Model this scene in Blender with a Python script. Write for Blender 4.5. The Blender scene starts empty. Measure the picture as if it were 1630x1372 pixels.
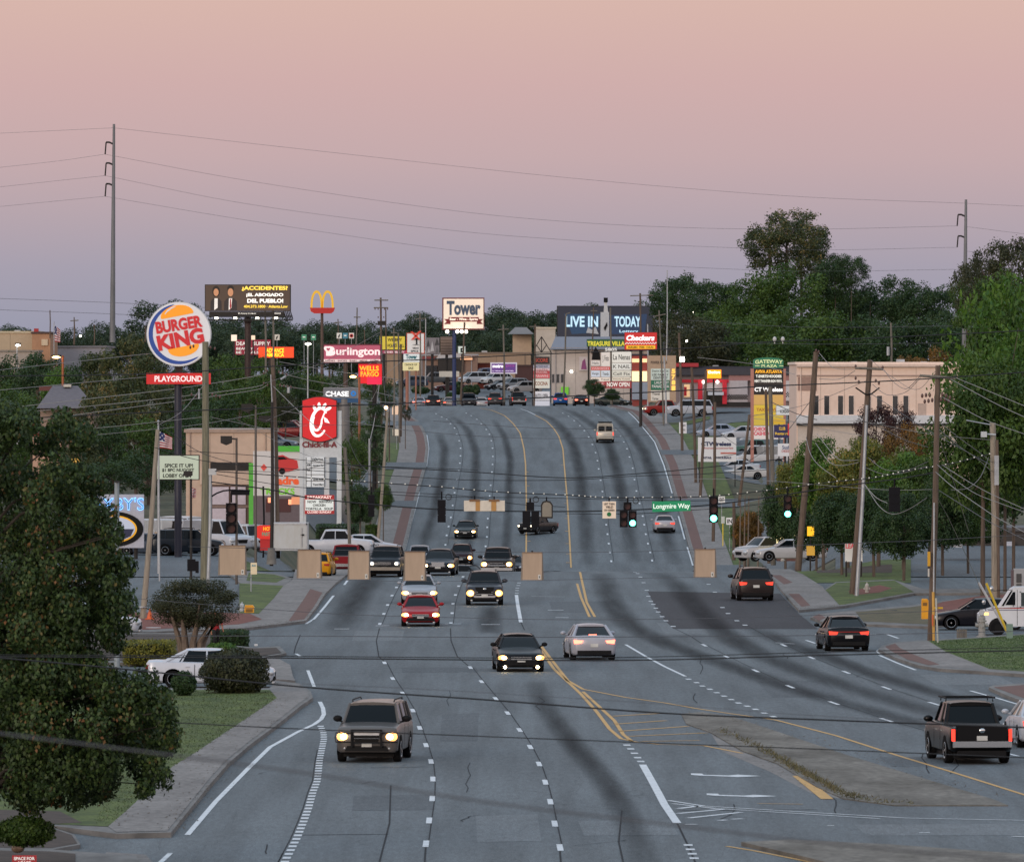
import bpy, math, random
import numpy as np
from math import radians, sin, cos, pi
rnd = random.Random(7)
F = 14000.0          # focal length in photograph pixels
CH = 11.6            # camera height above the near road
sc = bpy.context.scene
COL = sc.collection
# ---------------------------------------------------------------- camera
cd = bpy.data.cameras.new("camera"); cam = bpy.data.objects.new("camera", cd); COL.objects.link(cam)
cd.sensor_width = 36; cd.sensor_fit = 'HORIZONTAL'; cd.lens = 36 * F / 1630
cam.location = (0,0, CH); cam.rotation_euler = (radians(90) - math.atan(86 / F),0,0)
cd.clip_start = 1; cd.clip_end = 12000
cd.dof.use_dof = True; cd.dof.focus_distance = 480; cd.dof.aperture_fstop = 9.5
sc.camera = cam
# ---------------------------------------------------------------- world: dusk sky opposite the sunset
w = bpy.data.worlds.new("World"); sc.world = w; w.use_nodes = True
nt = w.node_tree; nt.nodes.clear()
def N(t, **k):
    n = nt.nodes.new(t)
    for a, b in k.items(): setattr(n, a, b)
    return n
def lin(c): return tuple(((x / 255) / 12.92 if x <= 10 else ((x / 255 + .055) / 1.055) ** 2.4) for x in c)
tc = N('ShaderNodeTexCoord'); sp = N('ShaderNodeSeparateXYZ'); nt.links.new(tc.outputs['Generated'], sp.inputs[0])
mr = N('ShaderNodeMapRange'); mr.inputs[1].default_value = -0.01; mr.inputs[2].default_value = 0.06
nt.links.new(sp.outputs[2], mr.inputs[0])
r1 = N('ShaderNodeValToRGB'); e = r1.color_ramp
stops = [(0.0,(128,134,156)),(.14,(142,146,166)),(.24,(154,153,170)),(.32,(164,157,171)),(.40,(178,162,170)),(.50,(194,168,170)),(.62,(204,171,169)),(.78,(214,180,169)),(1,(226,192,174))]
e.elements[0].position = 0; e.elements[0].color = (*lin(stops[0][1]),1)
e.elements[1].position = 1; e.elements[1].color = (*lin(stops[-1][1]),1)
for p, c in stops[1:-1]:
    q = e.elements.new(p); q.color = (*lin(c),1)
nt.links.new(mr.outputs[0], r1.inputs[0])
# upper dome
m2 = N('ShaderNodeMapRange'); m2.inputs[1].default_value = 0.05; m2.inputs[2].default_value = 0.55; nt.links.new(sp.outputs[2], m2.inputs[0])
r2 = N('ShaderNodeMixRGB'); nt.links.new(m2.outputs[0], r2.inputs[0]); nt.links.new(r1.outputs[0], r2.inputs[1]); r2.inputs[2].default_value = (.58, .74, .91,1)
# afterglow in the west (behind the camera)
m3 = N('ShaderNodeMapRange'); m3.inputs[1].default_value = 0.15; m3.inputs[2].default_value = -0.9; nt.links.new(sp.outputs[1], m3.inputs[0])
m4 = N('ShaderNodeMapRange'); m4.inputs[1].default_value = 0.75; m4.inputs[2].default_value = 0.0; nt.links.new(sp.outputs[2], m4.inputs[0])
mm = N('ShaderNodeMath', operation='MULTIPLY'); nt.links.new(m3.outputs[0], mm.inputs[0]); nt.links.new(m4.outputs[0], mm.inputs[1])
r3 = N('ShaderNodeMixRGB'); nt.links.new(mm.outputs[0], r3.inputs[0]); nt.links.new(r2.outputs[0], r3.inputs[1]); r3.inputs[2].default_value = (1.1, .90, .82,1)
bg = N('ShaderNodeBackground'); nt.links.new(r3.outputs[0], bg.inputs[0]); bg.inputs[1].default_value = 1.0
ow = N('ShaderNodeOutputWorld'); nt.links.new(bg.outputs[0], ow.inputs[0])
# ---------------------------------------------------------------- last glow of the sun, behind the camera
sd = bpy.data.lights.new("sun", 'SUN'); sun = bpy.data.objects.new("sun", sd); COL.objects.link(sun)
sd.energy = 1.25; sd.angle = radians(22); sd.color = (1, .82, .66); sun.rotation_euler = (radians(79),0, radians(-28))
sc.view_settings.view_transform = 'Standard'; sc.view_settings.look = 'None'
sc.view_settings.exposure = 0.06; sc.view_settings.gamma = 1
sc.cycles.max_bounces = 5; sc.cycles.transparent_max_bounces = 12; sc.cycles.volume_bounces = 0
sc.cycles.caustics_reflective = False; sc.cycles.caustics_refractive = False
# ---------------------------------------------------------------- helpers
def mat(name, c, rough=.6, metal=0, emit=0, ecol=None, var=.15, scale=3.0, spec=.5, bump=0, stretch=(1,1,1), c2=None, lo=.35, hi=.65, fine=0):
    m = bpy.data.materials.new(name); m.use_nodes = True; t = m.node_tree; b = t.nodes['Principled BSDF']
    b.inputs['Roughness'].default_value = rough; b.inputs['Metallic'].default_value = metal
    b.inputs['Specular IOR Level'].default_value = spec
    if emit:
        b.inputs['Emission Color'].default_value = (*(ecol or c),1); b.inputs['Emission Strength'].default_value = emit
    if var or c2:
        tx = t.nodes.new('ShaderNodeTexCoord'); mp = t.nodes.new('ShaderNodeMapping'); mp.inputs['Scale'].default_value = stretch
        t.links.new(tx.outputs['Object'], mp.inputs[0])
        n = t.nodes.new('ShaderNodeTexNoise'); n.inputs['Scale'].default_value = scale; n.inputs['Detail'].default_value = 6; n.inputs['Roughness'].default_value = .65
        t.links.new(mp.outputs[0], n.inputs['Vector'])
        r = t.nodes.new('ShaderNodeValToRGB'); r.color_ramp.elements[0].position = lo; r.color_ramp.elements[1].position = hi
        ca = tuple(x * (1 - var) for x in c); cb = c2 or tuple(min(1, x * (1 + var)) for x in c)
        r.color_ramp.elements[0].color = (*ca, 1); r.color_ramp.elements[1].color = (*cb, 1)
        t.links.new(n.outputs[0], r.inputs[0]); out = r.outputs[0]
        if fine:
            n2 = t.nodes.new('ShaderNodeTexNoise'); n2.inputs['Scale'].default_value = scale * 9; n2.inputs['Detail'].default_value = 3
            t.links.new(mp.outputs[0], n2.inputs['Vector'])
            mx = t.nodes.new('ShaderNodeMixRGB'); mx.blend_type = 'OVERLAY'; mx.inputs[0].default_value = fine
            t.links.new(out, mx.inputs[1]); t.links.new(n2.outputs[0], mx.inputs[2]); out = mx.outputs[0]
        t.links.new(out, b.inputs['Base Color'])
        if bump:
            bp = t.nodes.new('ShaderNodeBump'); bp.inputs['Strength'].default_value = bump; bp.inputs['Distance'].default_value = .03
            t.links.new(n.outputs[0], bp.inputs['Height']); t.links.new(bp.outputs[0], b.inputs['Normal'])
    else:
        b.inputs['Base Color'].default_value = (*c, 1)
    return m
MC = {}
def paint(r, g, b, rough=.5, emit=0, var=.08, metal=0, spec=.5, scale=4):
    k = ('p', r, g, b, rough, emit, var, metal)
    if k not in MC: MC[k] = mat('paint_%d_%d_%d' % (r, g, b), lin((r, g, b)), rough, metal, emit, var=var, spec=spec, scale=scale)
    return MC[k]
def glow(r, g, b, s=1.0): return paint(r, g, b, .5, s, 0)

def ppm(d): return F / d
def P(px, py, d): return ((px - 815) / F * d, d, CH - (py - 600) / F * d)
def X(px, d): return (px - 815) / F * d
# pchip-like smooth profile
def prof(pts):
    xs = np.array([p[0] for p in pts], float); ys = np.array([p[1] for p in pts], float)
    h = np.diff(xs); s = np.diff(ys) / h; m = np.zeros(len(xs)); m[0] = s[0]; m[-1] = s[-1]
    for i in range(1, len(xs) - 1):
        m[i] = 0 if s[i - 1] * s[i] <= 0 else 2 * s[i - 1] * s[i] / (s[i - 1] + s[i])
    def f(x):
        x = np.clip(x, xs[0], xs[-1]); i = np.clip(np.searchsorted(xs, x, 'right') - 1,0, len(xs) - 2)
        t = (x - xs[i]) / h[i]
        return (2*t**3-3*t**2+1)*ys[i] + (t**3-2*t**2+t)*h[i]*m[i] + (-2*t**3+3*t**2)*ys[i+1] + (t**3-t**2)*h[i]*m[i+1]
    return f
RP = prof([(-100,0),(450,0),(518,0),(536,-.25),(567,-1.5),(610,-3.0),(650,-3.85),(680,-3.95),(720,-2.95),(780,-1.0),(880,2.25),(980,5.4),(1040,6.9),(1080,7.55),(1115,7.9),(1140,7.85),(1180,7.4),(1220,7.7),(1260,8.5),(1330,9.7),(1500,11),(2500,12),(6000,12)])
ZL = prof([(-100,0),(540,0),(640, .45),(700,1.0),(780,1.7),(850,2.4),(960,4.9),(1040,6.9),(1115,8),(1200,8.3),(1330,9.8),(1500,11),(2500,12),(6000,12)])
ZR = prof([(-100,0),(600,0),(700,-.4),(800, .3),(870, .9),(900,1.2),(915,3.0),(940,5.0),(980,6.8),(1010,7.3),(1100,8.4),(1200,9.5),(1330,10.5),(1500,11),(2500,12),(6000,12)])
def Gr(px, py):      # where the line of sight through a photograph pixel meets the road
    if py > 908.3: d = CH * F / (py - 600)
    else:
        ds = np.arange(660,1400, .5); z = CH - (py - 600) / F * ds; k = np.nonzero(z <= RP(ds))[0]
        d = float(ds[k[0]]) if len(k) else 1116.0
    return ((px - 815) / F * d, d)
EL = [(640,659.3),(653,663),(666,672),(674,684),(679,696),(682,715),(679,741),(667,783),(655,835),(645,876),(637,905)]
ER = [(968,648),(1002,656),(1027,682),(1043,702),(1060,742),(1072,786),(1083,822),(1093,859),(1105,901)]
wl = sorted([Gr(*p)[::-1] for p in EL]); wr = sorted([Gr(*p)[::-1] for p in ER])
wl = [(0,-13.5),(528,-10.6)] + wl + [(1400,-16)]; wr = [(0,25),(528,14.0)] + wr + [(1400,14)]
def XL(d): return np.interp(d, [p[0] for p in wl],[p[1] for p in wl])
def XR(d): return np.interp(d, [p[0] for p in wr],[p[1] for p in wr])
def H(x, d):
    x = np.asarray(x, float); d = np.asarray(d, float)
    a = np.clip((XL(d) - 3.2 - x) / 5,0,1); b = np.clip((x - XR(d) - 3.2) / 7,0,1)
    a = a*a*(3-2*a); b = b*b*(3-2*b)
    return RP(d) * (1 - a - b) + ZL(d) * a + ZR(d) * b
def Hf(x, d): return float(H(x, d))

class MB:
    def __init__(s): s.v = []; s.f = []; s.m = []
    def add(s, vs, fs, mi=0):
        o = len(s.v); s.v += [tuple(map(float, p)) for p in vs]; s.f += [tuple(i + o for i in q) for q in fs]; s.m += [mi] * len(fs); return s
    def box(s, x0, y0, z0, x1, y1, z1, mi=0):
        if x1 < x0: x0, x1 = x1, x0
        if y1 < y0: y0, y1 = y1, y0
        if z1 < z0: z0, z1 = z1, z0
        return s.add([(x0,y0,z0),(x1,y0,z0),(x1,y1,z0),(x0,y1,z0),(x0,y0,z1),(x1,y0,z1),(x1,y1,z1),(x0,y1,z1)],[(0,3,2,1),(4,5,6,7),(0,1,5,4),(1,2,6,5),(2,3,7,6),(3,0,4,7)], mi)
    def pbox(s, px0, py0, px1, py1, d, th=.3, mi=0):   # a box whose front face covers these photograph pixels at distance d
        a = P(px0, py0, d); b = P(px1, py1, d); return s.box(a[0], d, a[2], b[0], d + th, b[2], mi)
    def prism(s, pts, y0, y1, mi=0):     # polygon in the x-z plane, extruded along y
        n = len(pts); vs = [(x, y0, z) for x, z in pts] + [(x, y1, z) for x, z in pts]
        ar = sum(pts[i][0]*pts[(i+1)%n][1]-pts[(i+1)%n][0]*pts[i][1] for i in range(n))
        fs = [tuple(range(n)), tuple(range(2*n-1, n-1,-1))] + [(i, i+n, (i+1)%n+n, (i+1)%n) for i in range(n)]
        if ar < 0: fs = [f[::-1] for f in fs]
        return s.add(vs, fs, mi)
    def pprism(s, pts, d, th=.2, mi=0): return s.prism([P(a, b, d)[::2] for a, b in pts], d, d + th, mi)
    def sheet(s, pts, z, mi=0):     # flat horizontal polygon
        n = len(pts); ar = sum(pts[i][0]*pts[(i+1)%n][1]-pts[(i+1)%n][0]*pts[i][1] for i in range(n))
        f = tuple(range(n)); return s.add([(x, y, z) for x, y in pts],[f if ar > 0 else f[::-1]], mi)
    def slab(s, pts, z0, z1, mi=0):
        n = len(pts); ar = sum(pts[i][0]*pts[(i+1)%n][1]-pts[(i+1)%n][0]*pts[i][1] for i in range(n))
        if ar < 0: pts = pts[::-1]
        return s.add([(x, y, z0) for x, y in pts] + [(x, y, z1) for x, y in pts],[tuple(range(n, 2*n))] + [(i, (i+1)%n, (i+1)%n+n, i+n) for i in range(n)], mi)
    def tube(s, pts, rs, seg=8, mi=0, cap=True):
        pts = [np.array(p, float) for p in pts]; n = len(pts)
        if not hasattr(rs, '__len__'): rs = [rs] * n
        rings = []
        for i, p in enumerate(pts):
            t = pts[min(i+1, n-1)] - pts[max(i-1,0)]; t = t / (np.linalg.norm(t) + 1e-9)
            a = np.array((0,0,1.)) if abs(t[2]) < .9 else np.array((1., 0,0)); u = np.cross(t, a); u /= np.linalg.norm(u); v = np.cross(u, t)
            rings.append([p + rs[i] * (cos(2*pi*k/seg) * u + sin(2*pi*k/seg) * v) for k in range(seg)])
        vs = [q for r in rings for q in r]; fs = []
        for i in range(n-1):
            for k in range(seg):
                k2 = (k+1) % seg; fs.append((i*seg+k, i*seg+k2,(i+1)*seg+k2,(i+1)*seg+k))
        if cap: fs += [tuple(range(seg-1,-1,-1)), tuple(range((n-1)*seg, n*seg))]
        return s.add(vs, [f[::-1] for f in fs], mi)
    def ball(s, c, rx, ry=None, rz=None, seg=10, rings=6, mi=0):
        ry = ry or rx; rz = rz or rx; vs = []; fs = []
        for j in range(rings+1):
            a = pi * j / rings
            for k in range(seg): b = 2*pi*k/seg; vs.append((c[0]+rx*sin(a)*cos(b), c[1]+ry*sin(a)*sin(b), c[2]+rz*cos(a)))
        for j in range(rings):
            for k in range(seg): k2 = (k+1) % seg; fs.append((j*seg+k, (j+1)*seg+k, (j+1)*seg+k2, j*seg+k2))
        return s.add(vs, fs, mi)
    def mesh(s, name, mats, off=(0,0,0), smooth=35):
        me = bpy.data.meshes.new(name); v = [(a-off[0], b-off[1], c-off[2]) for a, b, c in s.v]
        me.from_pydata(v, [], s.f)
        for m in (mats if isinstance(mats, (list, tuple)) else [mats]): me.materials.append(m)
        if isinstance(mats, (list, tuple)) and len(mats) > 1: me.polygons.foreach_set('material_index', s.m)
        if smooth: me.polygons.foreach_set('use_smooth', [True]*len(s.f)); me.set_sharp_from_angle(angle=radians(smooth))
        me.update(); return me
def props(o, label=None, cat=None, group=None, kind=None):
    if label: o['label'] = label
    if cat: o['category'] = cat
    if group: o['group'] = group
    if kind: o['kind'] = kind
    return o
def obj(name, me, parent=None):
    o = bpy.data.objects.new(name, me); COL.objects.link(o)
    if parent: o.parent = parent
    return o
def struct(name, mb, m, smooth=35): return props(obj(name, mb.mesh(name, m, smooth=smooth)), kind='structure')
def one(name, mb, m, label, cat, group=None, kind=None, org=None):
    xs = np.array(mb.v); org = org or (float(xs[:,0].mean()), float(xs[:,1].mean()), float(xs[:,2].min()))
    o = obj(name, mb.mesh(name, m, org)); o.location = org; return props(o, label, cat, group, kind)
class Thing:
    def __init__(s, name, label, cat, loc, group=None, rz=0):
        s.o = obj(name, None); s.o.location = loc; s.o.rotation_euler = (0,0, rz); s.loc = loc; props(s.o, label, cat, group); s.o.empty_display_size = .3
    def part(s, name, mb, m, parent=None, label=None, smooth=35):   # mb in world coordinates
        o = obj(name, mb.mesh(name, m, s.loc, smooth), parent or s.o)
        if label: o['label'] = label
        return o
    def text(s, txt, px0, px1, pyc, hpx, d, m, name='lettering', off=.012, bold=.02, shear=0, rot=0, ex=.01, parent=None, sx=None):
        return s_text(s, txt, px0, px1, pyc, hpx, d, m, name, off, bold, shear, rot, ex, parent)
TXC = {}
def text_pts(txt, bold, shear):
    k = (txt, bold, shear)
    if k in TXC: return TXC[k]
    c = bpy.data.curves.new('t', 'FONT'); c.body = txt; c.size = 1; c.offset = bold; c.shear = shear; c.resolution_u = 3; c.align_x = 'LEFT'; c.space_line = .95
    o = bpy.data.objects.new('t', c); COL.objects.link(o); bpy.context.view_layer.update()
    me = bpy.data.meshes.new_from_object(o.evaluated_get(bpy.context.evaluated_depsgraph_get()))
    v = [tuple(p.co) for p in me.vertices]; f = [tuple(p.vertices) for p in me.polygons]
    bpy.data.objects.remove(o); bpy.data.curves.remove(c); bpy.data.meshes.remove(me); TXC[k] = (v, f); return v, f
def text_mb(txt, px0, px1, pyc, hpx, d, off, bold, shear, rot, ex, mb=None, arc=0):
    v, f = text_pts(txt, bold, shear); mb = mb or MB()
    if not v: return mb
    xs = [p[0] for p in v]; ys = [p[1] for p in v]; x0, x1 = min(xs), max(xs); y0, y1 = min(ys), max(ys)
    a = P(px0, pyc, d); b = P(px1, pyc, d); W = b[0]-a[0]; Hh = hpx * d / F; cx = (a[0]+b[0])/2
    vs = []
    for p in v:
        X_ = ((p[0]-x0)/(x1-x0+1e-9) - .5) * W; Z_ = ((p[1]-y0)/(y1-y0+1e-9) - .5) * Hh
        Z_ += arc * (1 - (2*X_/W)**2) * Hh
        vs.append((cx + X_*cos(rot) - Z_*sin(rot), d - off, a[2] + X_*sin(rot) + Z_*cos(rot)))
    n = len(vs); vs2 = vs + [(x, y + ex, z) for x, y, z in vs]
    ed = {}
    for q in f:
        for i in range(len(q)):
            e_ = (q[i], q[(i+1) % len(q)]); ed[e_] = 1
    side = [(a_, a_+n, b_+n, b_) for (a_, b_) in ed if (b_, a_) not in ed]
    return mb.add(vs2,[q for q in f] + side)
def s_text(s, txt, px0, px1, pyc, hpx, d, m, name='lettering', off=.012, bold=.02, shear=0, rot=0, ex=.01, parent=None, arc=0):
    return s.part(name, text_mb(txt, px0, px1, pyc, hpx, d, off+ex, bold, shear, rot, ex, arc=arc), m, parent, smooth=0)
def texts(s, rows, d, m, name='lettering', off=.012, bold=.02, parent=None):   # several lines in one lettering mesh
    mb = MB()
    for (t, a, b, y, h) in rows: text_mb(t, a, b, y, h, d, off+.01, bold, 0,0, .01, mb)
    return s.part(name, mb, m, parent, smooth=0)
# ---------------------------------------------------------------- materials
def asphalt(name, base, streak=.25):
    m = bpy.data.materials.new(name); m.use_nodes = True; t = m.node_tree; b = t.nodes['Principled BSDF']
    L = t.links.new; nn = t.nodes.new
    tx = nn('ShaderNodeTexCoord')
    def noise(scale, st, det=5, rg=.6):
        mp = nn('ShaderNodeMapping'); mp.inputs['Scale'].default_value = st; L(tx.outputs['Object'], mp.inputs[0])
        n = nn('ShaderNodeTexNoise'); n.inputs['Scale'].default_value = scale; n.inputs['Detail'].default_value = det; n.inputs['Roughness'].default_value = rg
        L(mp.outputs[0], n.inputs['Vector']); return n.outputs[0]
    def ramp(src, a, b_, c0, c1):
        r = nn('ShaderNodeValToRGB'); r.color_ramp.elements[0].position = a; r.color_ramp.elements[1].position = b_
        r.color_ramp.elements[0].color = (*c0,1); r.color_ramp.elements[1].color = (*c1,1); L(src, r.inputs[0]); return r.outputs[0]
    def mul(x, y, f=1):
        q = nn('ShaderNodeMixRGB'); q.blend_type = 'MULTIPLY'; q.inputs[0].default_value = f; L(x, q.inputs[1]); L(y, q.inputs[2]); return q.outputs[0]
    c = ramp(noise(.09,(1, .35,1)), .35, .7, tuple(x*.86 for x in base), tuple(x*1.12 for x in base))
    c = mul(c, ramp(noise(.9,(1, .03,1),4), .3, .6,(1-streak,)*3,(1.06,)*3))
    c = mul(c, ramp(noise(7,(1, .12,1),6, .8), .25, .75,(.66,)*3,(1.3,)*3))
    c = mul(c, ramp(noise(30,(1, .15,1),2), .2, .8,(.6,)*3,(1.4,)*3))
    v = nn('ShaderNodeTexVoronoi'); v.feature = 'DISTANCE_TO_EDGE'; mp = nn('ShaderNodeMapping'); mp.inputs['Scale'].default_value = (.22, .035,1)
    n = nn('ShaderNodeTexNoise'); n.inputs['Scale'].default_value = .5; L(tx.outputs['Object'], n.inputs['Vector'])
    ad = nn('ShaderNodeMixRGB'); ad.inputs[0].default_value = .06; L(tx.outputs['Object'], ad.inputs[1]); L(n.outputs['Color'], ad.inputs[2])
    L(ad.outputs[0], mp.inputs[0]); L(mp.outputs[0], v.inputs['Vector'])
    c = mul(c, ramp(v.outputs['Distance'], .001, .006,(.45,)*3,(1,)*3), .55)
    L(c, b.inputs['Base Color']); b.inputs['Roughness'].default_value = .72; b.inputs['Specular IOR Level'].default_value = .10
    return m
M = dict(
    asphalt=asphalt('asphalt', (.140, .157, .168)), dark_asphalt=asphalt('dark_asphalt', (.050, .051, .058), .1), lot=asphalt('lot_asphalt', (.125, .14, .152), .05),
    concrete=mat('concrete', (.185, .168, .158), .85, var=.18, scale=.6, fine=.5, stretch=(1, .3,1)), kerb=mat('kerb', (.155, .147, .14), .85, var=.3, scale=1.2, stretch=(1, .3,1)),
    brick=mat('brick_paving', (.13, .060, .048), .85, var=.22, scale=3, fine=.6), mulch=mat('mulch', (.16, .045, .032), .95, var=.35, scale=2, fine=.7),
    dmulch=mat('dark_mulch', (.05, .035, .028), .95, var=.35, scale=2, fine=.6),
    grass=mat('grass', (.050, .092, .012), .95, var=.35, scale=.9, fine=.6, stretch=(1, .4,1), c2=(.092, .128, .022)),
    drygrass=mat('dry_grass', (.07, .075, .03), .95, var=.3, scale=1.2, fine=.6, c2=(.13, .10, .055)),
    ground=mat('earth', (.05, .065, .03), .95, var=.35, scale=.12, c2=(.10, .09, .05), fine=.6),
    median=mat('median_concrete', (.115, .10, .08), .9, var=.3, scale=.5, fine=.6, stretch=(1, .3,1), c2=(.19, .17, .145)),
    white=mat('white_marking', (.66, .68, .70), .6, var=0, scale=2.2, fine=.4, c2=(.42, .44, .46), lo=.5, hi=.68), yellow=mat('yellow_marking', (.55, .30, .075), .6, var=.2, scale=5, fine=.5),
    crack=mat('crack_sealer', (.038, .04, .044), .8, var=.2, spec=.05),
    wood=mat('pole_wood', (.115, .082, .062), .9, var=.35, scale=2.5, stretch=(6,6, .35), fine=.3), pale_wood=mat('pale_pole_wood', (.27, .235, .19), .9, var=.3, scale=2.5, stretch=(6,6, .35)),
    grey_wood=mat('grey_pole_wood', (.15, .135, .115), .9, var=.3, scale=2.5, stretch=(6,6, .35)), steel=mat('galvanised_steel', (.35, .37, .40), .45, .4, var=.12),
    dsteel=mat('dark_steel', (.03, .027, .026), .6,0, var=.15, spec=.2), black=mat('black_metal', (.009, .009, .011), .6, var=.1, spec=.15), wire=mat('black_cable', (.012, .011, .012), .6, var=0),
    lwire=mat('weathered_wire', (.26, .25, .24), .5, .3, var=0), gwire=mat('grey_wire', (.09, .09, .10), .5, .2, var=0),
    glass=mat('window_glass', (.012, .016, .02), .08, var=0, spec=.8), lensglow=mat('sodium_lamp', (1, .55, .2), .5,0,9, var=0), whitelamp=mat('white_lamp', (1, .93, .78), .5,0,8, var=0),
)
# ================================================================ GROUND
def strip(L, R, off=0.0, conv=Gr, step=5, mb=None, zf=None, crowd=None):
    a = sorted([conv(*p)[::-1] for p in L]); b = sorted([conv(*p)[::-1] for p in R])
    d0 = max(a[0][0], b[0][0]); d1 = min(a[-1][0], b[-1][0])
    if a[0][0] > b[0][0]: d0 = b[0][0]
    n = max(2, int((d1-d0)/step)+1); ds = np.linspace(d0, d1, n)
    xa = np.interp(ds, [p[0] for p in a],[p[1] for p in a]); xb = np.interp(ds, [p[0] for p in b],[p[1] for p in b])
    K = 5 if abs((xb-xa)).max() > 6 else 1
    vs = []
    for i in range(n):
        for k in range(K+1):
            x = xa[i] + (xb[i]-xa[i])*k/K; vs.append((x, ds[i], Hf(x, ds[i]) + off))
    fs = [(i*(K+1)+k, i*(K+1)+k+1,(i+1)*(K+1)+k+1,(i+1)*(K+1)+k) for i in range(n-1) for k in range(K)]
    mb = mb or MB(); return mb.add(vs, fs)
def HZ(x, d): return Hf(x, d) + (.02 if d > 529 else 0)
def rail(pts, wpx, off, mb, conv=Gr, step=4, wm=None):     # a painted line of constant width (m) along photograph points
    w_ = [conv(*p) for p in pts]; P_ = [np.array(p) for p in w_]
    seg = []
    for a, b in zip(P_[:-1], P_[1:]):
        n = max(1, int(np.linalg.norm(b-a)/step))
        seg += [a + (b-a)*k/n for k in range(n)]
    seg.append(P_[-1]); hw = (wm or wpx)/2; vs = []
    for i, p in enumerate(seg):
        t = seg[min(i+1, len(seg)-1)] - seg[max(i-1,0)]; t = t/(np.linalg.norm(t)+1e-9); nx = np.array((t[1],-t[0]))
        for s_ in (-1,1):
            q = p + nx*hw*s_; vs.append((q[0], q[1], HZ(q[0], q[1])+off))
    return mb.add(vs, [(2*i, 2*i+1,2*i+3,2*i+2) if True else 0 for i in range(len(seg)-1)])
def fixn(mb):      # make sheet faces point up
    for i, f in enumerate(mb.f):
        a, b, c = [np.array(mb.v[k]) for k in f[:3]]
        if np.cross(b-a, c-a)[2] < 0: mb.f[i] = f[::-1]
    return mb
def sheet_struct(name, mb, m): return struct(name, fixn(mb), m, smooth=0)
# base terrain, one sheet to the horizon
xs = np.concatenate([np.array([-3000,-1500,-800,-500,-300,-200,-150,-110,-90,-75,-62,-54]), np.arange(-48,49,2.0), np.array([54,62,75,90,110,150,200,300,500,800,1500,3000])])
ys = np.concatenate([np.array([-300,-100,0,50,100,200,300,400,450,490]), np.arange(500,1400,5.0), np.array([1420,1460,1500,1600,1800,2100,2500,3200,4500,7000])])
g = MB(); XX, YY = np.meshgrid(xs, ys); ZZ = H(XX, YY) - .07
nx_ = len(xs); g.v = list(zip(XX.ravel().tolist(), YY.ravel().tolist(), ZZ.ravel().tolist()))
g.f = [(j*nx_+i, j*nx_+i+1,(j+1)*nx_+i+1,(j+1)*nx_+i) for j in range(len(ys)-1) for i in range(nx_-1)]; g.m = [0]*len(g.f)
struct('ground', g, M['ground'])
# near asphalt (flat) and the road over the hill
road = MB(); ysn = [60,200,300,400,480] + list(np.arange(505,530,4)); ysn[-1] = 529
for i in range(len(ysn)-1):
    a, b = ysn[i], ysn[i+1]
    road.add([(-75, a, 0),(80, a, 0),(80, b, 0),(-75, b, 0)] if b < 510 else [(XL(a), a, RP(a)),(XR(a)+1, a, RP(a)),(XR(b)+1, b, RP(b)),(XL(b), b, RP(b))],[(0,1,2,3)])
ds = np.arange(529,1345,4.0)
vs = []
for d in ds:
    a, b = float(XL(d)), float(XR(d))
    if d > 1125: a -= (d-1125)*.16; b += (d-1125)*.05
    for k in range(7): x = a+(b-a)*k/6; vs.append((x, d, Hf(x, d)))
road.add(vs, [(i*7+k, i*7+k+1,(i+1)*7+k+1,(i+1)*7+k) for i in range(len(ds)-1) for k in range(6)])
sheet_struct('road', road, M['asphalt'])
def lot(name, px0, px1, d0, d1, m='lot', off=-.02):
    mb = MB(); ds_ = np.arange(d0, d1+.1,4.0); K = 12; vs = []
    for d in ds_:
        for k in range(K+1): x = X(px0 + (px1-px0)*k/K, d); vs.append((x, d, Hf(x, d)+off))
    mb.add(vs, [(i*(K+1)+k, i*(K+1)+k+1,(i+1)*(K+1)+k+1,(i+1)*(K+1)+k) for i in range(len(ds_)-1) for k in range(K)])
    return sheet_struct(name, mb, M[m])
lot('parking_lot', -60,590,512,660); lot('parking_lot', 1330,1720,512,640); lot('parking_lot', 1130,1330,600,760)
lot('parking_lot', 1128,1330,872,965); lot('parking_lot', 1030,1260,975,1080); lot('parking_lot', 500,598,815,905); lot('parking_lot', 400,560,690,790)
lot('parking_lot', 690,900,1215,1400, off=.05)
# raised blocks near the camera: kerb slab + sheets on top.  All in photograph pixels on the flat near ground
def GW(pts): return [Gr(*p) for p in pts]
def block(pts, name='pavement', m='concrete', top=.14): return struct(name, MB().slab(GW(pts),-.03, top), M[m], smooth=0)
def top(pts, m, name, z=.146): return sheet_struct(name, MB().sheet(GW(pts), z), M[m])
A_curb = [(272,1333),(300,1298),(336,1253),(364,1221),(400,1190),(447,1155),(480,1128),(498,1116),(494,1105),(476,1093),(440,1089),(428,1101),(-60,1101),(-60,1322),(82,1322),(185,1335)]
block(A_curb, 'kerb', 'kerb', .135)
top([(266,1331),(294,1296),(330,1251),(358,1219),(395,1188),(442,1153),(475,1126),(492,1115),(489,1106),(474,1095),(440,1091),(429,1103),(441,1117),(395,1148),(309,1206),(275,1227),(203,1297),(172,1324),(185,1333)], 'concrete', 'pavement')
top([(172,1324),(203,1297),(275,1227),(309,1206),(395,1148),(441,1117),(429,1104),(-60,1104),(-60,1320),(82,1320)], 'grass', 'grass')
block([(-60,1358),(80,1360),(217,1371),(230,1400),(-60,1400)], 'kerb', 'kerb', .135); top([(-60,1362),(78,1364),(120,1368),(120,1400),(-60,1400)], 'dmulch', 'mulch_bed')
top([(-60,1296),(95,1300),(130,1318),(90,1320),(-60,1320)], 'dmulch', 'mulch_bed', .152)
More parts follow.
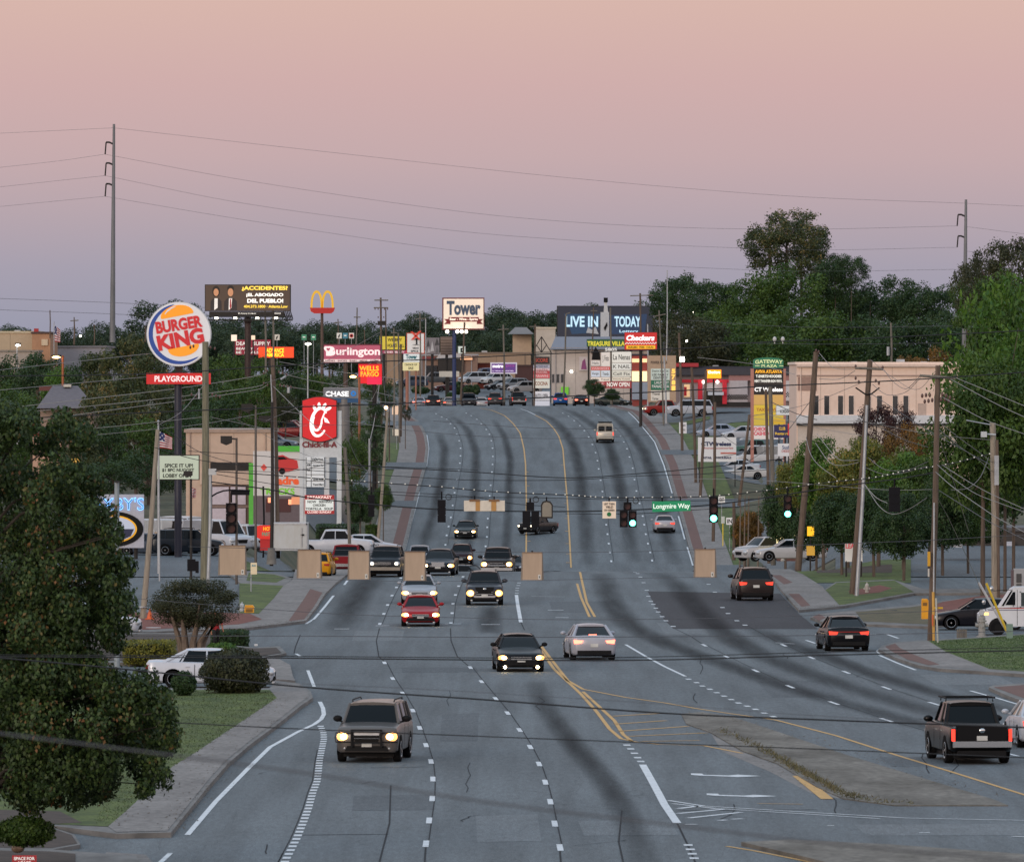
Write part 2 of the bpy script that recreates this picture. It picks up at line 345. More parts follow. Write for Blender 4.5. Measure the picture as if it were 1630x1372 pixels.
block([(-60,1322),(84,1323),(118,1334),(128,1350),(84,1358),(-60,1357)], 'kerb', 'kerb', .1); top([(-60,1323),(82,1324.5),(114,1335),(123,1349),(82,1356),(-60,1355)], 'dmulch', 'mulch_bed', .106)
top([(150,1372),(170,1356),(232,1360),(250,1380)], 'concrete', 'pavement', .004)
block([(-60,1012),(345,1012),(350,1030),(405,1035),(445,1033),(456,1044),(420,1051),(330,1058),(-60,1062)], 'kerb', 'kerb', .13)
top([(-60,1014),(343,1014),(347,1032),(404,1037),(440,1036),(448,1044),(418,1049),(330,1055),(-60,1059)], 'dmulch', 'mulch_bed')
block([(-60,1016),(60,1016),(200,1016)], 'kerb', 'kerb', .12)
block([(412,1052),(440,1050),(462,1062),(466,1080),(470,1087),(432,1084),(425,1070)], 'pavement', 'concrete', .1)
C_curb = [(190,1013),(300,1007),(388,1004),(440,998),(487,992),(504,970),(518,948),(535,931),(556,915),(575,909.5),(470,909.5),(466,925),(452,936),(383,931),(379,980),(190,980)]
block(C_curb, 'pavement', 'concrete', .13)
top([(190,1009),(300,1003),(380,998),(417,990),(398,981),(350,979),(190,979)], 'mulch', 'mulch_bed', .136)
top([(381,932),(451,936),(436,956),(412,981),(381,980)], 'grass', 'grass', .136)
top([(459,993),(484,990),(500,969),(513,947),(494,941),(482,960)], 'brick', 'brick_paving', .136)
block([(200,906),(340,906),(345,899),(200,899)], 'kerb', 'kerb', .1); top([(200,905),(338,905),(342,899.5),(200,899.5)], 'drygrass', 'grass', .106)
block([(383,931),(452,935.5),(466,923),(440,916),(396,912),(360,912),(372,922)], 'kerb', 'kerb', .1)
top([(392,927),(440,930),(455,922.5),(436,917),(396,914)], 'grass', 'grass', .106)
# right side
R1 = [(1398,1038),(1404,1032),(1424,1027),(1478,1023),(1560,1018),(1640,1012),(1760,1006),(1760,1083),(1630,1078),(1570,1074),(1495,1069),(1459,1063),(1425,1051)]
block(R1, 'kerb', 'kerb', .13)
top([(1405,1037),(1409,1033),(1425,1029),(1478,1025),(1507,1043),(1575,1070),(1497,1066),(1462,1060),(1430,1049)], 'concrete', 'pavement', .136)
top([(1478,1025),(1560,1020),(1640,1014),(1760,1008),(1760,1079),(1630,1074),(1575,1070),(1507,1043)], 'grass', 'grass', .136)
top([(1409,1034),(1425,1029),(1432,1036),(1455,1047),(1496,1063),(1478,1064),(1445,1055),(1420,1042)], 'brick', 'brick_paving', .14)
block([(1574,1099),(1580,1096),(1640,1092),(1760,1090),(1760,1160),(1630,1122),(1600,1111)], 'kerb', 'kerb', .13); top([(1582,1099),(1640,1095),(1760,1093),(1760,1150),(1630,1117)], 'brick', 'brick_paving', .136)
block([(1290,986),(1309,993.5),(1340,995),(1372,997),(1480,1001),(1560,990),(1760,985),(1760,945),(1600,950),(1550,953),(1450,967),(1350,976),(1303,981)], 'kerb', 'kerb', .12)
top([(1362,978),(1374,993),(1480,998),(1560,987),(1760,982),(1760,948),(1600,952),(1550,955),(1450,970)], 'drygrass', 'grass', .126)
top([(1470,975),(1500,962),(1560,952.5),(1600,950),(1600,975),(1520,985)], 'mulch', 'mulch_bed', .132)
top([(1293,986),(1304,981),(1315,987),(1304,992)], 'brick', 'brick_paving', .128)
top([(1292,986),(1304,981.5),(1350,977),(1362,978.5),(1374,993),(1340,993),(1310,992)], 'concrete', 'pavement', .1235)
SW = [(1212,909),(1222,913),(1240,938),(1256,957),(1272,975),(1336,969),(1345,968),(1455,948),(1760,946),(1760,941),(1470,941),(1422,926),(1330,930),(1312,942),(1293,927),(1277,917),(1258,909)]
block(SW, 'kerb', 'kerb', .13)
top([(1214,910),(1224,914),(1242,938),(1258,957),(1273,973),(1334,968),(1318,949),(1309,937),(1293,927),(1277,917),(1258,910)], 'concrete', 'pavement', .136)
top([(1336,967),(1345,966),(1455,946),(1424,927.5),(1332,931),(1314,943),(1320,949)], 'grass', 'grass', .136)
top([(1255,949),(1272,949),(1290,968),(1276,970)], 'brick', 'brick_paving', .14); top([(1228,919),(1242,919),(1262,931),(1248,934)], 'brick', 'brick_paving', .14)
top([(1350,945),(1400,935),(1420,940),(1400,947),(1360,951)], 'mulch', 'mulch_bed', .14)
def hsheet(name, m, px0, px1, d0, d1, off): return lot(name, px0, px1, d0, d1, m, off)
# right verge under the street trees (beyond the near kerb)
hsheet('grass', 'grass', 1262,1450,495,560, .02); hsheet('mulch_bed', 'dmulch', 1300,1420,520,545, .03)
# dark resurfaced patch and medians
sheet_struct('asphalt_patch', MB().sheet(GW([(1031,941),(1242,945),(1272,977),(1302,1001),(1072,1001),(1060,989),(1045,970)]), .005), M['dark_asphalt'])
med = [(1084,1137),(1118,1134),(1167,1142),(1263,1174),(1349,1203),(1477,1242),(1584,1274),(1605,1283),(1424,1283),(1342,1272),(1299,1253),(1239,1217),(1182,1196),(1132,1167),(1093,1153)]
block(med, 'median', 'median', .03)
top([(1132,1168),(1182,1197),(1239,1218),(1299,1254),(1342,1272),(1290,1262),(1225,1228),(1150,1196)], 'concrete', 'pavement', .004)
block([(1180,1346),(1260,1342),(1420,1350),(1640,1366),(1760,1372),(1760,1420),(1400,1400),(1290,1372)], 'median', 'median', .1)
# hill: pavements
def offs(pts, dx): return [(x+dx*(1 if True else 0), y) for x, y in pts]
k = MB(); LW = [(a+2.2*(-1), b) for a, b in EL]
def wstrip(edge, a0, a1, z, mb, d0=None, d1=None, sgn=1):   # strip parallel to a road edge, a0..a1 metres outside it
    lo = d0; hi = d1; ds_ = np.arange(lo, hi+.1,4.0); vs = []
    for d in ds_:
        e0 = float(edge(d)); vs += [(e0+sgn*a0, d, RP(d)+z),(e0+sgn*a1, d, RP(d)+z)]
    return mb.add(vs, [(2*i, 2*i+1,2*i+3,2*i+2) for i in range(len(ds_)-1)])
def kerbstrip(edge, sgn, segs):
    kk = MB(); cc = MB(); bb = MB()
    for (a, b) in segs:
        wstrip(edge, -.02, .18, .13, kk, a, b, sgn); wstrip(edge, .17,3.1, .12, cc, a, b, sgn); wstrip(edge, .30,1.15, .126, bb, a, b, sgn)
        for q in np.arange(a, b, 4.0):   # kerb face
            x0, x1 = float(edge(q)), float(edge(min(q+4, b))); kk.add([(x0-.02*sgn, q, RP(q)-.02),(x1-.02*sgn, min(q+4, b), RP(min(q+4, b))-.02),(x1-.02*sgn, min(q+4, b), RP(min(q+4, b))+.13),(x0-.02*sgn, q, RP(q)+.13)],[(0,1,2,3)])
    sheet_struct('pavement', cc, M['concrete']); sheet_struct('brick_paving', bb, M['brick']); struct('kerb', kk, M['kerb'], smooth=0)
kerbstrip(XL, -1,[(530,1110)])
kerbstrip(XR, 1,[(530,1110)])
dw = MB()
for a_, b_ in ((800,812),(880,896),(1000,1018)): wstrip(XL, -.03,9, .14, dw, a_, b_, -1)
for a_, b_ in ((690,702),(800,818),(915,930)): wstrip(XR, -.03,9, .14, dw, a_, b_, 1)
sheet_struct('driveway', dw, M['lot'])
gg = MB(); wstrip(XL, 3.1,5.5, .06, gg, 600,700,-1); wstrip(XL, 3.1,6.0, .06, gg, 815,950,-1); wstrip(XR, 3.1,5.5, .06, gg, 700,1000,1); wstrip(XR, 3.1,9, .03, gg, 540,700,1); wstrip(XL, 3.1,12, .03, gg, 540,590,-1)
sheet_struct('grass', gg, M['grass'])
hsheet('grass', 'grass', 1128,1195,952,975, .05); hsheet('grass', 'grass', 1060,1130,1000,1012, .05); hsheet('grass', 'drygrass', 655,760,1222,1260, .14); hsheet('pavement', 'concrete', 640,705,1236,1262, .12); hsheet('grass', 'grass', 388,472,532,566, .03)
# ---------------------------------------------------------------- painted markings
PA = asphalt('patch_asphalt', (.105, .118, .128), .05); PB_ = asphalt('pale_patch_asphalt', (.165, .18, .19), .05)
wm = MB(); ym = MB(); cr = MB(); Z1 = .010
def dash(x, y, L, lat=0, w_=.14, mb=None, ang=None, pts=None):
    X0, d0 = Gr(x, y)
    ta = ang if ang is not None else 0
    a = (X0 - sin(ta)*L/2, d0 - cos(ta)*L/2); b = (X0 + sin(ta)*L/2, d0 + cos(ta)*L/2); nx = (cos(ta)*w_/2,-sin(ta)*w_/2)
    (mb or wm).add([(a[0]-nx[0], a[1]-nx[1], HZ(*a)+Z1),(a[0]+nx[0], a[1]+nx[1], HZ(*a)+Z1),(b[0]+nx[0], b[1]+nx[1], HZ(*b)+Z1),(b[0]-nx[0], b[1]-nx[1], HZ(*b)+Z1)],[(0,1,2,3)])
def dashes(pts, L=3.0, w_=.15, mb=None, crack=True):
    W_ = [Gr(*p) for p in pts]
    for i, p in enumerate(pts):
        a = W_[max(i-1,0)]; b = W_[min(i+1, len(W_)-1)]
        if abs(a[1]-b[1]) < 1e-6 and abs(a[0]-b[0]) < 1e-6: ang = 0
        else: ang = math.atan2(b[0]-a[0], b[1]-a[1])
        dash(p[0], p[1], L, w_=w_, mb=mb, ang=ang)
    if crack and len(pts) > 3: rail([(x+4, y) for x, y in pts], .032, .0078, cr)
dashes([(612,1055),(625,1080),(641,1103.5),(657,1131),(668,1158.6),(678,1186),(686,1212),(689,1240),(688,1271),(683,1306),(678,1343)])
dashes([(604.5,993),(611,977),(617,963),(624,948),(631,935),(638,920)])
dashes([(748.7,1062.6),(766.5,1085),(789,1112),(808,1135),(827,1162),(844,1189),(858,1216),(868,1245),(876,1276),(883,1311),(891.4,1349)])
dashes([(717.6,992),(719.7,976),(721,961),(725,947),(730,933),(737,918)])
dashes([(694,659),(703,664),(711,668),(717,675),(723.5,682),(727,692),(731,702),(733,714),(733,726),(732,738),(730,750),(727,764),(723.5,785),(720.5,805),(717.6,824),(714,838.5),(711,853),(709,868)],2.6)
dashes([(742,658),(750,662),(759,668),(766,675),(774,684),(779,692),(782,702),(784,714),(784.5,727),(784,740),(783,752),(781,773),(779.5,790),(778,808),(776.5,826),(775.5,840),(775,855),(773,870),(771,886),(769,901)],2.6)
dashes([(896,658),(905,663),(914,670),(923,678),(930,686),(937,696),(943,708),(948,721),(951,734),(953,747),(956,765),(959,783),(962,801),(963.5,819),(965,836),(967,851),(969,866),(971,880),(973,894)],2.6)
dashes([(942,655),(952,661),(966,672),(980,685),(988,695),(993,704),(998,715),(1002,728),(1007,746),(1010,764),(1013,782),(1018,802),(1023,822),(1025.5,836),(1028,851),(1031.5,866),(1035,880),(1038,893)],2.6)
rail([(822,947),(824,962),(829,990.5)], .18, Z1, wm); dashes([(826,928),(825,932),(823.5,936),(823,940),(822.5,944)],1, .2, crack=False)
sd_ = [(998,1186),(1004,1192),(1010,1199),(1015,1206),(1020,1212)]; dashes(sd_, .9, .22, crack=False)
rail([(1023,1217),(1036,1240),(1048,1262),(1058,1281),(1078,1310)], .22, Z1, wm); dashes([(1095.5,1345),(1099,1352),(1102,1359),(1105,1366)], .7, .22, crack=False)
rail([(1078,1310),(1095,1345),(1110,1380)], .05, .0078, cr)
# wide short-dash line on the left
pts = [(509.5,1154),(514.5,1165),(515.6,1176),(512,1193.5),(508.5,1211),(505,1243),(498,1261),(491,1286),(483.5,1307),(472,1335),(453,1372)]
yy = 1156.0; px_ = np.array([p[0] for p in pts]); py_ = np.array([p[1] for p in pts])
while yy < 1376:
    xx = float(np.interp(yy, py_, px_)); dd = 14000*CH/(yy-600); dash(xx, yy, .85, w_=.2); dash(xx+4.5*min(1,(yy-1150)/60), yy, .85, w_=.2) if 0 else None
    yy += 1.75*14000*CH/dd**2
rail([(x-6-(y-1154)*.02, y) for x, y in pts[3:]], .03, .0078, cr)
rail([(298,1329),(344,1275),(395,1223),(430,1189),(474,1165),(500,1153),(511,1145),(515.5,1137),(514,1127),(509,1117)], .15, Z1, wm)
for q in ([(490,1067),(500,1093)],[(471,1040.5),(479,1045)],[(254,1374),(271,1358)],[(531,948),(515,968),(500,985),(487,993)],[(553,924),(548,931)],[(996,1026),(1030,1046),(1058,1061),(1091,1076.5)],
          [(1400,1043),(1430,1056),(1457.5,1066.5)],[(1402,1042),(1396,1036),(1403,1032)],[(1545,1099.6),(1590,1112),(1650,1130)],[(679.5,693),(682.4,714.5),(678.8,743)],[(667.5,784),(655,832),(644.5,876)],[(641,661),(655,664.5),(667,675)],
          [(1000,656.5),(1026,684),(1042,704),(1057,742),(1070,786)],[(1080,822),(1090,859)],[(1094,871),(1103,901)],[(1253,939),(1259,946)],[(829,651.5),(840,655),(852,661)],[(965,648),(980,651)],
          [(1064,1274),(1121,1283),(1299,1293.6),(1441,1302),(1640,1306)],[(1071,1279),(1140,1287),(1240,1293),(1400,1303)],[(846,949),(900,950)],[(872,971),(897,971)],[(884,983),(905,983)],
          [(532,1001),(556,1001)],[(598,996),(620,996)],[(708,993),(734,993)],[(766,994),(796,994)],[(1235,1023),(1265,1025)],[(1283,1019),(1298,1024)],[(1345,1012),(1395,1009)],[(1410,1009),(1430,1016)]):
    rail(q, .13 if q[0][1] != q[1][1] else .5, Z1, wm)
for q in ([(1080,1287),(1112,1283)],[(1078,1295),(1152,1288)],[(1096,1302),(1180,1293)],[(1090,1312),(1110,1312)],[(1145,1306),(1156,1305)],[(1165,1304),(1182,1303)],[(1317,1314),(1328,1314)],[(1463,1325),(1480,1325)],[(1612,1331),(1640,1332)]): rail(q, .2, Z1, wm)
for (x, y) in ((1100,1233),(1125,1265)):      # left turn arrows painted across
    wm.sheet(GW([(x, y-2),(x+18, y-1.6),(x+20, y+.2),(x+60, y+1.4),(x+74, y),(x+112, y+2.2),(x+74, y+4),(x+58, y+3),(x+14, y+1.6),(x, y+.4)]), Z1)
dashes([(1096,1081),(1109,1086.5),(1118,1092),(1130,1097),(1141,1102.5),(1152.5,1108),(1164,1113.5),(1175.6,1119),(1189.5,1124),(1202.6,1129),(1216.5,1135),(1231,1140.6)],1.0, .2, crack=False)
dashes([(1121,1027),(1157,1045.5),(1203,1067.6),(1258,1093),(1327.6,1119),(1411,1146),(1503,1173),(1607,1200)],3.2, .14)
dashes([(1247.5,1027),(1292,1047),(1347,1070),(1411,1095),(1487,1120),(1575,1146)],3.2, .14)
dashes([(1011,910),(1015,913),(1019.5,918.5),(1024.5,927.5),(1029.5,939.6),(1032,949),(1036,957),(1040,962),(1044,968),(1047.6,974),(1054,981.5),(1060,988),(1071.6,997)],1.2, .22, crack=False)
dashes([(1128,930),(1138,942.5),(1150,967),(1159,976.5),(1173,988),(1186,995)],1.2, .22, crack=False)
# yellow
for q in ([(764,650),(781,653),(803,662),(817,675),(828,690),(834,715),(836.6,740),(838,800),(837.6,880)],[(852,661.5),(870,671),(881,682),(889.6,695),(896,715),(898,740),(903,796),(907,865),(909,904)],
          [(923,909),(927,928),(934,959),(947,982)],[(918.6,929),(925,951),(938.5,982)],[(856,1029),(868,1045),(882,1065),(925,1105),(950,1133),(971,1161),(989,1176),(1014,1181),(1050,1185),(1121,1187),(1182,1199)],
          [(862,1029),(874,1045),(903.5,1083),(928,1097),(996,1110),(1060,1119),(1110,1128),(1157,1135),(1235,1146),(1331,1171),(1424,1201),(1513,1228),(1640,1268)],[(928,1101),(978,1147),(992,1169),(1006,1180)],
          [(1271,1235),(1317,1272)],[(1206,1279),(1278,1280)],[(1157,1347),(1200,1354),(1299,1374)],[(1620,1361),(1640,1366)]): rail(q, .13, Z1, ym, step=3)
rail([(1271,1235),(1317,1272)], .35, Z1+.003, ym)
for q in ([(975,1140),(1060,1135)],[(978,1152.6),(1060,1147)],[(985,1164),(1096,1156)],[(1000,1172),(1125,1166.5)],[(1020,1180),(1114,1178.6)]): rail(q, .22, Z1, ym)
dashes([(840,752),(841,774),(841.5,796),(842,818),(842,840),(842,862)], .5, .3, ym, False); dashes([(895,741),(897,761),(899.5,783),(901,802),(901.5,826),(902,846),(903,866),(904,882),(904,896)], .5, .3, ym, False)
sheet_struct('lane_markings', wm, M['white']); sheet_struct('lane_markings', ym, M['yellow'])
# long dark sealed joints and oil stains worn into the lanes, plus one painted car shade
for q in ([(604,1000),(599,1020),(603,1045),(611,1052)],[(717,1000),(718,1020),(728,1045),(748,1062)],[(829,990),(835,1003)],[(678,1343),(676,1372)],[(891,1349),(893,1376)],[(1075,1001),(1100,1013),(1121,1027)],[(1190,996),(1247,1027)],[(990,1290),(985,1340),(992,1372)],[(622,1250),(620,1310),(604,1372)],[(390,1040),(560,1047)],[(1500,1020),(1430,1022)],
          [(478,1010),(470,1030),(468,1040)],[(1107,1138),(1180,1141),(1263,1152)],[(1130,1160),(1160,1158),(1200,1162)]): rail(q, .045, .0078, cr)
for y0_, a_, b_ in ((1329,480,620),(1222,590,675),(1213,560,640),(909,860,1110),(1290,1080,1300)): rail([(a_, y0_),(b_, y0_-1.5)], .5 if y0_ < 1000 else .12, .0078, cr)
g_ = np.random.default_rng(4)
for _ in range(26):      # wandering sealed cracks
    x, y = g_.uniform(420,1600), g_.uniform(1010,1360); a = g_.uniform(-1,1); pts = []; L_ = g_.integers(4,9)
    for k in range(L_): pts.append((x, y)); x += g_.normal(0,5) + (14*a if _ % 2 else 2*a); y += abs(g_.normal(1.2, .8)) if _ % 2 else g_.uniform(3,9)
    rail(pts, g_.uniform(.018, .04), .0078, cr)
sheet_struct('road_cracks', cr, M['crack'])
for i_, (x, y, w_, l_) in enumerate(((560,1290,2.2,9),(760,1340,1.6,14),(640,1070,3,6),(930,1330,2.4,8),(1230,1110,2.6,18),(1060,1010,2,20),(880,975,3,22),(560,1020,2.2,16),(1420,1220,2,7),(1380,1330,5,6),(700,1180,1.2,24),(1490,1090,3,12))):
    q = Gr(x, y); sheet_struct('asphalt_patch', MB().sheet([(q[0], q[1]),(q[0]+w_, q[1]+.4),(q[0]+w_*.96, q[1]+l_),(q[0]-.1, q[1]+l_*.93)], .0045),[PA, PB_][i_ % 2])
lit = MB()
for _ in range(1500):      # dead leaves and grit along the kerbs
    e_ = [[(266,1331),(294,1296),(330,1251),(358,1219),(395,1188),(442,1153),(492,1115)],[(1095,1140),(1200,1160),(1349,1204),(1477,1243),(1580,1275)],[(1132,1168),(1182,1197),(1239,1218),(1299,1254),(1400,1284)],[(1240,938),(1272,973),(1336,968),(1455,946)],[(172,1324),(275,1227),(395,1148),(441,1117)],[(388,1004),(487,992),(518,948)]][_ % 6]
    k = g_.integers(0, len(e_)-1); s_ = g_.uniform(); a_, b_ = Gr(*e_[k]), Gr(*e_[k+1]); x = a_[0]+(b_[0]-a_[0])*s_+g_.normal(0, .35); y = a_[1]+(b_[1]-a_[1])*s_+g_.normal(0, .5); r_ = g_.uniform(.02, .05); t_ = g_.uniform(0,3)
    lit.add([(x-r_*cos(t_), y-r_*3*sin(t_), .150),(x+r_*sin(t_), y-r_*2*cos(t_), .155),(x+r_*cos(t_), y+r_*3*sin(t_), .17)],[(0,1,2),(2,1,0)])
props(obj('leaf_litter', lit.mesh('leaf_litter', mat('dead_leaves', (.09, .055, .03), .9, var=.4, scale=1, c2=(.2, .14, .08)), smooth=0)), 'dead leaves and grit scattered along the kerbs', 'litter', kind='stuff')
def stain_shade_mat():
    m = bpy.data.materials.new('oil_stain_and_shade'); m.use_nodes = True; t = m.node_tree; b = t.nodes['Principled BSDF']; b.inputs['Base Color'].default_value = (.016, .016, .018,1); b.inputs['Roughness'].default_value = .8; b.inputs['Specular IOR Level'].default_value = .05
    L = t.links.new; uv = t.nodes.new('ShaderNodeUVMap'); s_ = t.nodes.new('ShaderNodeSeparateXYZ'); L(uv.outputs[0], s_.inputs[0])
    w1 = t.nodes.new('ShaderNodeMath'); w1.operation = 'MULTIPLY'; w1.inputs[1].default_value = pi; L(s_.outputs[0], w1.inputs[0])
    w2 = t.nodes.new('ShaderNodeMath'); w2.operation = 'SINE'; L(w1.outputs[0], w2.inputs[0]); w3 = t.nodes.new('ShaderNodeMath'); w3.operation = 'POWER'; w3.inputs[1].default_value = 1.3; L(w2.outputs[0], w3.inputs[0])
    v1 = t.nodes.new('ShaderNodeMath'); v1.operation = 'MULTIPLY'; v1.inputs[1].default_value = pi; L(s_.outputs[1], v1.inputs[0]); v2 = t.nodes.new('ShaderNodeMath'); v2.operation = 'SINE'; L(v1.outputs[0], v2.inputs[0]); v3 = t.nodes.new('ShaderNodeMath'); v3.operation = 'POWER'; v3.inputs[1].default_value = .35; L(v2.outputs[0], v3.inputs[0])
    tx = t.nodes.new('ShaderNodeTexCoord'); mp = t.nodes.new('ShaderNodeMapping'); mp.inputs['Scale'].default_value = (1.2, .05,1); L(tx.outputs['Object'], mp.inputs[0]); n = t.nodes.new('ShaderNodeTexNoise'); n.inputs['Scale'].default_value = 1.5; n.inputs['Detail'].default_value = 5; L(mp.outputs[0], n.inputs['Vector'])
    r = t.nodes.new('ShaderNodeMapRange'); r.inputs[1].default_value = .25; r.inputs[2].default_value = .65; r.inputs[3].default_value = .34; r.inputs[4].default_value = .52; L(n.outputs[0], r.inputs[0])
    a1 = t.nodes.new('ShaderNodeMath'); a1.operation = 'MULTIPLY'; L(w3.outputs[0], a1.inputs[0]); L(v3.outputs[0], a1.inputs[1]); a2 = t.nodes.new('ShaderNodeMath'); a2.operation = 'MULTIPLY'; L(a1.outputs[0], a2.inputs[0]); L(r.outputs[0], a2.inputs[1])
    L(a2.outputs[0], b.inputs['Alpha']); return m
STAIN_SHADE = stain_shade_mat()
def stain_shade(pts, wid, z=.0065):
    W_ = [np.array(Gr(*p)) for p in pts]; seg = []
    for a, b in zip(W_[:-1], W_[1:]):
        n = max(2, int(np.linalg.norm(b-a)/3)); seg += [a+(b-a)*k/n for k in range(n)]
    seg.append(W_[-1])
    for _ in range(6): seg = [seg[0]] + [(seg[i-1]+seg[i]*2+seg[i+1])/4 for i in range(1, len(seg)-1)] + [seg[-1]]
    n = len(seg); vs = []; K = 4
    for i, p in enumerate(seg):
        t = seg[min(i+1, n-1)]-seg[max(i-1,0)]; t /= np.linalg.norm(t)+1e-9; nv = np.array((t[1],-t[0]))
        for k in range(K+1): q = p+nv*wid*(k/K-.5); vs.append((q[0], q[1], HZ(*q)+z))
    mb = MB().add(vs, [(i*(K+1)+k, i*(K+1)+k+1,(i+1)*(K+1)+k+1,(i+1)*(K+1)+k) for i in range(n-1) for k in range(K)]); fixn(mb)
    me = mb.mesh('oil_stain_and_shade', STAIN_SHADE, smooth=0); uvl = me.uv_layers.new()
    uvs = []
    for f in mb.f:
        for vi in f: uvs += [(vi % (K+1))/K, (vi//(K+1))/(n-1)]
    uvl.data.foreach_set('uv', uvs); props(obj('oil_stain_and_shade', me), kind='structure')
for q, wd in (([(855,1085),(864,1122),(907,1179),(953,1229),(989,1282),(1012,1330),(1025,1380)],1.1),([(1010,905.5-10),(1003,860),(992,800),(982,750),(972,715),(955,685),(925,664),(900,652)],1.7),([(940,900),(935,870),(928,800),(923,750),(915,715),(900,688),(880,668),(850,655)],1.7),([(1075,900),(1063,860),(1052,800),(1040,760),(1025,720),(1005,690),(975,662),(950,650)],1.7),
              ([(1040,910),(1057,918),(1080,932),(1099,959),(1142,1000),(1171,1021),(1228,1050),(1299,1076),(1370,1100),(1477,1132),(1640,1176)],1.9),([(955,912),(975,960),(1000,995),(1060,1025),(1121,1046),(1192,1071),(1281,1103),(1406,1137),(1560,1178),(1650,1205)],1.8),([(1200,1000),(1250,1022),(1335,1053),(1406,1078),(1512,1110),(1650,1142)],1.7),
              ([(598,911),(575,940),(556,970),(542,1003)],2.2),([(780,965),(779,985),(780,1008)],1.5),([(670,880),(690,820),(704,760),(708,715),(698,690)],1.3),([(740,900),(748,840),(756,780),(758,720),(745,685),(722,664)],1.3),([(803,900),(808,840),(810,780),(812,730),(803,695),(785,668)],1.1)):  # the short streak below the dark grey suv is its shade, painted on
    stain_shade(q, wd)
# ================================================================ VEHICLES
# local axes: front of the vehicle towards -y, ground at z 0
def cpaint(c, rough=.28, metal=.15): 
    k = ('car', c, rough)
    if k not in MC:
        m = mat('car_paint', lin(c), rough, metal, 0, var=.05, scale=1.5, spec=.22); b = m.node_tree.nodes['Principled BSDF']; b.inputs['Coat Weight'].default_value = .12; b.inputs['Coat Roughness'].default_value = .08; MC[k] = m
    return MC[k]
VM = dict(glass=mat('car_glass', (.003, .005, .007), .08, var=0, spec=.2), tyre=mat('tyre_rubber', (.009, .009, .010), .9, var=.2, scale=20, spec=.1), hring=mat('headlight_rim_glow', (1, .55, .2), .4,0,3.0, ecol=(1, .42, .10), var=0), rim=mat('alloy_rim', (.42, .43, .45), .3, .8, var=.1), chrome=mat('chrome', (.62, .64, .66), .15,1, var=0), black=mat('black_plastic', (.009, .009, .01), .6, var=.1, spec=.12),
    hon=mat('lit_headlight', (1, .72, .38), .3,0,26, var=0), hoff=mat('headlight_glass', (.45, .47, .5), .12, .3, var=0), ton=mat('lit_tail_light', (.6, .03, .02), .3,0,1.5, ecol=(1, .05, .025), var=0), toff=mat('tail_light', (.30, .012, .012), .2, var=0), brk=mat('brake_light', (1, .25, .2), .3,0,4, ecol=(1, .16, .09), var=0), plate=mat('licence_plate', (.5, .5, .48), .5, var=.1),
    amber=mat('amber_lamp', (1, .45, .1), .3,0,4, var=0), dim=mat('dim_headlight', (1, .86, .6), .3,0,4, var=0), red=paint(200,40,35), bed=mat('bed_liner', (.02, .02, .02), .8, var=.2))
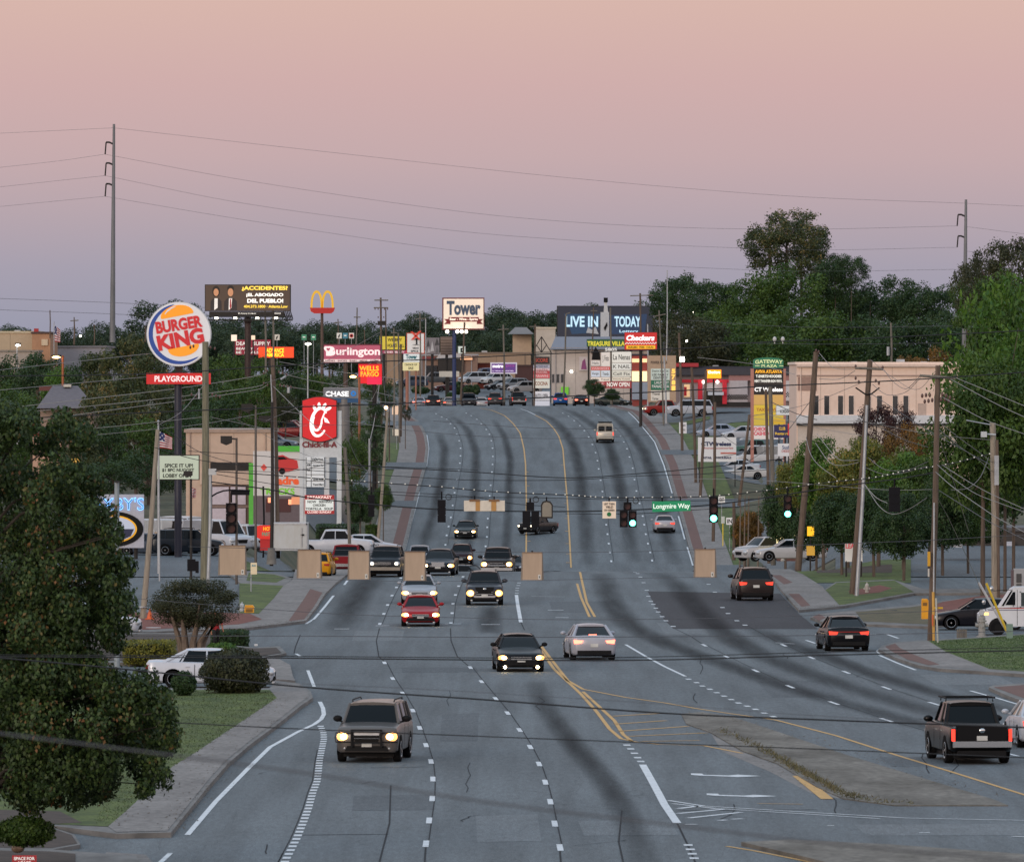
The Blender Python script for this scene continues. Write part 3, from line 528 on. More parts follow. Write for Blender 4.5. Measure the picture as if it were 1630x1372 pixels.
TY = {  # L, W, body stations (t, half-width factor, bottom, shoulder height), cabin (t front base, roof front, roof rear, rear base, belt z, roof z, top width factor), wheel r, axle t's
 'sedan': dict(L=4.8, W=1.83, st=[(0, .72, .34, .60),(.012, .86, .24, .68),(.05, .95, .20, .74),(.12, .985, .2, .80),(.27,1, .19, .93),(.32,1, .19, .95),(.6,1, .19, .97),(.84,1, .2,1.0),(.93, .985, .22,1.01),(.985, .92, .26, .99),(1, .84, .36, .90)], cab=(.27, .42, .68, .87, .93,1.45, .70), r=.335, ax=(.18, .79)),
 'coupe': dict(L=4.9, W=1.9, st=[(0, .80, .34, .62),(.012, .9, .24, .74),(.05, .97, .20, .80),(.12,1, .2, .88),(.30,1, .19, .98),(.6,1, .19,1.0),(.84,1, .2,1.04),(.95, .985, .24,1.04),(.99, .93, .28,1.0),(1, .86, .36, .92)], cab=(.31, .46, .66, .86, .97,1.42, .70), r=.36, ax=(.18, .79)),
 'suv': dict(L=4.75, W=1.88, st=[(0, .76, .38, .72),(.012, .88, .28, .84),(.05, .96, .25, .95),(.12, .99, .24,1.02),(.25,1, .23,1.10),(.6,1, .23,1.12),(.9,1, .25,1.14),(.97, .97, .28,1.12),(.995, .92, .32,1.08),(1, .86, .42, .95)], cab=(.24, .37, .86, .975,1.08,1.70, .76), r=.36, ax=(.18, .80), rails=1),
 'bigsuv': dict(L=5.15, W=2.0, st=[(0, .82, .42, .92),(.01, .93, .34,1.04),(.04, .97, .32,1.12),(.12,1, .30,1.16),(.25,1, .30,1.22),(.6,1, .30,1.22),(.9,1, .32,1.22),(.975, .98, .34,1.2),(.995, .94, .38,1.16),(1, .88, .48,1.0)], cab=(.25, .35, .93, .985,1.19,1.86, .80), r=.40, ax=(.185, .77), rails=1),
 'pickup': dict(L=5.4, W=1.92, st=[(0, .82, .46, .92),(.01, .93, .36,1.04),(.04, .97, .34,1.10),(.12,1, .32,1.14),(.25,1, .32,1.20),(.6,1, .32,1.18),(.63,1, .34,1.13),(.96, .99, .38,1.13),(.99, .97, .42,1.12),(1, .94, .48,1.10)], cab=(.25, .34, .58, .635,1.10,1.80, .76), r=.39, ax=(.175, .79), bed=(.65, .975)),
 'van': dict(L=5.6, W=2.0, st=[(0, .84, .42, .88),(.01, .93, .34,1.0),(.04, .97, .30,1.08),(.12,1, .28,1.16),(.2,1, .28,1.24),(.6,1, .28,1.24),(.96,1, .3,1.24),(.995, .97, .34,1.2),(1, .93, .42,1.1)], cab=(.16, .27, .96, .992,1.2,2.15, .86), r=.38, ax=(.17, .80), vanbody=1),
 'minivan': dict(L=5.0, W=1.95, st=[(0, .76, .38, .72),(.012, .88, .28, .84),(.05, .96, .25, .92),(.12, .99, .24,1.0),(.22,1, .23,1.08),(.6,1, .23,1.10),(.95,1, .25,1.10),(.99, .94, .3,1.06),(1, .88, .42, .95)], cab=(.17, .34, .93, .985,1.05,1.76, .78), r=.35, ax=(.17, .79)),
}
def interp_st(T, t):
    a = np.array(T['st']); big = T['W'] > 1.9; q = .74 if big else .58; n = .045 if big else .075; e = max(0,1-t/n); r = max(0,1-(1-t)/.05)
    wf = (1-(1-q)*e**2.4)*(1-.16*r**2.2)*(.985 if t < .15 else 1); return [wf] + [float(np.interp(t, a[:, 0], a[:, k])) for k in (2,3)]
def car_parts(ty):
    T = TY[ty]; L, W = T['L'], T['W']; hw = W/2; out = []; Y = lambda t: (t-.5)*L
    b = MB(); st = T['st']; ts = sorted(set([s[0] for s in st] + list(np.linspace(.06, .96,16)) + [.006, .02, .035, .97, .985])); rings = []
    for t in ts:
        wf, zb, zh = interp_st(T, t); w_ = wf*hw; m = zb+(zh-zb)*.45
        half = [(0, zb),(w_*.88, zb),(w_*.97, zb+.07),(w_*1.0, m),(w_*.985, m+(zh-m)*.55),(w_*.94, zh-.035),(w_*.84, zh),(w_*.4, zh+.025),(0, zh+.03)]
        ring = half + [(-x, z) for x, z in half[-2:0:-1]]; rings.append([(x, Y(t), z) for x, z in ring])
    n = len(rings[0]); vs = [p for r in rings for p in r]; fs = [(i*n+k, i*n+(k+1) % n, (i+1)*n+(k+1) % n, (i+1)*n+k) for i in range(len(rings)-1) for k in range(n)]
    fs += [tuple(range(n-1,-1,-1)), tuple(range((len(rings)-1)*n, len(rings)*n))]; b.add(vs, fs)
    out.append(('body', None, b, 'body', 40))
    a0, a1, a2, a3, zb, zr, tf = T['cab']; wb = hw*(.84 if T.get('bed') else .885); wt = hw*(tf-.07)
    pts = [(Y(a0), zb, wb),(Y(a1), zr-.06, wt),(Y(a2), zr-.06, wt),(Y(a3), zb, wb)]
    mid = lambda p, q, s: tuple(p[i]+(q[i]-p[i])*s for i in range(3))
    van = T.get('vanbody')
    # glass shell
    g = MB(); sub = []
    for i in range(3):
        for s_ in np.linspace(0,1,5)[:-1]: sub.append((pts[i], pts[i+1], s_, i))
    zlow = zb-.03; ring = []
    prof_ = [mid(p, q, s_) for p, q, s_, i in sub] + [pts[3]]
    vs = []
    for (y, z, w_) in prof_:
        wlow = wb; vs += [(-wlow, y, zlow),(-w_, y, z),(-w_*.5, y-(.04 if y < Y(a1) else 0), z+.01),(w_*.5, y-(.04 if y < Y(a1) else 0), z+.01),(w_, y, z),(wlow, y, zlow)]
    n6 = 6; fs = [(i*n6+k, i*n6+k+1,(i+1)*n6+k+1,(i+1)*n6+k) for i in range(len(prof_)-1) for k in range(5)]
    g.add(vs, fs); out.append(('windows', None, g, 'glass', 30))
    # roof with crown and rounded edges
    r = MB(); vs = []; ny = 7; ye0, ye1 = Y(a1)-.05, Y(a2)+.06
    for i in range(ny):
        s_ = i/(ny-1); y = ye0+(ye1-ye0)*s_; dz = .05*(1-(2*s_-1)**2)
        for (xf, zz) in ((-1.02,-.09),(-1.0,-.04),(-.85,-.005),(-.45, .02),(0, .03),(.45, .02),(.85,-.005),(1.0,-.04),(1.02,-.09)): vs.append((wt*xf, y, zr+zz-.03+dz*.6))
    r.add(vs, [(i*9+k, i*9+k+1,(i+1)*9+k+1,(i+1)*9+k) for i in range(ny-1) for k in range(8)])
    r.add([vs[k] for k in range(9)],[tuple(range(8,-1,-1))]); r.add([vs[(ny-1)*9+k] for k in range(9)],[tuple(range(9))])
    for sx in (-1,1):      # pillars
        def bar(p, q, w0=.045, w1=.045): r.tube([(sx*p[2], p[0], p[1]),(sx*q[2], q[0], q[1])],[w0, w1],6)
        bar(pts[0], pts[1], .05, .045); bar(pts[2], pts[3], .06, .07); wo = lambda w_: w_+.004
        for s_ in ((.46,) if ty in ('coupe',) else (.42, .80) if ty != 'pickup' else (.55,)):
            yb = Y(a0)+(Y(a3)-Y(a0))*(.06+s_*.88); q = (min(max(yb, Y(a1)+.05), Y(a2)-.02), zr-.06, wt); bar((yb, zb, wb), q, .035, .035)
        if ty in ('sedan', 'coupe'):  # rear quarter panel
            r.add([(sx*(wb+.012), Y(a3)-.02, zb-.02),(sx*(wb+.012), Y(a3)-.55, zb-.02),(sx*(wt+.012), Y(a2)+.02, zr-.07),(sx*(wt+.012), Y(a2)+.10, zr-.09)],[(0,1,2,3),(3,2,1,0)])
        if van: r.add([(sx*(wb+.015), Y(.40), zb),(sx*(wb+.015), Y(.985), zb),(sx*(wt+.015), Y(.955), zr-.05),(sx*(wt+.015), Y(.38), zr-.05)],[(0,1,2,3),(3,2,1,0)])
    out.append(('roof', None, r, 'body', 40))
    if van:
        q = MB()
        for sx in (-1,1): q.box(sx*.10, Y(.997)-.02,1.32, sx*.74, Y(.997)+.012,1.80)
        out.append(('rear_window', None, q, 'glass', 0))
        q = MB(); q.add([(-wb, Y(.993),1.15),(wb, Y(.993),1.15),(wt, Y(.962)+.03, zr-.03),(-wt, Y(.962)+.03, zr-.03)],[(0,1,2,3),(3,2,1,0)]); out.append(('rear_door', None, q, 'body', 0))
    if T.get('rails'):
        for sx in (-1,1): out.append(('roof_rail', None, MB().tube([(sx*wt*.9, Y(a1)+.25, zr),(sx*wt*.92, Y(a1)+.35, zr+.06),(sx*wt*.92, Y(a2)-.3, zr+.06),(sx*wt*.9, Y(a2)-.15, zr)], .022,6), 'black', 40))
    if T.get('bed'):
        q = MB(); q.box(-hw*.8, Y(T['bed'][0]),1.10, hw*.8, Y(T['bed'][1]),1.166); out.append(('bed', None, q, 'bed', 0))
    zf = interp_st(T, .012)[2]; big = ty in ('bigsuv', 'pickup', 'van', 'suv')
    # front
    gh = .16 if ty in ('sedan', 'coupe', 'minivan') else .24; gz = zf-.10-gh/2 if not big else zf-.16-gh/2
    q = MB(); q.prism([(-.42, gz+gh/2),(.42, gz+gh/2),(.36, gz-gh/2),(-.36, gz-gh/2)], Y(0)-.022, Y(0)+.12); out.append(('grille', None, q, 'black', 0))
    q = MB(); q.box(-.41, Y(0)-.035, gz+.0*gh, .41, Y(0)-.02, gz+.035); q.box(-.40, Y(0)-.03, gz+gh/2-.02, .40, Y(0)-.018, gz+gh/2+.02); out.append(('grille_trim', 'grille', q, 'chrome', 0))
    for sx in (-1,1):
        q = MB(); zz = gz+.02; w0, h0 = (.17, .085) if not big else (.16, .125); zz += .04
        q.ball((sx*hw*.74, Y(.018 if not big else .008)+.05, zz), w0, .15, h0,12,8); out.append(('headlight', None, q, 'head', 60)); q = MB(); q.ball((sx*hw*.74, Y(.018 if not big else .008)+.07, zz), w0*1.42, .15, h0*1.35,12,8); out.append(('lamp_housing_glare', 'headlight', q, 'ring', 60))  # outer shell glows amber on lit cars to imitate headlight glare
        q = MB(); q.ball((sx*hw*.70, Y(.012), gz-.30), .065, .07, .06,8,6); out.append(('fog_light', None, q, 'fog', 60))
    zb0 = interp_st(T, .02)[1]
    q = MB(); q.prism([(-.62, zb0+.20),(.62, zb0+.20),(.70, zb0+.04),(-.70, zb0+.04)], Y(0)-.012, Y(0)+.2); out.append(('air_intake', None, q, 'black', 0))
    q = MB(); q.box(-.16, Y(0)-.03, zb0+.17, .16, Y(0)-.012, zb0+.29); out.append(('licence_plate', None, q, 'plate', 0))
    # rear
    zr0 = interp_st(T, .99)[2]
    for sx in (-1,1):
        q = MB()
        if ty in ('pickup', 'van', 'bigsuv'): q.box(sx*hw*.845, Y(1)-.12, zr0-.42, sx*hw*.945, Y(1)-.0, zr0-.06)
        else: q.prism([(sx*hw*.50, zr0-.13),(sx*hw*.56, zr0-.24),(sx*hw*.90, zr0-.27),(sx*hw*.93, zr0-.10)], Y(1)-.16, Y(1)+.02)
        out.append(('tail_light', None, q, 'tail', 0))
    q = MB(); q.box(-.16, Y(1)+.005, zr0-.40, .16, Y(1)+.03, zr0-.26); out.append(('licence_plate', None, q, 'plate', 0))
    q = MB(); q.box(-hw*.76, Y(1)-.25, .26, hw*.76, Y(1)+.012, .42); out.append(('rear_valance', None, q, 'black', 0))
    q = MB(); q.box(-hw*.8, Y(.11), .17, hw*.8, Y(.93), .36); out.append(('underbody_shade_slab', None, q, 'black', 0))  # black slab added low under the car to deepen the shade there
    for sx in (-1,1):
        for tt in (.40, .62): out.append(('door_seam', None, MB().box(sx*(hw+.002), Y(tt), .36, sx*(hw+.006), Y(tt)+.02, zb-.05), 'black', 0))
    if ty == 'pickup':
        q = MB(); q.box(-hw*.93, Y(1)-.05, .52, hw*.93, Y(1)+.10, .70); out.append(('rear_bumper', None, q, 'chrome', 0))
    for sx in (-1,1):   # mirrors
        q = MB(); s_ = 1.25 if big else 1; q.ball((sx*(hw+.10), Y(a0)+.35, zb+.12*s_), .12*s_, .08, .085*s_, 8,6); q.tube([(sx*hw*.9, Y(a0)+.35, zb+.04),(sx*(hw+.06), Y(a0)+.35, zb+.08)], .03,5); out.append(('mirror', None, q, 'mirror', 60))
    if ty in ('pickup', 'bigsuv', 'van', 'suv', 'sedan', 'minivan'):
        for sx in (-1,1):
            for tt in (.46, .66) if ty != 'coupe' else (.55,):
                q = MB(); q.box(sx*hw*.985, Y(tt), zb-.15, sx*(hw+.025), Y(tt)+.16, zb-.11); out.append(('door_handle', None, q, 'chrome' if big else 'body', 0))
    R_ = T['r']
    for t in T['ax']:
        for sx in (-1,1):
            x1 = sx*(hw+.005); x0 = sx*(hw-.24); c = (Y(t), R_)
            q = MB(); seg = 16; prf = [(x0, R_*.6),(x0, R_*.95),(x0+sx*.03, R_),(x1-sx*.03, R_),(x1, R_*.95),(x1, R_*.66)]; vs = []
            for (x, rr) in prf:
                for k in range(seg): vs.append((x, c[0]+rr*cos(2*pi*k/seg), c[1]+rr*sin(2*pi*k/seg)))
            fs = [(i*seg+k, i*seg+(k+1) % seg, (i+1)*seg+(k+1) % seg, (i+1)*seg+k) for i in range(len(prf)-1) for k in range(seg)] + [tuple(range(seg))]
            q.add(vs, fs); out.append(('wheel', None, q, 'tyre', 40)); 
            q = MB(); prf = [(x1-sx*.01, R_*.67),(x1+sx*.006, R_*.62),(x1-sx*.03, R_*.5),(x1-sx*.02, R_*.12),(x1, R_*.1)]; vs = []
            for (x, rr) in prf:
                for k in range(seg): vs.append((x, c[0]+rr*cos(2*pi*k/seg), c[1]+rr*sin(2*pi*k/seg)))
            q.add(vs, [(i*seg+k, i*seg+(k+1) % seg, (i+1)*seg+(k+1) % seg, (i+1)*seg+k) for i in range(len(prf)-1) for k in range(seg)] + [tuple(range((len(prf)-1)*seg, len(prf)*seg))])
            out.append(('rim', 'wheel', q, 'rim', 30))
            q = MB(); n = 14; ra = R_*1.16; vs = [(sx*(hw*.8), Y(t), .2),(sx*(hw-.001), Y(t)-ra, .22), ]
            arc = [(Y(t)+ra*cos(a), R_+ra*sin(a)) for a in np.linspace(pi, 0, n)]
            fa = [(sx*(hw+.002), y, z) for y, z in arc]; ca = (sx*(hw+.002), Y(t), R_*.5)
            q.add([ca, (sx*(hw+.002), Y(t)-ra, R_*.6)] + fa + [(sx*(hw+.002), Y(t)+ra, R_*.6)],[(0, i, i+1) for i in range(1, n+2)] + [(0, i+1, i) for i in range(1, n+2)]); out.append(('wheel_arch', None, q, 'black', 0))
    if ty == 'bigsuv':   # brush guard and lower bumper of the large suv
        pass
    return out
CP = {}
def car(name, label, cat, ty, c, px=None, d=None, yaw=0, lights='off', tail='off', group=None, z=None, py=None, extra=None, fog='off', mirror='body', small=False, scale=1, pitch=0):
    if d is None: xw, d = Gr(px, py); 
    x = X(px, d); T = TY[ty]
    if ty not in CP:
        L_ = []
        for (pn, par, mb, mk, sm) in car_parts(ty): L_.append((pn, par, mb.mesh(pn, VM['black'], smooth=sm), mk))
        CP[ty] = L_
    zz = Hf(x, d) if z is None else z
    root = obj(name, None); root.location = (x, d, zz); root.rotation_euler = (pitch, 0, radians(yaw)); root.scale = (scale,)*3; props(root, label, cat, group)
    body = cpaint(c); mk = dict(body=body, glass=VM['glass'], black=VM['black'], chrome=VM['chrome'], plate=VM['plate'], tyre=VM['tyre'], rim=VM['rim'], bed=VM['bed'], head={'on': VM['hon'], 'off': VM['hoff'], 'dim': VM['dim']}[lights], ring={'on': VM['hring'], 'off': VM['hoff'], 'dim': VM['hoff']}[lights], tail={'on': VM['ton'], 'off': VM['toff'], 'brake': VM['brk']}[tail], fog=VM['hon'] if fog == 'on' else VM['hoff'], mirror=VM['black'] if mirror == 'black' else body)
    last = {}
    for (pn, par, me, k) in CP[ty]:
        if small and pn in ('door_seam', 'underbody_shade_slab', 'fog_light', 'door_handle', 'grille_trim', 'air_intake', 'licence_plate', 'rear_valance', 'mirror'): continue
        o = bpy.data.objects.new(pn, me); COL.objects.link(o); o.parent = last.get(par, root) if par else root; last[pn] = o
        o.material_slots[0].link = 'OBJECT'; o.material_slots[0].material = mk[k]
    if extra:
        for (pn, mb, m) in extra: obj(pn, mb.mesh(pn, m, smooth=40), root)
    return root
def Lb(*a): pass
RG = 'vehicles driving on the road'
# --- large suv in front
Tb = MB()
for sx in (-1,1): Tb.box(sx*.44,-2.72, .50, sx*.50,-2.58,1.05)
for zz in (.62, .78,1.02): Tb.box(-.5,-2.70, zz, .5,-2.66, zz+.04)
Tc = [MB().tube([(sx*.5,-2.69, .95),(sx*.98,-2.64, .95),(sx*1.0,-2.62, .8),(sx*.98,-2.64, .66),(sx*.5,-2.69, .66)], .02,6) for sx in (-1,1)]
Te = MB().box(-.40,-2.64, .88, .40,-2.60, .94); Tg = MB().prism([(-.09, .845),(-.03, .845),(-.03, .87),(.03, .87),(.03, .845),(.09, .845),(.09, .80),(.03, .80),(.03, .775),(-.03, .775),(-.03, .80),(-.09, .80)],-2.645,-2.62)
car('suv', 'bronze grey suv with black brush guard and lit headlights, nearest oncoming vehicle', 'suv', 'bigsuv', (92,88,86),597,267,-5, 'on', 'off', RG, scale=.95, fog='off', mirror='black', extra=[('brush_guard', Tb, VM['black']),('guard_hoop', Tc[0], VM['black']),('guard_hoop', Tc[1], VM['black']),('bumper_bar', Te, VM['rim']),('emblem', Tg, VM['black'])])
car('sedan', 'black sedan with lit fog lamps oncoming beside the yellow double line', 'car', 'sedan', (14,14,18),824,348,3.5, 'on', 'off', RG, fog='on', mirror='black')
car('sedan', 'silver sedan driving away with brake lamps lit beside the black oncoming sedan', 'car', 'sedan', (160,162,172),938,362,184.5, 'off', 'brake', RG, extra=[('high_brake_light', MB().box(-.16,1.6,1.0, .16,1.66,1.06), VM['brk'])])
car('compact_car', 'red compact car with lit headlights in the second lane', 'car', 'sedan', (150,22,30),669.5,411,0.5, 'on', 'off', RG, scale=.97)
car('sedan', 'silver sedan directly behind the red compact car', 'car', 'sedan', (150,154,162),667,452,1, 'on', 'off', RG)
HG = MB().prism([(-.48, .93),(.48, .93),(.44, .78),(.33, .66),(-.33, .66),(-.44, .78)],-2.42,-2.3); HT = MB().prism([(-.62, .50),(.62, .50),(.5, .40),(-.5, .40)],-2.40,-2.35); HE = MB().ball((0,-2.43, .84), .09, .02, .05)
car('suv', 'dark grey suv with chrome edged grille, third lane of oncoming traffic', 'suv', 'suv', (52,52,58),771,449, .5, 'on', 'off', RG, extra=[('wide_grille', HG, VM['black']),('lower_trim', HT, VM['rim']),('emblem', HE, VM['chrome'])])
car('suv', 'dark green older suv with tan bumper at the leftmost oncoming lane', 'suv', 'bigsuv', (34,38,44),616,512,-3, 'dim', 'off', RG, scale=.95, extra=[('bumper', MB().box(-.98,-2.66, .42, .98,-2.5, .62), paint(130,122,112, .5))])
CG = MB().prism([(-.38, .76),(.38, .76),(.32, .54),(-.32, .54)],-2.45,-2.35)
car('sedan', 'dark navy sedan with large chrome grille between two suvs', 'car', 'sedan', (22,26,36),701,516,-3, 'on', 'off', RG, scale=1.04, extra=[('chrome_grille', CG, VM['chrome'])])
car('pickup_truck', 'white pickup truck oncoming behind the navy sedan', 'truck', 'pickup', (170,172,178),668,700,0, 'dim', 'off', RG)
car('suv', 'small maroon suv with lit headlights, behind the navy sedan', 'suv', 'suv', (48,26,32),735,705,-1, 'on', 'off', RG, scale=.96)
car('pickup_truck', 'large dark pickup truck with glaring amber headlights cresting the rise', 'truck', 'pickup', (40,36,36),793,557,-2, 'on', 'off', RG, scale=1.05, extra=[('chrome_bar', MB().box(-.55,-2.76, .72, .55,-2.70, .79), VM['chrome']),('chrome_bumper', MB().box(-.95,-2.82, .45, .95,-2.6, .62), VM['rim'])])
car('sedan', 'dark sedan with pale roof behind the glaring pickup truck', 'car', 'sedan', (40,42,50),815,690,-1, 'off', 'off', RG)
car('hatchback', 'small dark car dipping below the rise, only its windows showing', 'car', 'suv', (46,50,56),741,600,62, 'off', 'off', RG, scale=.88)
car('sedan', 'dark green sedan with yellow headlights coming down the hill', 'car', 'sedan', (26,34,34),742, py=856, yaw=-2, lights='on', group=RG)
car('pickup_truck', 'dark open pickup truck turning beside the left yellow line', 'truck', 'pickup', (36,36,40),856, py=850, yaw=-28, lights='dim', group=RG, scale=.86)
car('sedan', 'silver sedan climbing the hill under the green street sign', 'car', 'sedan', (168,168,176),1057, py=847, yaw=181, tail='on', group=RG)
car('van', 'beige white van with roof rack climbing the upper hill', 'van', 'van', (190,184,172),963, py=704, yaw=180, tail='on', group=RG, scale=.96, extra=[('roof_rack', MB().box(-.75,-1.2,2.18, .75,2.3,2.32), VM['black'])])
car('suv', 'dark brown suv with lit tail lamps in the right lane below the junction', 'suv', 'suv', (44,38,38),1197,458,184, 'off', 'on', RG)
car('sedan', 'black sedan with red tail lamps driving away in the right lane', 'car', 'sedan', (16,16,20),1341,374,184.5, 'off', 'on', RG, extra=[('tail_lamp_strip', MB().box(-.62,2.36, .82, .62,2.41, .85), VM['toff'])])
PB = MB()
for yy_ in (-.75, .25): PB.tube([(-.72, yy_, 1.80),(-.70, yy_, 1.92),(.70, yy_, 1.92),(.72, yy_, 1.80)], .025,6)
for sx in (-1,1): PB.tube([(sx*.74,-.95,1.92),(sx*.74, .45,1.92)], .03,6)
PE = MB().ball((0,2.72,1.02), .09, .02, .07); PT = MB().box(-.74,2.66, .74, .74,2.71,1.12).box(-.80,2.62,1.12, .80,2.72,1.165)
car('pickup_truck', 'black pickup truck with roof bars and chrome bumper, closest in the right carriageway', 'truck', 'pickup', (10,10,12),1541,266,186, 'off', 'on', RG, mirror='body', extra=[('roof_bars', PB, VM['black']),('emblem', PE, VM['chrome']),('tailgate', PT, cpaint((12,12,15)))])
car('sedan', 'white sedan cut off by the picture edge beside the black pickup truck', 'car', 'sedan', (176,180,188),1656,277,184, 'off', 'on', RG)
car('sedan', 'black sedan waiting in the side road in front of the mail truck', 'car', 'sedan', (17,18,26),1566,404,-90, 'dim', 'off', None)
car('sedan', 'white sedan half hidden by the round clipped shrub', 'car', 'sedan', (190,195,205),336,329,90, 'off', 'off')
car('sedan', 'white sedan nose poking out from behind the broad leaved tree', 'car', 'sedan', (190,194,204),140,396,90, 'off', 'off')
# --- queue at the crest and the cars parked beyond
QG = 'cars waiting at the far traffic lights'
for (px, d, ty, c, yaw, li, ta, nm, lb) in (
    (667,1172, 'sedan', (150,155,170),180, 'off', 'brake', 'sedan', 'white sedan with brake lamps at the far left of the queue on the crest'),
    (690,1168, 'suv', (30,30,34),180, 'off', 'brake', 'suv', 'black suv second from the left in the queue on the crest'),
    (716,1170, 'sedan', (165,160,162),180, 'off', 'brake', 'sedan', 'pale silver sedan third from the left in the queue on the crest'),
    (746,1150, 'minivan', (40,34,36),2, 'off', 'off', 'minivan', 'dark minivan facing the camera on the crest with one amber lamp'),
    (766,1178, 'sedan', (180,180,184),180, 'off', 'off', 'sedan', 'low white car between the dark minivan and the grey suv on the crest'),
    (788,1136, 'suv', (70,66,68),180, 'off', 'on', 'suv', 'grey suv in the middle of the queue on the crest'),
    (824,1134, 'pickup', (44,42,42),184, 'off', 'on', 'pickup_truck', 'dark pickup truck at the right of the queue on the crest'),
    (892,1140, 'suv', (28,78,140),180, 'off', 'on', 'suv', 'blue suv driving over the crest'),
    (924,1142, 'sedan', (36,24,28),183, 'off', 'brake', 'sedan', 'dark red sedan beside the blue suv on the crest'),
    (976,1150, 'sedan', (34,44,44),70, 'off', 'off', 'sedan', 'dark green sedan turned sideways at the right end of the crest')):
    car(nm, lb, 'car', ty, c, px, d, yaw, li, ta, QG, small=False)
PG = 'cars parked in the lots beyond the crest'
for (px, py, d, ty, c, yaw, nm, lb) in (
    (655,617,1290, 'suv', (52,62,78),-80, 'suv', 'slate blue suv parked in front of the small white pylon sign'),
    (694,612,1300, 'pickup', (70,74,78),-80, 'pickup_truck', 'grey crew cab pickup truck parked beyond the crest'),
    (686,608,1340, 'sedan', (170,172,176),-80, 'sedan', 'white car behind the grey crew cab pickup truck'),
    (718,624,1250, 'coupe', (60,28,34),-80, 'coupe', 'maroon coupe with open hood parked among the shrubs'),
    (756,611,1300, 'minivan', (170,176,184),-60, 'minivan', 'white minivan parked left of the blue van'),
    (779,609,1310, 'van', (70,84,116),-70, 'van', 'blue van parked under the purple sign'),
    (790,612,1295, 'suv', (176,180,184),-60, 'suv', 'white suv parked between the blue van and the white box truck'),
    (797,621,1262, 'sedan', (26,26,32),-60, 'sedan', 'black car parked behind the left pole below the purple sign'),
    (817,621,1260, 'suv', (130,134,140),-60, 'suv', 'silver suv parked below the purple sign'),
    (835,626,1248, 'suv', (150,150,152),-70, 'suv', 'silver off road suv parked right of the other silver suv')):
    z_ = CH-(py-600)/F*d; car(nm, lb, 'car', ty, c, px, d, yaw, 'off', 'off', PG, z=z_, small=True)
# --- right lots
RL = 'cars parked in the right lots'
car('pickup_truck', 'red pickup truck with lamp lit at the right pavement of the crest', 'truck', 'pickup', (130,34,30),1062,1010,-80, 'dim', 'off', RL, z=CH-62/F*1010, small=True)
car('suv', 'silver suv with six spoke rims parked in front of the red pickup truck', 'suv', 'bigsuv', (168,174,184),1097,985,-84, 'off', 'off', RL, z=CH-63/F*985, small=True)
for (px, py, d, ty, c, yaw, nm, lb) in (
    (1144,697,935, 'sedan', (150,160,178),-82, 'sedan', 'pale blue silver sedan behind the phone shop banner'),(1184,700,930, 'sedan', (176,180,188),-82, 'sedan', 'white sedan right of the pale blue silver sedan'),
    (1182,763,893, 'coupe', (196,196,196),-84, 'coupe', 'white muscle car in front row of the right lot'),(1172,754,906, 'sedan', (180,186,194),-84, 'sedan', 'white sedan with raised hood behind the white muscle car'),
    (1206,727,925, 'pickup', (60,98,88),-84, 'pickup_truck', 'green and white old pickup truck in the right lot'),(1212,742,915, 'van', (186,188,190),-84, 'van', 'white van behind the bare pole in the right lot'),
    (1212,712,940, 'suv', (182,182,182),-84, 'suv', 'white suv behind the green and white old pickup truck'),(1330,712,860, 'sedan', (60,74,90),-84, 'sedan', 'blue car beyond the orange leaved shrub'),
    (1222,893,612, 'suv', (176,176,180),-60, 'suv', 'white utility car behind the thin young trees'),
    (1258,893,585, 'sedan', (170,172,176),-84, 'sedan', 'white car beyond the white hydrant'),(1290,889,640, 'sedan', (180,186,190),-84, 'sedan', 'white car below the yellow sign among the dark trunks')):
    car(nm, lb, 'car', ty, c, px, d, yaw, 'off', 'off', RL, z=CH-(py-600)/F*d, small=True)
# --- left lots
LG = 'vehicles parked in the left lots'
for (px, py, d, ty, c, yaw, nm, lb, li) in (
    (262,877,592, 'van', (176,182,190),84, 'van', 'long white cargo van left of the thick black sign column', 'off'),(300,872,602, 'van', (182,186,192),30, 'van', 'white van just behind the thick black sign column', 'off'),
    (345,878,588, 'van', (186,190,198),40, 'van', 'white van with sloping windscreen in front of the boarded shop', 'off'),(402,876,600, 'minivan', (172,178,186),20, 'minivan', 'silver white minivan beside the green post', 'off'),
    (238,884,572, 'sedan', (60,70,84),86, 'sedan', 'blue grey sedan in front of the oval food sign', 'off'),(270,882,576, 'sedan', (170,120,30),86, 'sedan', 'yellow taxi like car behind the white flagpole', 'off'),
    (300,884,570, 'suv', (24,34,44),86, 'suv', 'dark teal suv right of the thick black sign column', 'off'),(250,866,640, 'sedan', (60,24,24),86, 'sedan', 'dark red car at the back behind the oval food sign', 'off'),
    (530,886,582, 'pickup', (188,192,200),86, 'pickup_truck', 'white pickup truck left of the dark green suv', 'off'),(583,885,590, 'sedan', (178,182,190),88, 'sedan', 'white sedan with nose towards the road behind the dark green suv', 'off'),
    (552,914,530, 'pickup', (120,20,30),178, 'pickup_truck', 'red pickup truck between the second and third hanging boxes', 'off'),(458,700,790, 'suv', (110,24,28),82, 'suv', 'red suv parked in the upper lot left of the tall red restaurant sign', 'off'),
    (466,694,800, 'sedan', (90,22,26),82, 'sedan', 'dark red car behind the red suv in the upper lot', 'off'),(432,716,770, 'sedan', (96,110,122),82, 'sedan', 'grey blue car beside the leaning brown utility pole', 'off')):
    car(nm, lb, 'car', ty, c, px, d, yaw, li, 'off', LG, z=CH-(py-600)/F*d, small=True)
car('hatchback', 'yellow car partly hidden by the second hanging box', 'car', 'suv', (200,140,20),509,509,176, 'off', 'off', LG, scale=.86)
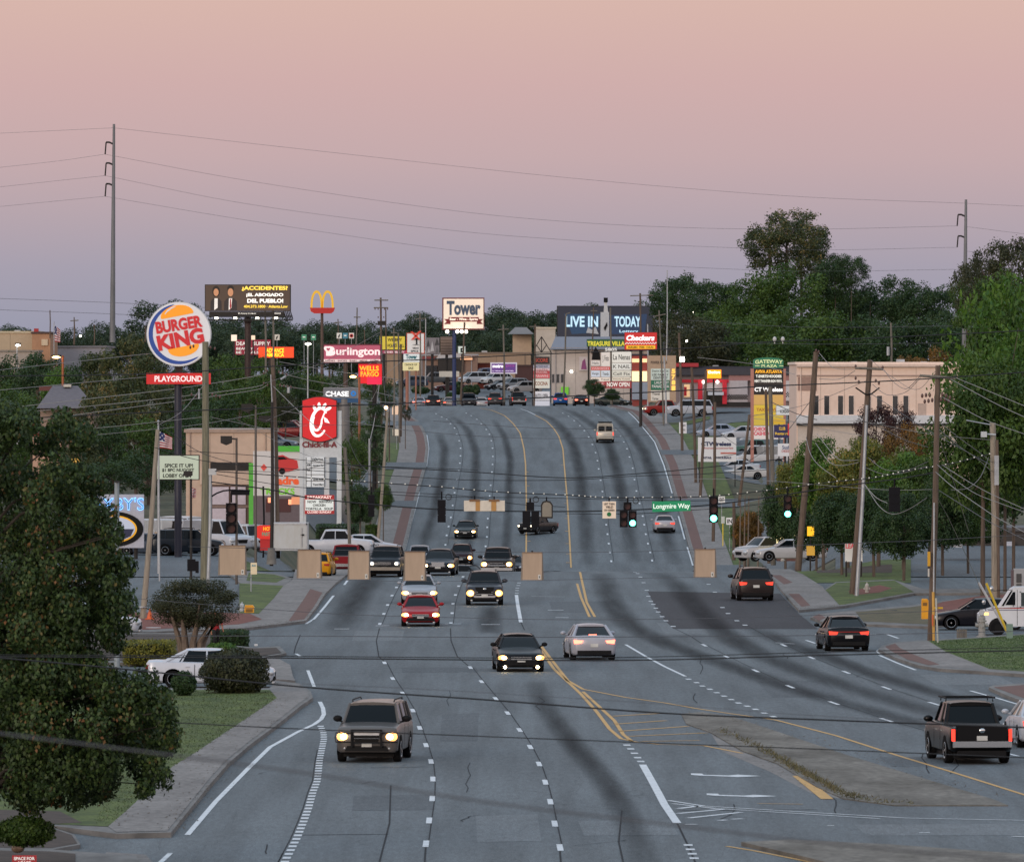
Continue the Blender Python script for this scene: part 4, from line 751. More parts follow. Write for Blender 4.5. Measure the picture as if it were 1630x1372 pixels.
# white box trailer
def boxtrailer():
    d = 560; t = Thing('box_trailer', 'tall white box trailer standing behind the grass verge', 'trailer', (X(464, d), d, 0))
    b = MB(); a = P(434,833, d); c_ = P(489,891, d); e_ = P(502,838, d+4)
    z0 = .55; b.box(a[0], d, z0, c_[0], d+4.5, a[2]); t.part('box', b, mat('trailer_white', lin((196,200,204)), .4, var=.10, scale=1.5, c2=lin((176,176,172)), stretch=(1,1, .4)))
    r = MB(); 
    for xx in (a[0]-.01, c_[0]-.08): r.box(xx, d-.02, z0, xx+.09, d-.001, a[2]+.02)
    r.box(a[0], d-.02, a[2]-.10, c_[0], d-.001, a[2]+.02); r.box(a[0], d-.02, z0, c_[0], d-.001, z0+.1); t.part('frame', r, mat('trailer_frame', lin((170,172,176)), .4, .3))
    t.part('door_bar', MB().tube([(c_[0]-.35, d-.05, z0+.2),(c_[0]-.35, d-.05, a[2]-.3)], .025), VM['rim']); t.part('latch', MB().box(c_[0]-.4, d-.07,1.5, c_[0]-.2, d-.02,1.6), VM['black'])
    for xx in (a[0]+.3, c_[0]-.3):
        w_ = t.part('wheel', MB().tube([(xx-.12, d+2, .38),(xx+.12, d+2, .38)], .38,14), VM['tyre']); t.part('rim', MB().tube([(xx-.13, d+2, .38),(xx+.13, d+2, .38)], .2,10), VM['rim'], parent=w_)
boxtrailer()
# mail truck, facing left
def mailtruck():
    d = 396; x0 = X(1557, d); L_ = 4.5; W_ = 1.9; t = Thing('mail_truck', 'white mail truck with red and blue stripe waiting in the side road', 'truck', (x0+L_/2, d, 0))
    wht = cpaint((205,208,214), .35, .1)
    pr = [(0, .40),(0, .95),(.25,1.12),(.95,1.30),(1.45,2.05),(1.62,2.16),(4.4,2.2),(4.5,2.05),(4.5, .40)]
    t.part('body', MB().prism([(x0+a, b) for a, b in pr], d-W_/2, d+W_/2), wht)
    y = d-W_/2
    t.part('windscreen', MB().prism([(x0+1.0,1.32),(x0+1.42,2.0),(x0+1.50,2.0),(x0+1.10,1.32)], y-.012, d+W_/2+.012), VM['glass'])
    t.part('vent_window', MB().prism([(x0+1.17,1.36),(x0+1.52,1.95),(x0+1.62,1.95),(x0+1.62,1.36)], y-.012, y+.02), VM['glass'])
    wi = t.part('side_window', MB().prism([(x0+1.88,1.30),(x0+1.88,1.92),(x0+2.75,1.92),(x0+2.75,1.30)], y-.012, y+.01), mat('cab_interior', (.02, .035, .04), .6, var=.3)); 
    t.part('window_frame', MB().box(x0+1.82, y-.02,1.24, x0+1.88, y-.004,1.97).box(x0+2.75, y-.02,1.24, x0+2.81, y-.004,1.97).box(x0+1.82, y-.02,1.92, x0+2.81, y-.004,1.97).box(x0+1.82, y-.02,1.24, x0+2.81, y-.004,1.30), wht, parent=wi)
    t.part('door_seam', MB().box(x0+1.70, y-.006, .45, x0+1.72, y-.002,2.05).box(x0+2.95, y-.006, .45, x0+2.97, y-.002,2.05), VM['black'])
    t.part('red_stripe', MB().box(x0+.55, y-.01,1.20, x0+4.5, y-.003,1.235), paint(190,50,50)); t.part('blue_stripe', MB().box(x0+.40, y-.01,1.12, x0+4.5, y-.003,1.145), paint(50,50,100))
    for xx in (.85,3.6):
        w_ = t.part('wheel', MB().tube([(x0+xx, y-.01, .33),(x0+xx, y+.22, .33)], .33,18), VM['tyre']); t.part('rim', MB().tube([(x0+xx, y-.02, .33),(x0+xx, y+.0, .33)], .17,12), VM['black'], parent=w_)
        t.part('wheel_arch', MB().prism([(x0+xx+.44*cos(a), .33+.46*sin(a)) for a in np.linspace(-.2, pi+.2,14)], y-.006, y+.02), VM['black'])
        t.part('wheel', MB().tube([(x0+xx, d+W_/2-.2, .33),(x0+xx, d+W_/2, .33)], .33,14), VM['tyre'])
    t.part('headlight', MB().ball((x0+.02, y+.3, .85), .06, .12, .1), VM['hoff']); t.part('turn_lamp', MB().box(x0+.14, y-.012, .92, x0+.42, y-.003,1.02), VM['amber'])
    for (xx, zz) in ((.20,1.35),(.55,1.95)):
        t.part('mirror', MB().ball((x0+xx, y-.15, zz+.15), .09, .05, .12), VM['rim']); 
    t.part('mirror_arm', MB().tube([(x0+.22, y-.1,1.4),(x0+.3, y, 1.1)], .015,5).tube([(x0+.58, y-.1,2.0),(x0+1.5, y, 2.05)], .015,5).tube([(x0+1.52, y-.1,1.3),(x0+1.52, y-.1,1.8)], .02,5), VM['black'])
    t.part('bumper', MB().box(x0-.10, d-.9, .34, x0+.02, d+.9, .56), VM['black'])
    return x0, d
mx, md = mailtruck()
# ================================================================ SIGNS
def gz(px, d): return Hf(X(px, d), d)
def sign(name, label, px0, py0, px1, py1, d, face, frame=None, th=.5, fr=.12, poles=(), pm=None, cat='sign', group=None, emit=0, rows=(), ink=None, bold=.02):
    base = poles[0][0] if poles else (px0+px1)/2
    t = Thing(name, label, cat, (X(base, d), d+th/2, gz(base, d)), group)
    fr_m = frame or M['dsteel']; a = P(px0, py0, d); b = P(px1, py1, d)
    if fr: 
        t.part('cabinet', MB().box(a[0], d, a[2], b[0], d+th, b[2]), fr_m)
        t.face = t.part('face', MB().box(a[0]+fr, d-.02, a[2]-fr, b[0]-fr, d+.02, b[2]+fr), face)
    else: t.face = t.part('panel', MB().box(a[0], d, a[2], b[0], d+th, b[2]), face)
    for (px, r) in poles:
        t.part('pole', MB().tube([(X(px, d), d+th/2, gz(px, d)-.3),(X(px, d), d+th/2, b[2]+.05)], r, 12), pm or M['dsteel'])
    if rows: texts(t, rows, d-.02, ink or VM['black'], bold=bold)
    return t
W_ = glow(235,235,230, .25)
# ---- round burger sign
def burger_sign():
    d = 565; cx, cy = 284.5,532; R_ = 51.5
    t = Thing('restaurant_sign', 'tall round burger restaurant sign with red playground board under it on a thick dark column', 'sign', (X(283, d), d+.5, gz(283, d)))
    def disc(cx_, cy_, rx, ry, n=48, a0=0, a1=2*pi): return [(cx_+rx*cos(a), cy_+ry*sin(a)) for a in np.linspace(a0, a1, n, endpoint=(a1-a0 < 6))]
    def arcband(cx_, cy_, r0, r1, a0, a1, taper=True, n=40):
        o = []; i_ = []
        for k in range(n+1):
            s_ = k/n; a = a0+(a1-a0)*s_; th_ = (r1-r0)*(sin(pi*s_)**.5 if taper else 1); o.append((cx_+r1*cos(a), cy_+r1*sin(a))); i_.append((cx_+(r1-th_)*cos(a), cy_+(r1-th_)*sin(a)))
        return o + i_[::-1]
    t.part('cabinet', MB().pprism(disc(cx, cy, R_, R_), d, 1.0), paint(196,198,202, .5)); wf = glow(214,214,218, .18)
    face = t.part('face', MB().pprism(disc(cx, cy, R_-1.2, R_-1.2), d-.03, .04), wf)
    blue = glow(30,66,140, .25); org = glow(236,150,30, .35); red = glow(190,30,38, .3)
    t.part('blue_crescent', MB().pprism(arcband(cx, cy, R_-10.5, R_-3.5, radians(48), radians(262)), d-.05, .03), blue)
    def bun(cx_, cy_, rx, ry, up, tilt):
        pts = [(rx*cos(a),-ry*sin(a)) for a in np.linspace(0, pi, 24)]
        pts = [(x, y) for x, y in pts] + [(-rx*.94,1.5),(rx*.94,1.5)]
        if not up: pts = [(x, -y) for x, y in pts]
        c_, s_ = cos(tilt), sin(tilt); return [(cx_+x*c_+y*s_, cy_-x*s_+y*c_) for x, y in pts]
    t.part('bun', MB().pprism(bun(282,502,26.5,16, True, radians(11)), d-.05, .03), org); t.part('bun', MB().pprism(bun(292,553,25,14, False, radians(11)), d-.05, .03), org)
    t.part('bun_highlight', MB().pprism([(262,500),(266,494),(273,489),(281,487.5),(273,492),(266,497),(263,501)], d-.07, .015), wf)
    t.text('BURGER', 247.5,322,516.5,19.5, d-.03, red, off=.05, bold=.045, rot=radians(9)); t.text('KING', 250,324.5,540,25, d-.03, red, off=.05, bold=.05, rot=radians(11))
    t.part('neck', MB().pbox(279,583,290,594, d+.3, .4), M['dsteel'])
    b = t.part('board', MB().pbox(233,594,335,611.5, d, .8), glow(196,26,30, .25)); t.text('PLAYGROUND', 246,322,603,9.5, d, glow(240,225,225, .4), off=.03, bold=.03, parent=b)
    t.part('column', MB().tube([(X(283, d), d+.5, gz(283, d)-.3),(X(283, d), d+.5, P(0,611, d)[2])],5.8/ppm(d),16), paint(34,36,52, .5))
burger_sign()
# ---- attorney billboard
def lawyer_board():
    d = 800; t = Thing('billboard', 'dark brown billboard with two portraits and yellow and white Spanish lettering', 'billboard', (X(394, d), d+.6, gz(394, d)))
    t.part('cabinet', MB().pbox(326,453,463,495.5, d, .5), M['dsteel']); bf = glow(72,56,46, .35)
    t.part('face', MB().pbox(327,454,461.5,494.5, d-.03, .04), bf)
    texts(t, [('¿ACCIDENTES?', 385,458,459.5,8)], d-.03, glow(240,205,80, .9), bold=.04); texts(t, [('¡EL ABOGADO', 392,451,470,6.5),('DEL PUEBLO!', 393.5,451,479,6.5)], d-.03, glow(240,238,230, .8), bold=.04)
    texts(t, [('404.373.1800 · Atlanta.Law', 388,458,488,4.5)], d-.03, glow(230,195,70, .8), bold=.03)
    skin = glow(190,135,100, .35); suit = glow(40,34,36, .2); hair = glow(24,18,16, .15); wht = glow(220,215,210, .4); tie = glow(150,40,45, .3)
    for (cx, hw_, hr, wom) in ((344,9,5.2,1),(367,10.5,5.6,0)):
        e = lambda x0, y0, rx, ry: [(x0+rx*cos(a), y0+ry*sin(a)) for a in np.linspace(0,2*pi, 16, endpoint=False)]
        p_ = t.part('portrait', MB().pprism([(cx-hw_, 494),(cx-hw_*.95,480),(cx-hw_*.5,475),(cx+hw_*.5,475),(cx+hw_*.95,480),(cx+hw_, 494)], d-.045, .015), suit)
        t.part('shirt', MB().pprism([(cx-2.6,475),(cx+2.6,475),(cx+1.5+wom, 490),(cx-3,494)], d-.055, .01), wht, parent=p_)
        if wom: t.part('hair', MB().pprism(e(cx, 464, hr*1.15, hr*1.7), d-.052, .01), hair, parent=p_)
        else: t.part('hair', MB().pprism(e(cx, 459.5, hr*.95, hr*.9), d-.052, .01), hair, parent=p_); t.part('tie', MB().pprism([(cx-.8,476),(cx+.8,476),(cx+1.4,488),(cx, 493),(cx-1.4,488)], d-.065, .01), tie, parent=p_)
        t.part('face_portrait', MB().pprism(e(cx, 465.5, hr*.78, hr*1.15), d-.065, .01), skin, parent=p_)
    t.part('apron', MB().pbox(333,496,453,505, d+.1, .4), M['dsteel']); texts(t, [('© Atlanta Outdoor', 379,408,499,2.5),('00652', 437,447,499,2.5)], d+.1, W_)
    ck = MB()
    for k in range(5): a = P(452+k*2.6,496, d); b = P(455+k*2.6,508, d); ck.tube([(a[0], d+.1, a[2]),(b[0], d+1.4, b[2])], .05,5)
    for y_ in (508,502): a = P(333, y_, d); b = P(466, y_, d); ck.tube([(a[0], d-.3, a[2]-.1),(b[0], d-.3, b[2]-.1)], .06,5)
    t.part('catwalk', ck, M['dsteel']); t.part('column', MB().tube([(X(394, d), d+.8, gz(394, d)-.5),(X(394, d), d+.8, P(0,506, d)[2])],5/ppm(d),14), paint(50,32,30, .6)); t.part('column_cap', MB().ball((X(394, d), d+.8, P(0,510, d)[2]), .36, .36, .5), paint(44,30,28, .6))
    fl = MB()
    for px in (345,375,410,440): a = P(px, 508, d); fl.box(a[0]-.15, d-1.2, a[2], a[0]+.15, d-.9, a[2]+.15)
    t.part('floodlight', fl, M['whitelamp'])
lawyer_board()
# ---- golden arches
def arches():
    d = 850; t = Thing('restaurant_sign', 'golden double arch sign with red base on a tall brown pole', 'sign', (X(513, d), d+.3, gz(513, d)))
    yel = glow(226,178,44, .25)
    for cx in (504.0,521.5):
        b = MB(); o = []; i_ = []; n = 28
        for k in range(n+1):
            a = pi*k/n; o.append((cx-9.8*cos(a),496-33.5*sin(a)**.62)); i_.append((cx-(6.6)*cos(a),496-29.5*sin(a)**.66))
        b.pprism(o+i_[::-1], d, .5); t.part('arch', b, yel)
    t.part('base', MB().pprism([(493,490),(495,496),(500,499),(527,499),(531,496),(533,490)], d-.2, .9), glow(170,26,24, .2)); t.part('pole', MB().tube([(X(512.5, d), d+.3, gz(512, d)),(X(512.5, d), d+.3, P(0,498, d)[2])],[3.4/ppm(d),2.2/ppm(d)],12), paint(84,66,58, .6))
arches()
t = sign('store_sign', 'wide pink store sign with white heart and serif lettering', 514,548,607,578,855, glow(176,84,108, .28), paint(110,40,60), poles=[(550, .22)], pm=paint(84,66,58, .6))
wt = glow(245,225,225, .5); t.text('urlington', 535,605,561,16,854.98, wt, bold=.03); t.text('B', 519,534,559,15,854.98, wt, bold=.10)
hx = lambda cx, cy, s: [(cx+s*16*sin(a)**3/16, cy-s*(13*cos(a)-5*cos(2*a)-2*cos(3*a)-cos(4*a))/16) for a in np.linspace(0,2*pi, 24, endpoint=False)]
t.part('heart', MB().pprism(hx(522,556,6.5),854.94, .02), wt); t.part('heart', MB().pprism(hx(522.5,556,3),854.9, .02), glow(176,84,108, .28)); t.part('lower_strip', MB().pbox(515.5,572,605.5,576.5,854.95, .03), glow(226,206,206, .4)); texts(t, [('LADIES · SHOES · BABY · MENS · HOME', 518,603,574.3,2.5)],854.94, paint(120,40,60))
t = sign('bank_sign', 'red bank sign with glowing orange two line lettering', 570,579,608.5,611,800, glow(204,20,30, .6), paint(120,14,20), poles=[(596, .2)], fr=.04)
texts(t, [('WELLS', 572,603,586.5,8),('FARGO', 574,603,595.5,8)],799.98, glow(255,150,30,1.3), bold=.035); t.part('lower_panel', MB().pbox(584,600,607.5,612,799.94, .05), glow(214,24,70, .6))
t = sign('bank_sign', 'grey bank sign with white lettering and blue octagon on thick grey post', 515,617,570,636,745, paint(112,116,124), M['steel'], poles=[(548, .45)], pm=paint(110,108,108), fr=.03)
texts(t, [('CHASE', 518,555,627,8.5)],744.98, glow(240,242,245, .6), bold=.045)
t.part('octagon', MB().pprism([(562.5+4.6*cos(radians(22.5+45*k)),626.5+4.6*sin(radians(22.5+45*k))) for k in range(8)],744.94, .03), glow(24,108,180, .5)); t.part('octagon_hole', MB().pbox(561,625,564,628,744.92, .03), paint(112,116,124))
t.part('lower_band', MB().pbox(515,634,570,641,744.9, .3), glow(20,70,110, .15))
# ---- tall red chicken restaurant sign
def chicken_sign():
    d = 640; t = Thing('restaurant_sign', 'tall white restaurant pylon with red script C emblem, tenant panels and breakfast board', 'sign', (X(512, d), d+.6, gz(512, d)))
    wh = paint(196,202,206, .5); b = MB()
    b.pbox(477,654,483,846, d, 1.0); b.pbox(536,654,543.5,846, d, 1.0); b.pbox(483,696,536,728, d+.05, .8); b.pbox(483,728,487,838, d+.05, .8)
    t.part('frame', b, wh); t.part('crossbar', MB().pbox(516,728,524,790, d+.1, .6), wh)
    pts = []
    for k in range(13): s_ = k/12; pts.append((480.5+56*s_, 637-6*sin(pi*s_)))
    for k in range(13): s_ = k/12; pts.append((536.5-56*s_, 696-(-1)*0+ (8*sin(pi*s_)) ))
    t.part('cabinet', MB().pprism(pts, d-.2,1.2), paint(60,14,18)); cx, cy = 508.5,667
    ipts = [(cx+(x-cx)*.955, cy+(y-cy)*.965) for x, y in pts]; t.part('face', MB().pprism(ipts, d-.24, .05), glow(196,22,30, .4)); wt_ = glow(245,240,238, .6)
    def stroke(pp, wid):
        P2 = [np.array(p, float) for p in pp]; o = []; i_ = []
        for k, p in enumerate(P2):
            tt = P2[min(k+1, len(P2)-1)]-P2[max(k-1,0)]; tt /= np.linalg.norm(tt)+1e-9; nv = np.array((tt[1],-tt[0])); ww = wid*(.55+.45*sin(pi*min(1, max(0, k/(len(P2)-1)))))
            o.append(tuple(p+nv*ww)); i_.append(tuple(p-nv*ww))
        return o, i_
    def band(pp, wid, y):
        o, i_ = stroke(pp, wid); mb = MB()
        for k in range(len(o)-1): mb.pprism([o[k], o[k+1], i_[k+1], i_[k]], y, .03)
        return mb
    C1 = [(513,651)] + [(504+13.5*cos(a)*1.0-2+ (673-(673+21*sin(a)))*-.0,671-21.5*sin(a)) for a in np.linspace(radians(62), radians(330),26)]
    C1 = [(508+12.5*cos(a)+(-(-21*sin(a)))*.12,672-22*sin(a)) for a in np.linspace(radians(40), radians(325),28)]
    t.part('script_letter', band(C1,2.6, d-.3), wt_); C2 = [(506+7*cos(a)+7*sin(a)*.2-1,672-13*sin(a)) for a in np.linspace(radians(140), radians(375),18)] + [(515,661),(517,656)]
    t.part('script_letter', band(C2,1.9, d-.33), wt_)
    for (x, y, ang, rr) in ((501,650,115,5.2),(508,646,92,5.6),(516,646.5,60,5.6),(522,651,25,6.2)):
        e = [(x+rr*cos(radians(ang))*.0+rr*cos(u)*cos(radians(ang))-2.6*sin(u)*sin(radians(ang)), y-(rr*cos(u)*sin(radians(ang))+2.6*sin(u)*cos(radians(ang)))) for u in np.linspace(0,2*pi, 14, endpoint=False)]
        t.part('comb', MB().pprism(e, d-.3, .03), wt_)
    t.part('beak', MB().pprism([(515,663),(521,667),(525,674),(517,672)], d-.3, .03), wt_)
    texts(t, [('Chick-fil-A', 481,536.5,707.5,9.5)], d, glow(110,20,30, .15), bold=.03)
    t.part('tenant_panels', MB().pbox(487,728,516.5,775, d-.02, .3), glow(214,220,224, .12)); tb = MB()
    for y_ in (736,745,755,765): tb.pbox(487, y_, 516.5, y_+.8, d-.04, .02)
    for x_ in (487,495,516): tb.pbox(x_, 728, x_+.8,775, d-.04, .02)
    t.part('panel_rails', tb, M['dsteel']); texts(t, [('DENTAL', 497,515,731.5,4),('Insurance Tax', 498,515,740.5,3),('QUE AGE', 498,515,763,4),('Travel Mart', 498,515,771,3),('ATM', 488.5,494,740,4),('Nails', 488.5,494,748,3.5)], d-.04, VM['black'])
    bb = t.part('message_board', MB().pbox(485,788,532,818, d-.1, .35), glow(160,30,34, .2)); t.part('message_face', MB().pbox(486,795,531,812.5, d-.13, .04), glow(214,222,220, .3), parent=bb)
    texts(t, [('BREAKFAST', 489,528,791.5,4.6),('CLOSED SUNDAY', 489,528,815,3.6)], d-.13, glow(236,214,208, .5), parent=bb, bold=.03); texts(t, [('NOW   SERVING', 489.5,528,798.5,3.8),('CHICKEN', 498,518,804,3.8),('TORTILLA   SOUP', 486.5,530,809.6,3.8)], d-.13, VM['black'], parent=bb, bold=.02)
chicken_sign()
# ---- letter board with flag below
t = sign('letter_board', 'pale green letter board sign with three lines of black letters on a white post', 249,724,317.5,764,520, glow(178,190,172, .25), M['dsteel'], th=.3, fr=.05, poles=[(252, .07)], pm=M['steel'], rows=[('SPICE IT UP!', 262,307,741,6),('$1 8PC NUGGET', 258,309,748.5,6),('LOBBY OPEN', 259.5,304,757,6)])
def flag(px, py, d, w_, h_, pole_px, pole_top, base_px, label, canton=True, sag=.5, fpole=True):
    t = Thing('flag', label, 'flag', (X(pole_px, d), d, gz(base_px, d)))
    if fpole: t.part('pole', MB().tube([(X(base_px, d), d, gz(base_px, d)-.2),(X(pole_px, d), d, P(0, pole_top, d)[2])], .05,8), M['steel']); t.part('finial', MB().ball((X(pole_px, d), d, P(0, pole_top-1.5, d)[2]), .07), M['steel'])
    W, Hh = w_/ppm(d), h_/ppm(d); n, m_ = 12,13; x0, _, z0 = P(px, py, d); mb = MB(); vs = []
    for j in range(m_+1):
        for i in range(n+1):
            s_, u = i/n, j/m_; x = x0 + W*s_; z = z0 - Hh*u*(1-.25*s_) - sag*Hh*s_**1.1; y = d + .12*sin(s_*9+u*2)*s_; vs.append((x, y, z))
    mb.add(vs, [])
    for j in range(m_):
        for i in range(n):
            mi = 2 if (canton and j < 7 and i < 5) else j % 2
            if mi == 2 and i % 2 == 0 and j % 2 == 0: mi = 1 if (i+j) % 4 == 0 else 2
            mb.f.append((j*(n+1)+i, j*(n+1)+i+1,(j+1)*(n+1)+i+1,(j+1)*(n+1)+i)); mb.m.append(mi)
    t.part('cloth', mb, [paint(150,34,44, .8), paint(200,198,200, .8), paint(34,44,92, .8)])
flag(254,687,500,20,26,252,672,254, 'star spangled flag hanging from the pole beside the letter board', sag=.35)
flag(303,775,505,9,18,303,770,303, 'small striped flag below the letter board', canton=False, fpole=False, sag=.2)
flag(87,518,1100,9,26,86,514,86, 'distant flag beside the beige store at the far left', sag=.3)
# ---- oval food sign with blue glowing letters
def oval_sign():
    d = 560; t = Thing('restaurant_sign', 'oval black and yellow food sign topped by glowing blue serif letters, half behind the tree', 'sign', (X(185, d), d+.4,0))
    t.part('panel', MB().pbox(128,787,229,872, d, .5), paint(170,172,184)); e = lambda rx, ry: [(180+rx*cos(a),842+ry*sin(a)) for a in np.linspace(0,2*pi, 40, endpoint=False)]
    t.part('outer_oval', MB().pprism(e(48,28), d-.06, .1), VM['black']); t.part('yellow_ring', MB().pprism(e(38,22), d-.1, .05), glow(220,160,30, .3)); t.part('inner_oval', MB().pprism(e(35,19.5), d-.14, .05), glow(180,190,210, .2)); t.part('inner_band', MB().pprism([(147,842),(213,842),(208,853),(195,859),(165,859),(152,853)], d-.17, .04), paint(24,32,70))
    t.text('ZAXBY\'S', 128,229,802,20, d, glow(120,190,255,2.2), bold=.0, off=.06); t.text('ZAXBY\'S', 128.5,228.5,802,18, d, glow(10,20,50, .1), bold=-.02, off=.09)
    for px in (140,216): t.part('pole', MB().tube([(X(px, d), d+.3,0),(X(px, d), d+.3, P(0,872, d)[2])], .12), M['dsteel'])
oval_sign()
# ---- truck advertising mural wall
def mural():
    d = 660; t = Thing('advertising_wall', 'printed advertising wall with red truck pictures and orange and green words beside the beige shop', 'billboard', (X(450, d), d+.3, gz(450, d)))
    wh = glow(190,186,184, .15); t.part('upper_panel', MB().pbox(403,718,478,792, d, .4), wh); t.part('lower_panel', MB().pbox(397,789,478,850, d-.05, .4), paint(98,86,92))
    t.text('Padre', 432,476,765,13, d, glow(214,84,36, .3), bold=.05); t.text('TRUCKS', 414,469,782,10.5, d, glow(110,180,50, .3), bold=.04); t.part('top_bar', MB().pbox(437,710,478,719, d-.1, .6), glow(70,170,50, .1)); t.part('logo', MB().pprism([(415,744),(420,738),(425,744),(420,750)], d-.03, .04), glow(200,70,60, .2))
    t.part('green_post', MB().pbox(396,737,403,882, d-60, .3), paint(84,176,60))
    rd = glow(180,40,40, .2); t.part('truck_picture', MB().pprism([(433,733),(437,726),(450,724),(460,729),(473,733),(475,745),(460,751),(448,752),(438,748)], d-.03, .03), rd); t.part('truck_wheel', MB().pprism([(449+5*cos(a),750+5*sin(a)) for a in np.linspace(0,2*pi, 14, endpoint=False)], d-.05, .02), VM['black']); t.part('truck_glass', MB().pprism([(440,732),(443,727),(452,727),(457,731)], d-.05, .02), VM['glass'])
    t.part('truck_picture', MB().pbox(423,794,463,815, d-.09, .03), paint(70,30,34)); t.part('truck_lamp', MB().pbox(426.5,792,431,800, d-.12, .03), glow(255,150,110,1.2)); t.part('truck_lamp', MB().pbox(459,795,464,803, d-.12, .03), glow(255,150,110,1.2)); t.part('sunset_picture', MB().pbox(464,791,477.5,803, d-.08, .02), glow(226,150,110, .3))
mural()
t = Thing('restaurant_sign', 'small round ended red and yellow food sign left of the box trailer', 'sign', (X(418,570),570.2,0))
t.part('panel', MB().pprism([(406,844),(408,838),(414,836),(434,836),(434,858),(414,858),(408,855)],570, .4), glow(206,36,26, .4)); texts(t, [('HOT', 419,433,841.5,6)],570, glow(240,180,30, .6)); texts(t, [('PARTY', 417,433,850,6)],570, glow(60,150,120, .4)); t.part('post', MB().pbox(414,858,434,876,570.1, .2), glow(160,20,24, .3))
# ---- Tower pylon
def tower():
    d = 1150; t = Thing('store_sign', 'tall white liquor store sign with blue serif word and red ribbon on a blue column', 'sign', (X(723, d), d+.8, gz(723, d)))
    t.part('cabinet', MB().pbox(704,474,771,525, d, 1.6), paint(110,44,44)); t.part('face', MB().pbox(706,476,769.5,523, d-.05, .08), glow(226,210,192, .42))
    t.text('Tower', 711,765,490.5,23, d-.05, glow(62,78,100, .1), bold=.045); rb = paint(120,26,30)
    t.part('ribbon', MB().pprism([(714,505),(762,505),(762,512),(714,512)], d-.12, .05), rb); t.part('ribbon_tail', MB().pprism([(714,508),(707,508),(711,512),(707,516),(717,516),(717,508)], d-.09, .03), rb); t.part('ribbon_tail', MB().pprism([(762,508),(769,508),(765,512),(769,516),(759,516),(759,508)], d-.09, .03), rb)
    texts(t, [('Beer - Wine - Spirits', 716,760.5,508.7,5)], d-.12, glow(246,232,214, .7), bold=.03); t.part('column', MB().tube([(X(723, d), d+.8, gz(723, d)),(X(723, d), d+.8, P(0,525, d)[2])],3.2/ppm(d),14), paint(36,50,92, .6))
    fl = MB()
    for px in (712,728,735,742): a = P(px, 528, d); fl.ball((a[0], d-1.2, a[2]), .22)
    t.part('floodlight', fl, M['whitelamp'])
tower()
t = sign('store_sign', 'white pylon with red crossed mark and black palm emblem', 647,530,676,563,1120, glow(206,206,206, .2), paint(190,80,60), th=.8, fr=.1, poles=[(650, .25)], pm=M['steel'])
for a_, b_ in (((655,528),(668,541)),((669,527),(656,541))):
    (x0, y0),(x1, y1) = a_, b_; t.part('red_stroke', MB().pprism([(x0-2, y0),(x0+2, y0),(x1+2, y1),(x1-2, y1)],1119.8, .1), glow(190,60,46, .3))
t.part('palm_emblem', MB().pprism([(659,541),(663,538),(667,541),(664,541),(664,548),(668,549),(656,549),(662,548),(662,541)],1119.8, .1), VM['black']); texts(t, [('Island', 657,666,554,3),('SPICE', 654,666,559,3)],1119.95, VM['black'])
t = sign('store_sign', 'small white liquor store sign above a yellow letter board', 642,563,668,577,1080, glow(210,218,220, .25), M['steel'], th=.5, fr=.05, poles=[(648, .2),(662, .1)], pm=paint(150,100,84)); t.text('Tower', 646,664,568,7,1079.98, glow(30,100,110, .1), bold=.05); t.part('underline', MB().pbox(646,573,665,574,1079.93, .03), VM['black'])
b_ = t.part('letter_board', MB().pbox(641,577,667,590,1079.9, .4), glow(206,198,150, .35)); texts(t, [('CHOICE OF', 644,664,580.5,3),('SALE', 650,658,586,4)],1079.9, VM['black'], parent=b_)
t = sign('billboard', 'yellow billboard with black capital lettering behind the utility poles', 604,535,645,557,1200, glow(206,186,60, .25), M['dsteel'], poles=[(610, .2),(640, .2)], fr=.05, rows=[('WE BUY', 617,640,541,5),('HOUSES CALL', 617,643,550,5)], cat='billboard')
t = sign('sign', 'magenta sign strip below the yellow billboard', 604,558,648,563,1190, glow(160,60,90, .25), poles=[(612, .12)], fr=0, th=.3, rows=[('SHOES  BEAUTY', 612,644,560.5,3)], ink=W_)
t = sign('billboard', 'black and white picture billboard left of the grey slatted billboard', 677,537,700,564,1240, paint(120,116,122), M['dsteel'], poles=[(688, .2)], fr=.06, cat='billboard'); 
for (a, b, c_, e_, g_) in ((679,540,684,552,60),(685,543,691,560,176),(692,538,699,550,60),(680,553,685,562,170),(693,551,698,562,90)): t.part('picture', MB().pprism([(a, e_),((a+c_)/2, b),(c_, e_-1)],1239.93, .03), paint(g_, g_, g_+4))
t = sign('billboard', 'unlit billboard back with brown horizontal slats behind the blue column', 701,536,721,565,1245, paint(108,92,84), M['dsteel'], poles=[(711, .2)], fr=0, cat='billboard'); sl = MB()
for k in range(6): sl.pbox(701.5,539+k*4.4,720.5,541+k*4.4,1244.9, .06)
t.part('slats', sl, paint(130,112,100))
t = sign('sign', 'small white arrow sign on a post below the floodlit store sign', 729,551,741,563,1140, glow(200,214,206, .3), M['steel'], poles=[(735, .1)], fr=.06, th=.3); t.part('arrow', MB().pprism([(733,554),(737,554),(735,557),(737,561),(733,561)],1139.9, .04), VM['black'])
t = sign('phone_store_sign', 'purple phone store sign with white frame', 780.5,577,823,595,1190, glow(86,50,122, .45), glow(190,186,200, .3), poles=[(802, .2)], fr=.18, th=.6); texts(t, [('metro', 784,801,583,5)],1189.98, glow(236,230,240, .8), bold=.05); texts(t, [('pcs', 806,819,583,4)],1189.98, glow(140,60,130, .5)); texts(t, [('by T-Mobile  authorized dealer', 784,818,590.5,2.4)],1189.98, glow(220,210,230, .5))
t = sign('billboard', 'blank white sign board on two posts in front of the dark shop', 699,591,731,600,1200, paint(190,186,176), M['steel'], poles=[(714, .12)], fr=0, th=.3)
